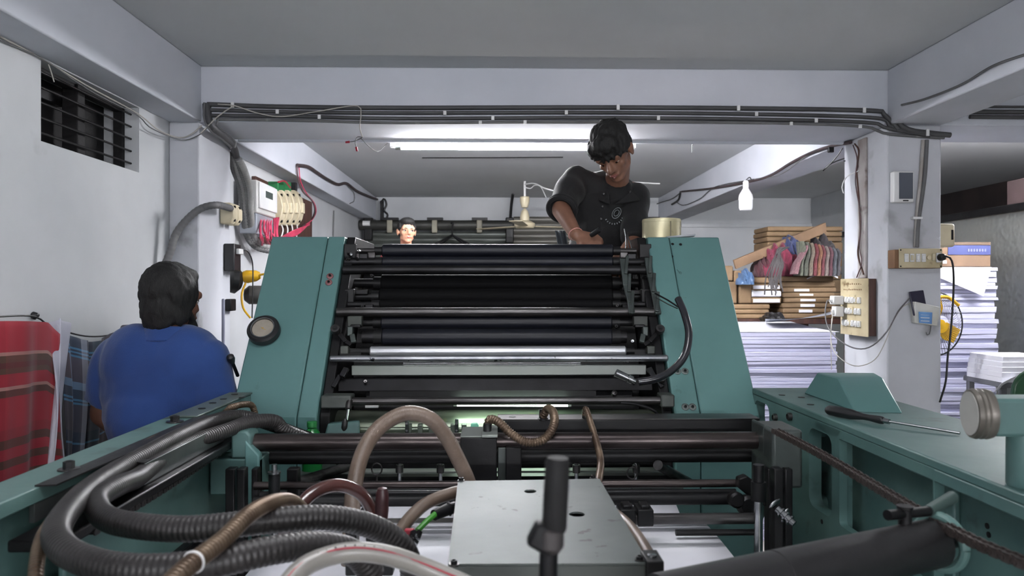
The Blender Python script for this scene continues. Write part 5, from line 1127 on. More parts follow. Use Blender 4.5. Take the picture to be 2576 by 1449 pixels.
# switch board on the pillar's lit side (faces the press)
xf = xr0 - 0.043; yb0 = atx(2183, 770, xf).y; yb1 = atx(2115, 770, xf).y
zt_, zb_ = at(2183, 701, yb0).z, at(2183, 846, yb0).z
s2 = thing('switch_board', 'worn beige switch board with rows of switches on the pillar side', 'switch board', (xr0, (yb0 + yb1) / 2, zb_))
MB().bx(xf + 0.004, xr0, yb0, yb1, zb_, zt_).build('box_body', wood_d, s2, bevel=0.003)
MB().bx(xf, xf + 0.004, yb0 - 0.002, yb1 + 0.002, zb_ - 0.004, zt_ + 0.002).build('face_plate', board_m, s2)
yy = lambda t: yb1 + (yb0 - yb1) * t
zzz = lambda t: zt_ + (zb_ - zt_) * t
for r_, (t0, cnt) in enumerate(((0.38, 6), (0.58, 6), (0.80, 6))):
    for k in range(cnt):
        a = 0.10 + 0.70 * k / cnt; y0_, y1_ = yy(a), yy(a + 0.085)
        s_ = MB().bx(xf - 0.010, xf, min(y0_, y1_), max(y0_, y1_), zzz(t0 + 0.055), zzz(t0 - 0.055)).build('switch', white_p if (k + r_) % 4 else cream_p, s2, bevel=0.002)
        MB().bx(xf - 0.014, xf - 0.009, min(y0_, y1_) + 0.005, max(y0_, y1_) - 0.005, zzz(t0 + 0.035), zzz(t0 - 0.03)).build('rocker', white_p, s_, bevel=0.002)
for row, n_, t0 in ((0, 9, 0.09), (1, 11, 0.19)):       # faint hand lettering, unreadable in the photograph
    for k in range(n_):
        a = 0.12 + 0.7 * k / n_; MB().bx(xf - 0.001, xf, yy(a + 0.03), yy(a), zzz(t0 + 0.012), zzz(t0 - 0.02 * R.random())).build('letter_mark', wood_b, s2)
# two phone chargers plugged in it
for k, (py0, py1, dpt) in enumerate(((744, 766, 0.055), (770, 796, 0.045))):
    yc_ = yy(0.12); c = thing('phone_charger', ['upper white phone charger plugged in the pillar side board', 'lower white phone charger plugged in the pillar side board'][k], 'charger', (xf - 0.02, yc_, at(0, py1, yc_).z))
    MB().bx(xf - 0.012 - dpt, xf - 0.012, yc_ - 0.03, yc_ + 0.02, at(2100, py1, yc_).z, at(2100, py0, yc_).z).build('case', white_p, c, bevel=0.005)
    MB().bx(xf - 0.022 - dpt, xf - 0.012 - dpt, yc_ - 0.015, yc_ + 0.005, at(2100, py1 - 6, yc_).z, at(2100, py0 + 9, yc_).z).build('usb_plug', white_p, c, bevel=0.002)
yc_ = yy(0.12) - 0.005
wire('grey charging cable looping from the upper charger to the phone', [V(xf - 0.08, yc_, at(0, 755, yc_).z), at(2080, 760, 3.75), at(2076, 790, 3.72), at(2084, 825, 3.68), at(2110, 855, 3.60), at(2150, 876, 3.52), at(2190, 872, 3.46), at(2230, 835, 3.44), at(2258, 785, 3.44), at(2288, 750, 3.46)], 0.0035, pm('cable_grey', (96, 94, 98), (80, 78, 82), 6, 0.5), 'cable', 'cable')
wire('white charging cable drooping below the lower charger', [V(xf - 0.07, yc_, at(0, 782, yc_).z), at(2094, 800, 3.75), at(2090, 840, 3.70), at(2096, 880, 3.64), at(2125, 910, 3.55), at(2160, 921, 3.48), at(2200, 905, 3.44), at(2226, 862, 3.43), at(2245, 812, 3.44), at(2268, 775, 3.46), at(2290, 762, 3.47)], 0.0022, w_cream, 'cable', 'cable')
wire('thin pale wire dangling straight below the chargers', [at(2092, 800, 3.82), at(2090, 860, 3.82), at(2092, 930, 3.82)], 0.002, w_cream)
# casing and wires on the pillar side
tag(MB().bx(xr0 - 0.012, xr0, atx(2183, 500, xr0).y, atx(2163, 500, xr0).y, at(2170, 700, 3.70).z, ZBEAM - 0.02).build('wire_casing', pm('casing', (178, 174, 172), (140, 130, 126), 5, 0.6, spots=((92, 76, 72), 10, 0.58, 0.1)), bevel=0.003), 'grimy plastic wire casing running down the pillar side', 'casing')
xs = xr0 - 0.016
wire('dark wire trailing down beside the pillar casing', [atx(2150, 362, xs), atx(2160, 380, xs), atx(2155, 430, xs), atx(2160, 500, xs), atx(2164, 580, xs), atx(2158, 640, xs), atx(2172, 690, xs)], 0.004, wood_d)
wire('second brown wire trailing down the pillar casing', [atx(2146, 365, xs - .004), atx(2156, 400, xs - .004), atx(2152, 460, xs - .004), atx(2166, 550, xs - .004), atx(2162, 620, xs - .004), atx(2168, 660, xs - .004), atx(2155, 698, xs - .004)], 0.003, pm('wire_maroon', (96, 68, 72)))
wire('black wire loop hanging off the top of the pillar side', [atx(2120, 372, xs), at(2100, 400, 3.95), at(2070, 430, 4.0), at(2090, 412, 3.98), at(2120, 400, 3.95), at(2140, 395, 3.9), at(2143, 404, 3.9), at(2122, 405, 3.92)], 0.0035, black_p)
wire('white wire loop hanging from the pillar side', [atx(2160, 430, xs), at(2130, 445, 3.85), at(2118, 470, 3.85), at(2122, 486, 3.85)], 0.003, white_p)
tag(MB().box(at(2090, 377, 3.98), (0.03, 0.02, 0.03)).build('wire_connector', black_p, bevel=0.004), 'small black connector in the tangle at the pillar top', 'connector')
xg = xr0 - 0.012
bR = lambda px, py: atx(px, py, xg)
pipe('wire_loom', 'dark taped wire loom sagging along the right beam of the back bay', [bR(2140, 358), bR(2090, 368), bR(2040, 385), bR(1990, 410), bR(1930, 445), bR(1860, 462), bR(1790, 474), bR(1715, 482)], 0.009, pm('loom_tape', (70, 54, 56)), (), 'wire loom')
wire('thin wire looping under the right beam loom', [bR(2100, 364), bR(2030, 392), bR(1960, 440), bR(1890, 452), bR(1800, 470), bR(1760, 500), bR(1720, 516), bR(1700, 508)], 0.004, grey_p)
wire('thin wire trailing from the loom to the back wall', [bR(1715, 482), bR(1690, 500), bR(1660, 510), bR(1615, 528)], 0.006, grey_p)
wire('knotted wire tail under the right beam loom', [bR(1712, 482), bR(1708, 500), bR(1700, 508), bR(1690, 514)], 0.010, black_p)
# LED bulb
lb_ = at(1876, 530, 5.2); bx0 = V(lb_.x, 5.2, 0); bz_ = lambda py: at(1876, py, 5.2).z
bu = thing('light_bulb', 'unlit white LED bulb hanging under the beam', 'bulb', (lb_.x, 5.2, lb_.z))
MB().lathe([(0, bz_(530)), (0.040, bz_(529)), (0.047, bz_(524)), (0.048, bz_(502)), (0, bz_(502))], bx0, (0, 0, 1), 28).build('diffuser', pm('bulb_milk', (226, 228, 230), (216, 218, 220), 4, 0.25), bu)
MB().lathe([(0.05, bz_(503)), (0.05, bz_(498)), (0.046, bz_(490)), (0.026, bz_(478)), (0.02, bz_(474)), (0, bz_(474))], bx0, (0, 0, 1), 28).build('heat_sink', white_p, bu)
MB().lathe([(0.018, bz_(476)), (0.020, bz_(470)), (0.020, bz_(458)), (0.012, bz_(454)), (0, bz_(454))], bx0, (0, 0, 1), 20).build('lamp_holder', white_p, bu)
MB().tube(spline([V(lb_.x, 5.2, bz_(455)), at(1880, 450, 5.22), at(1886, 446, 5.3), bR(1890, 452)], 0.02), 0.004, 8).build('lamp_flex', grey_p, bu)
wire('grey cable stapled along the near right beam', [atx(2268, 264, xr0 - 0.006), atx(2330, 248, xr0 - 0.006), atx(2420, 212, xr0 - 0.006), atx(2500, 165, xr0 - 0.006), atx(2600, 130, xr0 - 0.006)], 0.005, grey_p, 'cable', 'cable')
# phone resting in a taped paper pocket
ph = MB().box(at(2310, 762, YP - 0.03), (0.070, 0.008, 0.115), (-0.12, -0.12, 0)).build('phone', pm('phone_dark', (46, 44, 62), (40, 38, 54), 4, 0.2), bevel=0.006, seg=3); tag(ph, 'dark phone standing in the paper pocket on the pillar', 'phone')
pk = thing('paper_pocket', 'white and blue paper pocket taped on the pillar holding a phone', 'pocket', at(2318, 820, YP))
A = [at(2286, 758, YP), at(2292, 812, YP), at(2346, 819, YP), at(2348, 772, YP)]
o_ = V(0, -0.055, 0)
MB().hexa([A[1], A[2], A[2] + o_ * 0.7, A[1] + o_ * 0.7, A[0], A[3], A[3] + o_, A[0] + o_]).build('pocket_front', pm('pocket_paper', (206, 206, 202), (184, 182, 172), 8, 0.6), pk, bevel=0.003)
B = [at(2312, 812, YP - 0.045), at(2343, 815, YP - 0.045), at(2344, 786, YP - 0.055), at(2311, 784, YP - 0.055)]
MB().prism(B, (0, -0.004, 0)).build('blue_print', pm('print_blue', (110, 156, 206), (86, 130, 186), 14, 0.5), pk)
for k in range(3): MB().prism([at(2316, 790 + k * 8, YP - 0.0555), at(2338, 791 + k * 8, YP - 0.0555), at(2338, 793 + k * 8, YP - 0.0555), at(2316, 792 + k * 8, YP - 0.0555)], (0, -0.001, 0)).build('print_line', white_p, pk)
wire('short wire loop hanging under the paper pocket', [at(2342, 820, YP - 0.01), at(2340, 835, YP - 0.01), at(2334, 846, YP - 0.01), at(2330, 836, YP - 0.01)], 0.002, grey_p)

# ------------------------------------------------------------------ right bay
XP = 3.40
foil = bpy.data.materials.new('embossed_foil'); foil.use_nodes = True
nt = foil.node_tree; N = nt.nodes; Lk = nt.links; b = N['Principled BSDF']; b.inputs['Base Color'].default_value = lin((176, 180, 176)); b.inputs['Metallic'].default_value = 0.75; b.inputs['Roughness'].default_value = 0.38
tc = N.new('ShaderNodeTexCoord'); vo = N.new('ShaderNodeTexVoronoi'); vo.inputs['Scale'].default_value = 30; vo.feature = 'SMOOTH_F1'; bp = N.new('ShaderNodeBump'); bp.inputs['Strength'].default_value = 0.6; bp.inputs['Distance'].default_value = 0.01
Lk.new(tc.outputs['Object'], vo.inputs['Vector']); Lk.new(vo.outputs[0], bp.inputs['Height']); Lk.new(bp.outputs[0], b.inputs['Normal'])
zpt = atx(2576, 530, XP).z
struct(MB().bx(XP, XP + 0.04, 3.95, 7.4, 0, zpt).build('wall_partition', foil))
struct(MB().bx(XP - 0.03, XP + 0.06, 3.95, 7.4, zpt, zpt + 0.05).build('trim_3', iron, bevel=0.004))
brown = pm('loft_shade', (58, 48, 46), (40, 34, 34), 3, 0.7, bump=0.15)
struct(MB().bx(XR - 0.04, XR - 0.005, 3.95, YB - 0.005, 0.0, ZCEIL).build('wall_dark_sheet', brown))  # dark sheet added over the wall, its colour standing in for shade
struct(MB().bx(XP + 0.06, XR - 0.05, 3.95, 7.4, zpt + 0.02, zpt + 0.05).build('floor_light_stop', brown))  # unseen deck added so light does not leak past the partition
struct(MB().bx(3.64, 3.70, 7.4, YB - 0.005, 0, ZCEIL - 0.002).build('wall_side', wall_m))
tag(MB().bx(XP - 0.01, XP + 0.10, 4.62, 4.85, zpt + 0.05, zpt + 0.21).build('carton', pm('carton_mauve', (84, 68, 68), (70, 56, 56), 4, 0.7), bevel=0.006), 'mauve carton on the ledge above the silver partition', 'box')
def paper_stack(name, label, x0, x1, ytop, ybot, Y, depth, hpx, jitter, dirx=1):
    a = at(x0, ytop, Y); b_ = at(x1, ytop, Y); t = thing(name, label, 'paper', ((a.x + b_.x) / 2, Y + depth / 2, 0))
    z = a.z; H = hpx / FPX * Y
    while z > 0.01:
        h = H * R.uniform(0.6, 1.35); z0 = max(0.0, z - h)
        dx = R.uniform(-jitter, jitter); dy = R.uniform(-jitter, jitter)
        x_0, x_1, y_0, y_1 = a.x + dx, b_.x + dx, Y + dy, Y + depth + dy
        def fn(u, v):      # rounded-wavy front so that the reams look slightly uneven
            return V(0, 0, 0)
        sk_ = R.uniform(-0.004, 0.004)
        MB().hexa([V(x_0, y_0 + sk_, z0), V(x_1, y_0 - sk_, z0), V(x_1, y_1, z0), V(x_0, y_1, z0), V(x_0, y_0 - sk_, z - 0.002), V(x_1, y_0 + sk_, z - 0.002), V(x_1, y_1, z - 0.002), V(x_0, y_1, z - 0.002)]).build('ream', paper_e, t, bevel=0.002)
        z = z0
    return t, a.z
t_, z_ = paper_stack('paper_stack', 'wide stack of white sheets beside the press under the parcels', 1800, 2104, 836, 1449, 4.5, 0.75, 9.5, 0.006)
a = at(1800, 836, 4.5); b_ = at(2104, 836, 4.5)
tag(MB().grid(lambda u, v: V(a.x + (b_.x - a.x + 0.02) * u, 4.5 + 0.75 * v, z_ + 0.002 + 0.03 * v * v), 10, 10).build('paper_sheet', paper, solid=0.001), 'top white sheet of the wide stack by the press', 'paper')
pg = at(1930, 806, 5.0); 
grey_sheet = pm('print_grey', (120, 124, 136), (150, 154, 166), 3, 0.5)
tag(MB().grid(lambda u, v: at(1925 + 190 * u, 812 - 8 * u - 26 * u * u + (-10 + 22 * u) * (1 - v) * 0.8, 4.75 + 0.4 * v) + V(0, 0, 0.004), 16, 8).build('printed_sheet', grey_sheet, solid=0.001), 'curled grey printed sheet lying on the wide paper stack', 'paper')
paper_stack('paper_stack', 'tall stack of white sheets behind the pillar topped by a carton', 2290, 2506, 672, 1449, 4.55, 0.7, 12, 0.012)
stz = at(2400, 672, 4.55).z
bx2 = thing('carton', 'brown carton with a blue printed band on the tall paper stack', 'box', (at(2430, 670, 4.6).x, 4.75, stz))
px_box('carton_body', card, 2330, 2492, 609, 671, 4.60, 4.95, 0.004, bx2)
px_box('blue_band', pm('print_navy', (62, 70, 118), (52, 58, 104), 8, 0.6), 2385, 2492, 617, 641, 4.597, 4.601, 0.0005, bx2)
px_box('top_tape', pm('tape_brown', (96, 78, 62), (84, 66, 52), 8, 0.5), 2372, 2492, 609, 616, 4.597, 4.601, 0.0005, bx2)
for k in range(7): px_box('print_mark', pm('print_pale', (120, 124, 160)), 2435 + k * 7, 2439 + k * 7, 626, 633, 4.595, 4.598, 0.0002, bx2)
for k, (x_, y_) in enumerate(((2372, 655), (2374, 672))): px_box('white_mark', white_p, x_, x_ + 10, y_, y_ + 8, 4.596, 4.599, 0.0005, bx2)
ls = MB().prism([at(2366, 700, 4.54), at(2474, 745, 4.50), at(2494, 672, 4.54), at(2366, 672, 4.54)], (0, 0.002, 0)).build('loose_page', paper, bevel=0); tag(ls, 'loose white page hanging over the front of the tall stack', 'paper')
# pedestal fan partly behind the pillar
pf = thing('pedestal_fan', 'black and yellow fan peeking out behind the pillar', 'fan', (at(2350, 815, 4.25).x, 4.25, 0))
fc = at(2352, 815, 4.25); fr_ = 0.185; fax = V(0.18, -1, 0).normalized(); fa, fb_ = frame(fax)
rim = MB().tube([fc + (fa * math.cos(w) + fb_ * math.sin(w)) * fr_ for w in [2 * PI * k / 48 for k in range(49)]], 0.004, 8, False).build('rim', black_p, pf)
for k in range(56):
    w = 2 * PI * k / 56; d = fa * math.cos(w) + fb_ * math.sin(w); d2 = fa * math.cos(w + 0.5) + fb_ * math.sin(w + 0.5)
    MB().tube([fc + d * 0.05 + fax * 0.05, (fc + (d + d2) * 0.5 * 0.12 + fax * 0.045), fc + d2 * fr_], 0.0013, 5).build('grille_wire', black_p, pf)
MB().lathe([(0, 0), (0.06, 0), (0.055, 0.12), (0.03, 0.15), (0, 0.15)], fc + fax * -0.02, -fax, 24).build('motor', pm('fan_grey', (62, 60, 58)), pf)
MB().lathe([(0, 0), (0.03, 0.0), (0.028, 0.03), (0, 0.035)], fc + fax * 0.02, fax, 20).build('hub', yellow_p, pf)
for k in range(3):
    w = 0.3 + k * 2 * PI / 3; d = fa * math.cos(w) + fb_ * math.sin(w); e = fa * math.cos(w + 1.57) + fb_ * math.sin(w + 1.57)
    MB().prism([fc + d * 0.02 - e * 0.02, fc + d * 0.10 - e * 0.03, fc + d * 0.165 + e * 0.0, fc + d * 0.15 + e * 0.09, fc + d * 0.05 + e * 0.06], fax * 0.004).build('blade', yellow_p, pf, bevel=0.001)
MB().tube(spline([at(2356, 748, 4.2), at(2385, 748, 4.2), at(2412, 768, 4.2)], 0.02), 0.010, 8).build('carry_handle', yellow_p, pf)
MB().cyl((fc.x, 4.33, 0.04), (fc.x, 4.33, fc.z), 0.016, n=16).build('pole', black_p, pf); MB().lathe([(0, 0), (0.2, 0), (0.19, 0.03), (0.03, 0.05), (0, 0.05)], (fc.x, 4.33, 0), (0, 0, 1), 32).build('base', black_p, pf)
# loose papers on a stool and a green chair at the right edge
st_ = thing('stool', 'grey stool under loose papers at the right edge', 'stool', (at(2570, 990, 4.1).x, 4.2, 0))
zs = at(2560, 940, 4.05).z - 0.05; xs0 = at(2522, 940, 4.05).x
MB().bx(xs0, xs0 + 0.34, 4.05, 4.4, zs - 0.03, zs).build('seat', pm('stool_grey', (120, 120, 126), (100, 100, 106), 5, 0.6), st_, bevel=0.005)
for x in (xs0 + 0.02, xs0 + 0.30):
    for y in (4.08, 4.36): MB().bx(x - 0.015, x + 0.015, y - 0.015, y + 0.015, 0, zs - 0.03).build('leg', pm('stool_grey', (120, 120, 126)), st_)
zc_ = zs
for k in range(5):
    h = 0.028; dx = R.uniform(-0.012, 0.012)
    tag(MB().bx(xs0 + 0.005 + dx, xs0 + 0.30 + dx, 4.06 + dx, 4.36, zc_, zc_ + h).build('paper_ream', paper, bevel=0.002), ['lowest ream of paper on the grey stool', 'second ream of paper up on the grey stool', 'middle ream of paper on the grey stool', 'fourth ream of paper up on the grey stool', 'topmost ream of paper on the grey stool'][k], 'paper', 'reams on the grey stool'); zc_ += h + 0.0005
tag(MB().grid(lambda u, v: V(xs0 - 0.03 + 0.1 * u, 4.02 + 0.06 * v, zs + 0.0 - 0.06 * (1 - u) * v + 0.05 * u * (1 - v)), 8, 8).build('curled_page', paper, solid=0.001), 'curled white page drooping off the grey stool', 'paper')
gch = thing('plastic_chair', 'dark green plastic chair back cut by the right edge', 'chair', (at(2640, 1000, 3.6).x, 3.6, 0))
cx_ = at(2630, 960, 3.6).x; cz_ = at(2560, 922, 3.6).z; gm_ = pm('chair_green', (30, 74, 46), (24, 62, 38), 4, 0.35)
bk = []
for k in range(13):
    w = PI * k / 12; bk.append(V(cx_ + 0.16 * math.cos(w) , 3.6, cz_ - 0.13 + 0.13 * math.sin(w)))
bk += [V(cx_ - 0.15, 3.6, 0.45), V(cx_ + 0.15, 3.6, 0.45)]
MB().prism(bk, (0, 0.03, 0)).build('backrest', gm_, gch, bevel=0.008)
MB().bx(cx_ - 0.18, cx_ + 0.18, 3.6, 3.98, 0.42, 0.45).build('seat', gm_, gch, bevel=0.01)
for x in (-0.16, 0.16):
    for y in (3.63, 3.95): MB().cyl((cx_ + x, y, 0), (cx_ + x * 0.95, y, 0.42), 0.018, n=10).build('leg', gm_, gch)

# ------------------------------------------------------------------ kraft parcels, clothes and cardboard
def parcel(label, x0, x1, y0, y1, Y, d=0.34, m=kraft, lab=None, grp='kraft paper parcels'):
    a = at(x0, y0, Y); b_ = at(x1, y1, Y); t = thing('paper_parcel', label, 'parcel', ((a.x + b_.x) / 2, Y, b_.z), grp)
    j = R.uniform(-.006, .006)
    MB().bx(a.x + j, b_.x + j, Y, Y + d, b_.z + 0.001, a.z - 0.001).build('wrapping', m, t, bevel=min(0.012, (a.z - b_.z) * 0.3), seg=3)
    if lab:
        px_box('white_label', paper, lab[0], lab[1], lab[2], lab[3], Y - 0.004, Y + 0.001, 0.001, t)
    return t
kr2 = pm('kraft_light', (142, 116, 86), (120, 96, 70), 5, 0.75, bump=0.25, bscale=24)
YK = 5.6
tbl = thing('storage_table', 'low wooden table carrying the kraft parcels', 'table', (2.3, 5.9, 0))
ztab = at(1950, 802, YK).z
MB().bx(at(1760, 800, YK).x, at(2150, 800, YK).x, YK - 0.02, YK + 0.9, ztab - 0.04, ztab).build('top', wood_d, tbl, bevel=0.004)
for x in (at(1770, 800, YK).x, at(2140, 800, YK).x):
    for y in (YK + 0.03, YK + 0.85): MB().bx(x - 0.025, x + 0.025, y - 0.025, y + 0.025, 0, ztab - 0.04).build('leg', wood_d, tbl)
ordn = ['bottom', 'second from bottom', 'third from bottom', 'fourth from bottom', 'fifth from bottom', 'sixth from bottom', 'seventh from bottom', 'topmost']
ys = [802, 788, 775, 762, 749, 736, 723, 709, 695]
labs = {1: (2010, 2044, 779, 786), 2: (2014, 2050, 765, 772), 3: (2014, 2052, 752, 758), 4: (2012, 2046, 739, 744), 5: (1998, 2036, 727, 733)}
for k in range(8): parcel('flat kraft parcel in the labelled stack, %s' % ordn[k], 1968 + R.uniform(-3, 3), 2106 + R.uniform(-8, 4), ys[k + 1], ys[k], YK, lab=labs.get(k))
yl = [802, 790, 778, 765]
for k in range(3): parcel('long kraft parcel at the foot of the parcels near the press, %s' % ['lowest', 'middle', 'upper'][k], 1790, 1936, yl[k + 1], yl[k], YK, m=kr2)
for k, (x0, x1, y0, y1) in enumerate(((1800, 1856, 708, 764), (1858, 1890, 712, 764), (1800, 1846, 668, 707), (1848, 1884, 680, 711))):
    parcel(['large kraft block beside the press cover', 'narrow kraft block next to the torn parcels', 'upper kraft block half hidden by the press', 'small folded kraft packet under the blue plastic bag'][k], x0, x1, y0, y1, YK)
for k, (y0, y1) in enumerate(((748, 764), (731, 747), (714, 730), (698, 713))):
    parcel('torn kraft parcel showing white paper, %s of its pile' % ['lowest', 'second', 'third', 'top'][k], 1890, 1965, y0, y1, YK, m=[kraft, paper, kraft, kr2][k], lab=(1895, 1962, y0 + 4, y1 - 3) if k % 2 == 0 else None)
for k in range(3): parcel('dim kraft parcel in the pile behind the clothes, %s' % ['lowest', 'middle', 'top'][k], 1930, 2120, 608 - 13 * (k + 1), 608 - 13 * k, 6.1)
for k in range(6): parcel('plain kraft parcel low in the rear pile, %s from bottom' % ['first', 'second', 'third', 'fourth', 'fifth', 'sixth'][k], 1930, 2120, 608 + 32 * (5 - k), 608 + 32 * (6 - k), 6.12, m=kraft)
bg = MB().box(at(1985, 810, 5.3), (0.16, 0.1, 0.05)).build('bag', black_p, bevel=0.02, seg=4); bpy.data.objects.remove(bg)
cbd = MB().prism([at(1846, 655, 5.62), at(1852, 677, 5.62), at(2080, 585, 5.85), at(2078, 560, 5.85)], (0.0, 0.03, 0.004)).build('cardboard_sheet', card, bevel=0.003); tag(cbd, 'long brown cardboard piece leaning diagonally over the clothes', 'cardboard')
def garment(label, pts, r0, r1, m, Y, name='folded_garment'):
    """folded cloth slab: a thick curved band swept through picture points"""
    P = spline([at(a_, b_, Y + 0.05 * i) for i, (a_, b_) in enumerate(pts)], 0.02)
    n = len(P); b = MB()
    def fn(u, v):
        i = min(n - 1, int(u * (n - 1))); w = 2 * PI * v; f = 1 + 0.18 * math.sin(u * 9 + 3 * math.sin(w)) * math.sin(w * 2)
        return P[i] + V(r0 * math.cos(w) * f, r1 * math.sin(w) * f, 0)
    o = b.grid(fn, n * 2, 18).build(name, m); return tag(o, label, 'clothes', 'clothes on the parcels')
cloth = lambda n_, c1, c2: pm(n_, tuple(v * 0.62 + 14 for v in c1), tuple(v * 0.62 + 8 for v in c2), 14, 0.9, bump=0.4, bscale=40, sheen=0.2, stretch=(6, 6, 1))
def heap(label, x0, x1, y0, y1, Y, m, sx=1.0, seed=0):
    a = at(x0, y1, Y); b_ = at(x1, y0, Y); c = V((a.x + b_.x) / 2, Y + 0.12, a.z); rx = (b_.x - a.x) / 2; rz = b_.z - a.z
    def fn(u, v):
        th = v * PI * 0.5; w = u * 2 * PI
        d = V(math.cos(w) * math.cos(th), math.sin(w) * math.cos(th), math.sin(th))
        nz = 1 + 0.16 * noise.noise(d * 2.6 + V(seed, 0, 0)) + 0.09 * math.sin(d.x * 14 + seed + 4 * d.z)
        return c + V(d.x * rx * nz, d.y * 0.12 * nz, d.z * rz * nz * 0.95)
    return tag(MB().grid(fn, 56, 20).build('garment', m), label, 'clothes', 'clothes on the parcels')
heap('crumpled crimson cloth in the clothes heap', 1926, 2022, 612, 694, 5.60, cloth('crimson_cloth', (178, 46, 84), (120, 28, 54)), seed=1)
heap('dark maroon cloth beside the crimson one', 1905, 1950, 640, 696, 5.64, cloth('maroon_cloth', (112, 50, 60), (80, 36, 44)), seed=5)
heap('blue denim cloth tucked under the leaning cardboard', 1966, 2030, 592, 640, 5.68, cloth('blue_cloth', (78, 90, 150), (60, 70, 120)), seed=2)
heap('dark tangled cloth at the pillar end of the heap', 2036, 2130, 592, 690, 5.74, cloth('dark_cloth', (70, 60, 66), (44, 38, 42)), seed=3)
bands = [(2010, (150, 156, 132)), (2022, (126, 130, 112)), (2034, (178, 158, 136)), (2044, (160, 56, 66)), (2054, (196, 130, 90)), (2063, (150, 60, 70)), (2073, (180, 160, 150)), (2083, (130, 70, 84)), (2093, (110, 116, 126)), (2103, (84, 80, 88))]
nmb = ['grey-green', 'sage', 'beige', 'red', 'orange', 'rose', 'cream', 'plum', 'slate', 'charcoal']
for k, (x, c) in enumerate(bands):
    garment('folded %s garment standing upright in the clothes row' % nmb[k], [(x - 4, 694), (x, 670), (x + 5 - k * 0.6, 640), (x + 2 - k, 608 + k * 2)], 0.019, 0.07, cloth('cloth_' + nmb[k].replace('-', '_'), c, tuple(v * 0.75 for v in c)), 5.52)
garment('pale pink striped garment at the front of the row', [(1996, 690), (2004, 665), (2016, 640), (2024, 618)], 0.018, 0.06, cloth('pink_cloth', (200, 150, 156), (160, 90, 104)), 5.5)
ms = thing('mop_head', 'grey stringy mop head drooping over the parcels', 'mop', at(1945, 640, 5.5))
for k in range(14):
    x = 1932 + k * 2.4; MB().tube(spline([at(1985 - k * 2, 622 + k * 0.6, 5.52), at(1958 + R.uniform(-4, 6), 632 + R.uniform(-6, 8), 5.50), at(x + 8, 664, 5.47), at(x + R.uniform(-6, 6), 700, 5.47), at(x + R.uniform(-10, 12), 728 + R.uniform(-14, 16), 5.47)], 0.03), 0.005, 6).build('strand', pm('mop_grey', (78, 74, 74), (56, 52, 52), 10, 0.8), ms)
heap('crumpled pale blue plastic bag on the parcels', 1868, 1906, 676, 716, 5.46, pm('blue_bag', (86, 112, 146), (66, 92, 128), 10, 0.35), seed=8)
tag(MB().grid(lambda u, v: at(2030 + 78 * u, 702 - 12 * math.sin(u * 3) - 4 * v, 5.52 + 0.2 * v), 10, 4).build('paper_sheet', paper, solid=0.002), 'white sheet slipping out over the labelled parcels', 'paper')
heap('black bag slumped behind the wide paper stack', 1930, 1990, 786, 812, 5.35, black_p, seed=4)
YEND = 0
# ------------------------------------------------------------------ people
def remesh(mb, voxel, name, m, parent=None, smooth=3, disp=None, origin=None):
    """fuse overlapping shapes into one continuous skin"""
    me = bpy.data.meshes.new('tmp'); me.from_pydata(mb.v, [], mb.f)
    o = bpy.data.objects.new('tmp', me); COL.objects.link(o)
    md = o.modifiers.new('r', 'REMESH'); md.mode = 'VOXEL'; md.voxel_size = voxel
    dg = bpy.context.evaluated_depsgraph_get(); dg.update()
    me2 = bpy.data.meshes.new_from_object(o.evaluated_get(dg))
    bpy.data.objects.remove(o)
    bm = bmesh.new(); bm.from_mesh(me2)
    for _ in range(smooth): bmesh.ops.smooth_vert(bm, verts=bm.verts, factor=0.5, use_axis_x=True, use_axis_y=True, use_axis_z=True)
    bm.normal_update()
    if disp:
        for v in bm.verts: v.co += disp(v.co, v.normal)
    b = MB(); bm.verts.index_update(); b.v = [v.co.copy() for v in bm.verts]; b.f = [tuple(v.index for v in f.verts) for f in bm.faces]; bm.free()
    return b.build(name, m, parent, angle=80, origin=origin)
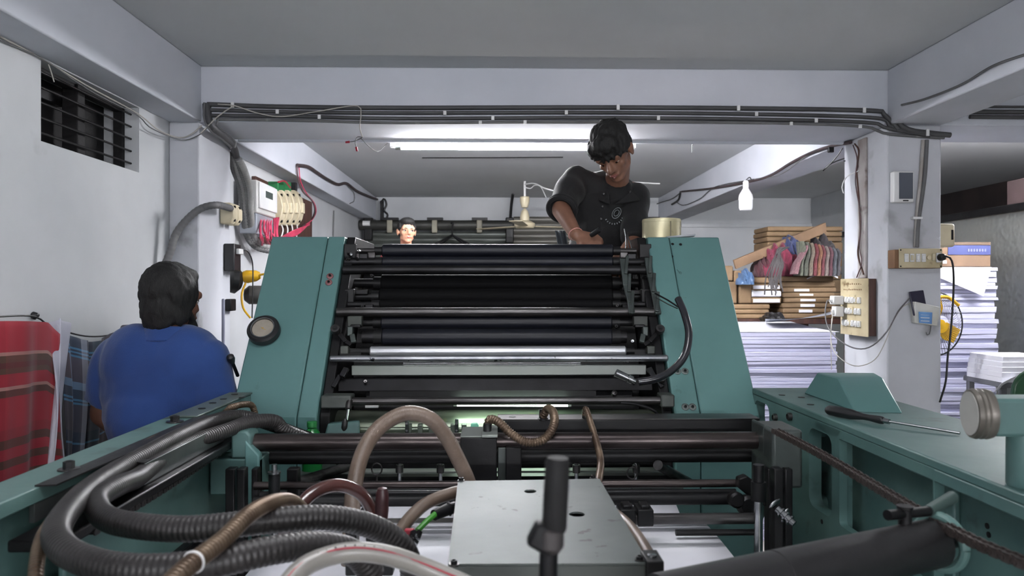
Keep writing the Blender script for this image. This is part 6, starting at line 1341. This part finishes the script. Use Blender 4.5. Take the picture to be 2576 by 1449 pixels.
class Head:
    """head in local units: face towards -Y, chin at 0, crown at about 0.23"""
    def __init__(s, c, R_, k=1.0, lids=False): s.c = V(c); s.R = R_; s.k = k; s.lids = lids
    def p(s, x, y, z): return s.c + s.R @ (V(x, y, z - 0.115) * s.k)
    def skin(s, b):
        k = s.k; p = s.p
        b.ball(p(0, 0.012, 0.140), (0.073 * k, 0.090 * k, 0.088 * k), 24, 18, s.R)
        b.ball(p(0, -0.022, 0.075), (0.055 * k, 0.064 * k, 0.070 * k), 20, 14, s.R)
        b.ball(p(0, -0.026, 0.100), (0.060 * k, 0.050 * k, 0.055 * k), 20, 14, s.R)
        b.ball(p(0, -0.062, 0.022), (0.026 * k, 0.024 * k, 0.020 * k), 14, 10, s.R)
        b.caps(p(-0.046, -0.01, 0.052), p(-0.013, -0.062, 0.022), 0.016 * k, 0.017 * k); b.caps(p(0.046, -0.01, 0.052), p(0.013, -0.062, 0.022), 0.016 * k, 0.017 * k)
        for x in (-1, 1):
            b.ball(p(x * 0.040, -0.050, 0.086), (0.020 * k, 0.020 * k, 0.019 * k), 14, 10, s.R)
            if s.lids: b.ball(p(x * 0.031, -0.0655, 0.1115), (0.0165 * k, 0.0145 * k, 0.0105 * k), 14, 10, s.R)
            b.ball(p(x * 0.077, 0.012, 0.103), (0.009 * k, 0.021 * k, 0.033 * k), 12, 10, s.R)
            b.ball(p(x * 0.082, 0.018, 0.112), (0.008 * k, 0.016 * k, 0.022 * k), 12, 10, s.R)
            b.ball(p(x * 0.013, -0.086, 0.075), 0.0095 * k, 10, 8)
        b.caps(p(-0.042, -0.066, 0.130), p(0.042, -0.066, 0.130), 0.017 * k)
        b.caps(p(0, -0.078, 0.122), p(0, -0.100, 0.080), 0.009 * k, 0.0125 * k)
        b.caps(p(-0.019, -0.078, 0.050), p(0.019, -0.078, 0.050), 0.009 * k); b.ball(p(0, -0.082, 0.044), (0.018 * k, 0.010 * k, 0.008 * k), 12, 8, s.R); b.ball(p(0, -0.083, 0.055), (0.015 * k, 0.009 * k, 0.006 * k), 12, 8, s.R)
    def details(s, body, lips_m, look=(0.0, 0.0)):
        k = s.k; p = s.p
        ew = pm('eye_white', (206, 200, 194), (196, 190, 184), 20, 0.25); ei = pm('eye_brown', (34, 22, 18), (24, 16, 14), 30, 0.2)
        for x in (-1, 1):
            e = MB().ball(p(x * 0.031, -0.0640, 0.107), (0.0140 * k, 0.0118 * k, 0.0072 * k), 16, 12, s.R).build('eye', ew, body)
            MB().ball(p(x * 0.031 + look[0], -0.0732, 0.107 + look[1]), (0.0062 * k, 0.0036 * k, 0.0064 * k), 12, 10, s.R).build('iris', ei, e)
            MB().tube([p(x * 0.013, -0.0815, 0.1255), p(x * 0.029, -0.0828, 0.1285), p(x * 0.050, -0.0715, 0.1215)], [0.0025 * k, 0.0035 * k, 0.0018 * k], 8).build('eyebrow', hair_m, body)
            MB().tube([p(x * 0.015, -0.0725, 0.110), p(x * 0.031, -0.0782, 0.1155), p(x * 0.046, -0.0680, 0.110)], 0.0016 * k, 6).build('eyelid', hair_m, e)
        MB().tube([p(-0.021, -0.0810, 0.0500), p(-0.010, -0.0905, 0.0525), p(0, -0.0915, 0.0510), p(0.010, -0.0905, 0.0525), p(0.021, -0.0810, 0.0500)], [0.002 * k, 0.0046 * k, 0.0046 * k, 0.0046 * k, 0.002 * k], 8).build('lip', lips_m, body)
        MB().tube([p(-0.018, -0.0810, 0.0470), p(0, -0.0915, 0.0435), p(0.018, -0.0810, 0.0470)], [0.002 * k, 0.0056 * k, 0.002 * k], 8).build('lip', lips_m, body)
def hair_disp(amp, f=60, sd=0.0):
    def d(co, n):
        q = V(co.x * f, co.y * f, co.z * f * 0.35 + sd)
        return n * amp * (noise.noise(q) + 0.5 * noise.noise(q * 2.1))
    return d
def fold_disp(amp, f=9.0, ax=V(1, 0.4, 0.25), sd=0.0):
    def d(co, n):
        w = noise.noise(co * 4 + V(sd, 0, 0)); t = co.dot(ax) * f * 2 * PI + 5 * w
        return n * amp * (math.sin(t) * (0.5 + w) + 0.6 * noise.noise(co * 14 + V(sd, 1, 0)))
    return d
def finger(b, base, d1, d2, d3, L_, r):
    a = V(base); b1 = a + V(d1).normalized() * L_ * 0.45; b2 = b1 + V(d2).normalized() * L_ * 0.32; b3 = b2 + V(d3).normalized() * L_ * 0.23
    b.caps(a, b1, r, r * 0.95, 10); b.caps(b1, b2, r * 0.95, r * 0.88, 10); b.caps(b2, b3, r * 0.88, r * 0.75, 10)
def hand(b, w, fwd, up, side, curl=0.5, k=1.0):
    """palm and five fingers; w wrist, fwd towards the fingers, up back of the hand, side towards the thumb"""
    w = V(w); f = V(fwd).normalized(); u = V(up); u = (u - f * u.dot(f)).normalized(); s = V(side); s = (s - f * s.dot(f) - u * s.dot(u)).normalized()
    for t in (-0.026, -0.009, 0.009, 0.026): b.caps(w + f * 0.012 * k + s * t * 0.6 * k, w + f * 0.078 * k + s * t * k, 0.014 * k, 0.0125 * k, 10)
    for t, L_, r in ((0.030, 0.070, 0.0088), (0.010, 0.078, 0.0092), (-0.011, 0.072, 0.0088), (-0.030, 0.056, 0.0078)):
        base = w + f * 0.082 * k + s * t * k
        a1, a2, a3 = curl * 0.8, curl * 1.9, curl * 2.6
        g = lambda a: f * math.cos(a) - u * math.sin(a)
        finger(b, base, g(a1), g(a2), g(a3), L_ * k, r * k)
    tb = w + f * 0.026 * k + s * 0.026 * k
    finger(b, tb, f * 0.6 + s * 0.8 - u * 0.3, f * 0.85 + s * 0.3 - u * 0.4, f * 0.9 - u * 0.4 - s * 0.1, 0.072 * k, 0.0105 * k)
CWZ = 0.65        # catwalk level
lips_d = pm('lips_dark', (124, 72, 66), (108, 60, 56), 20, 0.45); lips_b = pm('lips_boy', (176, 108, 98), (160, 94, 86), 20, 0.45)

# ---- man in black leaning over the rollers
HM = Head(at(1541, 382, 3.16), Euler((0.76, -0.14, -0.60), 'XYZ').to_matrix(), 1.0, True)
b = MB(); HM.skin(b)
nk = at(1552, 462, 3.30); sh_l = at(1446, 458, 3.34); sh_r = at(1598, 492, 3.36)
b.caps(nk + V(0, 0.02, -0.03), HM.p(0, 0.03, 0.06), 0.054, 0.052)
hipc = V(at(1500, 690, 3.50).x, 3.50, CWZ + 0.93); chest = at(1525, 530, 3.38)
b.ball(chest, (0.155, 0.105, 0.17), 20, 14); b.caps(chest + V(0, 0.02, -0.1), hipc, 0.12, 0.13); b.caps(sh_l, sh_r, 0.06, 0.06)
elb = at(1412, 528, 3.17); wr = at(1449, 591, 3.02)
b.caps(sh_l, elb, 0.050, 0.042); b.caps(elb, wr, 0.042, 0.027)
elb2 = at(1604, 600, 3.22); wr2 = at(1566, 640, 3.02)
b.caps(sh_r, elb2, 0.048, 0.040); b.caps(elb2, wr2, 0.04, 0.026)
for s in (-1, 1):
    hp = hipc + V(s * 0.09, 0, -0.02); kn = V(hipc.x + s * 0.10, 3.46, CWZ + 0.50); an = V(hipc.x + s * 0.11, 3.52, CWZ + 0.09)
    b.caps(hp, kn, 0.082, 0.058); b.caps(kn, an, 0.055, 0.036); b.caps(an + V(0, 0.03, -0.055), an + V(0, -0.15, -0.06), 0.034, 0.028)
hand(b, wr, V(0.75, -0.45, -0.30), V(-0.25, -0.75, 0.6), V(0.3, -0.6, -0.7), 0.75, 0.98)
hand(b, wr2, V(-0.4, -0.7, -0.5), V(0.2, -0.4, 0.8), V(-0.8, 0.2, 0.0), 0.7, 0.95)
man = remesh(b, 0.0055, 'person', skin_d, None, 2, origin=(hipc.x, 3.5, CWZ))
tag(man, 'young man in a black shirt leaning over the top ink roller', 'person')
HM.details(man, lips_d, (0.0, -0.003))
b = MB()
b.ball(chest + V(0, 0.0, 0.01), (0.172, 0.125, 0.185), 24, 16); b.caps(chest + V(-0.01, 0.02, -0.08), hipc + V(0, 0, -0.05), 0.15, 0.155)
b.caps(sh_l + V(0, 0.0, -0.005), nk + V(0, 0.02, -0.045), 0.068, 0.055); b.caps(sh_r + V(0, 0, -0.005), nk + V(0, 0.02, -0.045), 0.066, 0.055)
b.caps(chest + V(-0.03, 0, 0.06), sh_l, 0.11, 0.066); b.caps(chest + V(0.04, 0, 0.06), sh_r, 0.11, 0.064)
b.cyl(nk + V(0, 0.02, -0.075), nk + V(-0.004, 0.008, 0.004), 0.082, 0.064, 20)
b.ball(sh_l, 0.069, 16, 12); b.cyl(sh_l, elb + (elb - wr) * 0.05, 0.069, 0.060, 18); b.ball(sh_r, 0.068, 16, 12); b.cyl(sh_r, elb2 + (wr2 - elb2) * 0.2, 0.067, 0.058, 18); b.ball(elb2, 0.057, 12, 10)
blackshirt = pm('black_shirt', (16, 16, 18), (12, 12, 14), 10, 0.85, bump=0.25, bscale=60, sheen=0.08)
shirt = remesh(b, 0.008, 'shirt', blackshirt, man, 2, fold_disp(0.010, 6.0, V(0.5, 0.3, 0.8)))
cu = MB(); d = (elb - sh_l).normalized(); cc = elb - d * 0.02
fa, fb_ = frame(d)
for off in (0.0, 0.018): cu.tube([cc + d * off + (fa * math.cos(w) + fb_ * math.sin(w)) * 0.060 for w in [2 * PI * k / 28 for k in range(29)]], 0.010, 10, False)
cu.build('rolled_cuff', blackshirt, shirt)
col = MB()
for s in (-1, 1):
    c0 = nk + V(s * 0.058, 0.04, -0.015); c1 = nk + V(s * 0.045, -0.06, -0.050); c2 = nk + V(s * 0.008 - 0.035, -0.085, -0.105); c3 = nk + V(s * 0.085, -0.06, -0.085)
    col.prism([c0, c1, c2, c3], V(s * 0.006, -0.006, 0.004))
col.build('collar', blackshirt, shirt, bevel=0.002)
for k in range(4): MB().lathe([(0, 0), (0.005, 0), (0.004, 0.003), (0, 0.003)], chest + V(-0.03 - 0.006 * k, -0.128, 0.06 - 0.055 * k), (0, -1, 0), 10).build('button', black_p, shirt)
thr = pm('emblem_thread', (132, 138, 140), (108, 114, 116), 30, 0.8)
ec = at(1551, 536, 3.242); rx = V(0.80, 0, 0.60); ry = V(-0.55, -0.1, 0.83)      # embroidered emblem: rings with small marks
for r_, n_ in ((0.024, 22), (0.014, 16)):
    MB().tube([ec + (rx * math.cos(w) * r_ + V(-0.3, 0, 1).normalized() * math.sin(w) * r_ * 0.8) for w in [2 * PI * k / n_ for k in range(n_ + 1)]], 0.0017, 6, False).build('emblem', thr, shirt)
for k in range(9):
    w = -2.6 + k * 0.28; MB().box(ec + V(-0.012, 0, -0.008) + V(math.cos(w) * 0.040, 0, math.sin(w) * 0.040), (0.007, 0.002, 0.004), (0, -w, 0)).build('emblem', thr, shirt)
trou = MB()
trou.caps(hipc + V(-0.03, 0, 0.0), hipc + V(0.03, 0, 0), 0.14)
for s in (-1, 1):
    hp = hipc + V(s * 0.09, 0, -0.02); kn = V(hipc.x + s * 0.10, 3.46, CWZ + 0.50); an = V(hipc.x + s * 0.11, 3.52, CWZ + 0.10)
    trou.caps(hp, kn, 0.098, 0.075); trou.ball(kn, 0.075); trou.cyl(kn, an, 0.075, 0.06, 16)
remesh(trou, 0.012, 'trousers', pm('grey_trousers', (96, 102, 108), (80, 86, 92), 8, 0.9, bump=0.3), man, 2, fold_disp(0.004))
tail = MB().grid(lambda u, v: at(1397 + 24 * u + 10 * v, 580 + 50 * v, 3.30 + 0.02 * math.sin(u * 9)), 8, 8).build('shirt_tail', pm('grey_trousers', (96, 102, 108)), man, solid=0.004)
hb = MB(); p = HM.p; k = HM.k
hb.ball(p(0, 0.022, 0.165), (0.086 * k, 0.100 * k, 0.082 * k), 24, 16, HM.R); hb.ball(p(0, -0.052, 0.182), (0.070 * k, 0.052 * k, 0.046 * k), 18, 12, HM.R)
hb.ball(p(0, 0.066, 0.115), (0.068 * k, 0.048 * k, 0.06 * k), 18, 12, HM.R)
for x in (-1, 1): hb.ball(p(x * 0.066, 0.0, 0.155), (0.026 * k, 0.062 * k, 0.046 * k), 14, 10, HM.R); hb.caps(p(x * 0.072, -0.025, 0.14), p(x * 0.073, -0.022, 0.105), 0.010 * k, 0.006 * k)
for j in range(16):
    x = -0.060 + 0.12 * j / 15; hb.caps(p(x * 0.9, -0.075, 0.185), p(x * 1.05 + 0.006, -0.094 + abs(x) * 0.35, 0.136 + 0.012 * math.sin(j * 2.1)), 0.015 * k, 0.006 * k, 8)
remesh(hb, 0.006, 'hair', hair_m, man, 1, hair_disp(0.009, 48))
# thread bracelet on the wrist
br = MB(); d = (wr - elb).normalized(); fa, fb_ = frame(d); brc = wr - d * 0.005
br.tube([brc + (fa * math.cos(w) + fb_ * math.sin(w)) * 0.030 for w in [2 * PI * k_ / 28 for k_ in range(29)]], 0.0020, 6, False); bo = br.build('bracelet', pm('thread_pink', (206, 150, 140), (180, 120, 112), 30, 0.7)); tag(bo, 'thin pinkish thread bracelet on the wrist of the man in black', 'bracelet')
tool = MB().lathe([(0, 0), (0.010, 0), (0.011, 0.01), (0.011, 0.05), (0.008, 0.055), (0, 0.055)], wr + V(0.055, -0.065, -0.005), V(0.5, -0.8, 0.35), 16).build('allen_tool', black_p); tag(tool, 'dark round tool end held in the hand over the roller', 'tool')

# ---- man in the blue polo shirt, seen from behind
YM = 2.56
HB = Head(at(436, 752, YM), Euler((0.05, 0.0, math.radians(155)), 'XYZ').to_matrix(), 1.0)
b = MB(); HB.skin(b)
nk = at(436, 838, YM) + V(-0.01, 0.0, 0.0); sl = at(292, 905, YM + 0.02); sr = at(520, 905, YM - 0.03)
hipc = V(at(410, 1200, YM).x, YM, 0.90); chest = at(410, 960, YM)
b.caps(nk + V(0, 0, -0.05), HB.p(0, 0.03, 0.06), 0.060, 0.056)
b.ball(chest, (0.17, 0.11, 0.17), 20, 14); b.caps(chest + V(0, 0, -0.1), hipc, 0.13, 0.135); b.caps(sl, sr, 0.06)
el = at(262, 1040, YM + 0.04); wl_ = at(330, 1110, YM + 0.22); er = at(545, 1030, YM - 0.02); wr_ = at(520, 1050, YM + 0.24)
b.caps(sl, el, 0.056, 0.046); b.caps(el, wl_, 0.045, 0.029); b.caps(sr, er, 0.054, 0.044); b.caps(er, wr_, 0.043, 0.028)
hand(b, wl_, V(0.3, 0.9, -0.1), V(-0.1, 0, 1), V(1, 0, 0), 0.5); hand(b, wr_, V(-0.1, 1, 0), V(0, 0, 1), V(-1, 0, 0), 0.5)
for s in (-1, 1):
    hp = hipc + V(s * 0.09, 0, -0.02); kn = V(hipc.x + s * 0.09, YM + 0.02, 0.49); an = V(hipc.x + s * 0.09, YM - 0.02, 0.09)
    b.caps(hp, kn, 0.085, 0.060); b.caps(kn, an, 0.057, 0.038); b.caps(an + V(0, -0.03, -0.055), an + V(0.05, 0.15, -0.06), 0.034, 0.028)
bman = remesh(b, 0.0065, 'person', pm('skin_deep', (112, 76, 60), (96, 64, 50), 12, 0.5, bump=0.08, bscale=140), None, 2, origin=(hipc.x, YM, 0))
tag(bman, 'long-haired man in a blue polo shirt seen from behind', 'person')
HB.details(bman, lips_d)
b = MB()
b.ball(chest + V(0, 0, 0.0), (0.200, 0.135, 0.21), 24, 16); b.caps(chest + V(-0.02, 0, -0.12), hipc + V(0, 0, 0.06), 0.165, 0.165)
b.ball(chest + V(-0.07, -0.01, 0.06), (0.13, 0.115, 0.14), 20, 14); b.ball(chest + V(0.08, -0.015, 0.06), (0.13, 0.115, 0.14), 20, 14)
b.caps(sl + V(0.01, 0, -0.005), nk + V(-0.02, 0, -0.055), 0.074, 0.062); b.caps(sr + V(-0.01, 0, -0.005), nk + V(0.02, 0, -0.055), 0.072, 0.062)
b.ball(sl, 0.078); b.cyl(sl, sl.lerp(el, 0.80), 0.080, 0.079, 20); b.ball(sr, 0.076); b.cyl(sr, sr.lerp(er, 0.84), 0.078, 0.074, 20)
polo_m = pm('blue_pique', (31, 64, 124), (26, 56, 112), 5, 0.85, bump=0.3, bscale=220, sheen=0.2)
polo = remesh(b, 0.008, 'polo_shirt', polo_m, bman, 3, fold_disp(0.008, 4.0, V(0.9, 0.1, 0.3), 3.0))
co = MB(); rc = nk + V(0.0, 0.0, -0.012)
co.grid(lambda u, v: rc + V(math.cos(-PI * 0.5 + (u - 0.5) * 5.6) * (0.080 + 0.022 * v), math.sin(-PI * 0.5 + (u - 0.5) * 5.6) * (0.082 + 0.020 * v), 0.030 - 0.048 * v + 0.01 * math.cos((u - 0.5) * 5.6)), 40, 8)
co.build('collar', polo_m, polo, solid=0.004)
tr = MB(); tr.caps(hipc + V(-0.03, 0, 0), hipc + V(0.03, 0, 0), 0.145)
for s in (-1, 1):
    hp = hipc + V(s * 0.09, 0, -0.02); kn = V(hipc.x + s * 0.09, YM + 0.02, 0.49); an = V(hipc.x + s * 0.09, YM - 0.02, 0.10)
    tr.caps(hp, kn, 0.10, 0.078); tr.ball(kn, 0.078); tr.cyl(kn, an, 0.078, 0.065, 16)
remesh(tr, 0.012, 'trousers', pm('dark_trousers', (40, 40, 48), (32, 32, 38), 8, 0.9, bump=0.3), bman, 2, fold_disp(0.004))
hb = MB(); p = HB.p
hb.ball(p(0, 0.020, 0.152), (0.084, 0.100, 0.092), 24, 18, HB.R); hb.ball(p(0, 0.060, 0.085), (0.070, 0.048, 0.080), 20, 14, HB.R)
hb.ball(p(0, 0.062, 0.040), (0.060, 0.036, 0.040), 18, 12, HB.R); hb.ball(p(0, -0.03, 0.195), (0.062, 0.05, 0.035), 16, 12, HB.R)
for x in (-1, 1): hb.ball(p(x * 0.074, 0.02, 0.13), (0.018, 0.058, 0.062), 14, 10, HB.R)
hb.ball(p(0.070, 0.025, 0.07), (0.014, 0.04, 0.045), 14, 10, HB.R); hb.ball(p(-0.070, 0.025, 0.07), (0.014, 0.04, 0.045), 14, 10, HB.R)
for j in range(12):                                   # flicked-out ends at the nape
    e0_ = at(380 + j * 6, 790 + 3 * (j % 3), YM - 0.06); hb.caps(e0_ + V(0.02, 0.02, 0.02), at(352 + j * 8 + (j % 3) * 5, 798 + j * 2.2 + 6 * (j % 2), YM - 0.06), 0.014, 0.004, 8)
remesh(hb, 0.006, 'hair', hair_m, bman, 1, hair_disp(0.004, 70, 3))
bd_ = MB(); bd_.ball(p(0, -0.050, 0.020), (0.045, 0.042, 0.032), 16, 12, HB.R); bd_.ball(p(0, -0.062, -0.002), (0.034, 0.030, 0.030), 14, 10, HB.R)
for x in (-1, 1): bd_.caps(p(x * 0.060, -0.005, 0.075), p(x * 0.035, -0.055, 0.02), 0.014, 0.018)
remesh(bd_, 0.005, 'beard', hair_m, bman, 1, hair_disp(0.005, 70, 5))
tag(MB().ball(at(512, 1016, 2.50), (0.03, 0.03, 0.012), 16, 10).build('rag', pm('rag_blue', (70, 84, 140), (58, 70, 120), 8, 0.9)), 'small crumpled blue rag on the machine rail by the blue shirt', 'rag')

# ---- boy looking over the press
YBoy = 5.2
HK = Head(at(1023, 581, YBoy), Euler((-0.06, 0.03, 0.34), 'XYZ').to_matrix(), 0.80)
b = MB(); HK.skin(b)
nk = at(1022, 622, YBoy + 0.03); chest = nk + V(0, 0.02, -0.20); hipc = V(nk.x, YBoy + 0.04, CWZ + 0.66)
b.caps(nk + V(0, 0, -0.06), HK.p(0, 0.03, 0.06), 0.040, 0.040); b.ball(chest, (0.12, 0.08, 0.14), 18, 12); b.caps(chest, hipc, 0.09, 0.095)
for s in (-1, 1):
    sh0 = nk + V(s * 0.14, 0.01, -0.09); e0_ = sh0 + V(s * 0.03, -0.05, -0.22); w0_ = e0_ + V(-s * 0.04, -0.17, -0.06)
    b.caps(nk + V(0, 0, -0.09), sh0, 0.045, 0.042); b.caps(sh0, e0_, 0.038, 0.031); b.caps(e0_, w0_, 0.031, 0.022); hand(b, w0_, V(0, -1, -0.2), V(0, -0.2, 1), V(-s, 0, 0), 0.5, 0.75)
    hp = hipc + V(s * 0.065, 0, 0); kn = hp + V(0, -0.02, -0.30); an = V(hp.x, hp.y + 0.02, CWZ + 0.07)
    b.caps(hp, kn, 0.065, 0.046); b.caps(kn, an, 0.043, 0.030); b.caps(an + V(0, 0.02, -0.04), an + V(0, -0.12, -0.045), 0.026, 0.022)
boy = remesh(b, 0.0045, 'person', skin_b, None, 4, origin=(hipc.x, hipc.y, CWZ)); tag(boy, 'boy with short dark hair peering over the press by the shutter', 'person')
HK.details(boy, lips_b, (0.002, 0.0005))
b = MB(); b.ball(chest, (0.135, 0.095, 0.155), 18, 12); b.caps(chest, hipc, 0.105, 0.11); b.cyl(nk + V(0, 0, -0.08), nk + V(0, 0, -0.012), 0.075, 0.050, 20)
for s in (-1, 1):
    sh0 = nk + V(s * 0.14, 0.01, -0.09); e0_ = sh0 + V(s * 0.03, -0.05, -0.22); b.caps(nk + V(0, 0, -0.09), sh0, 0.055, 0.052); b.cyl(sh0, sh0.lerp(e0_, 0.7), 0.052, 0.05)
remesh(b, 0.008, 't_shirt', pm('maroon_tee', (120, 40, 44), (100, 32, 36), 8, 0.9, bump=0.3), boy, 2, fold_disp(0.003))
b = MB(); b.caps(hipc + V(-0.02, 0, 0), hipc + V(0.02, 0, 0), 0.105)
for s in (-1, 1):
    hp = hipc + V(s * 0.065, 0, 0); kn = hp + V(0, -0.02, -0.30); b.cyl(hp, kn, 0.085, 0.075, 16)
remesh(b, 0.012, 'shorts', pm('navy_shorts', (40, 44, 66), (34, 36, 56), 8, 0.9), boy, 2)
hb = MB(); p = HK.p; k = HK.k
hb.ball(p(0, 0.020, 0.150), (0.079 * k, 0.095 * k, 0.088 * k), 24, 18, HK.R); hb.ball(p(0, 0.06, 0.10), (0.064 * k, 0.046 * k, 0.06 * k), 18, 12, HK.R)
hb.ball(p(0, -0.045, 0.192), (0.060 * k, 0.046 * k, 0.036 * k), 18, 12, HK.R)
for x in (-1, 1): hb.ball(p(x * 0.067, 0.004, 0.150), (0.015 * k, 0.048 * k, 0.040 * k), 14, 10, HK.R)
remesh(hb, 0.005, 'hair', hair_m, boy, 1, hair_disp(0.0025, 90))
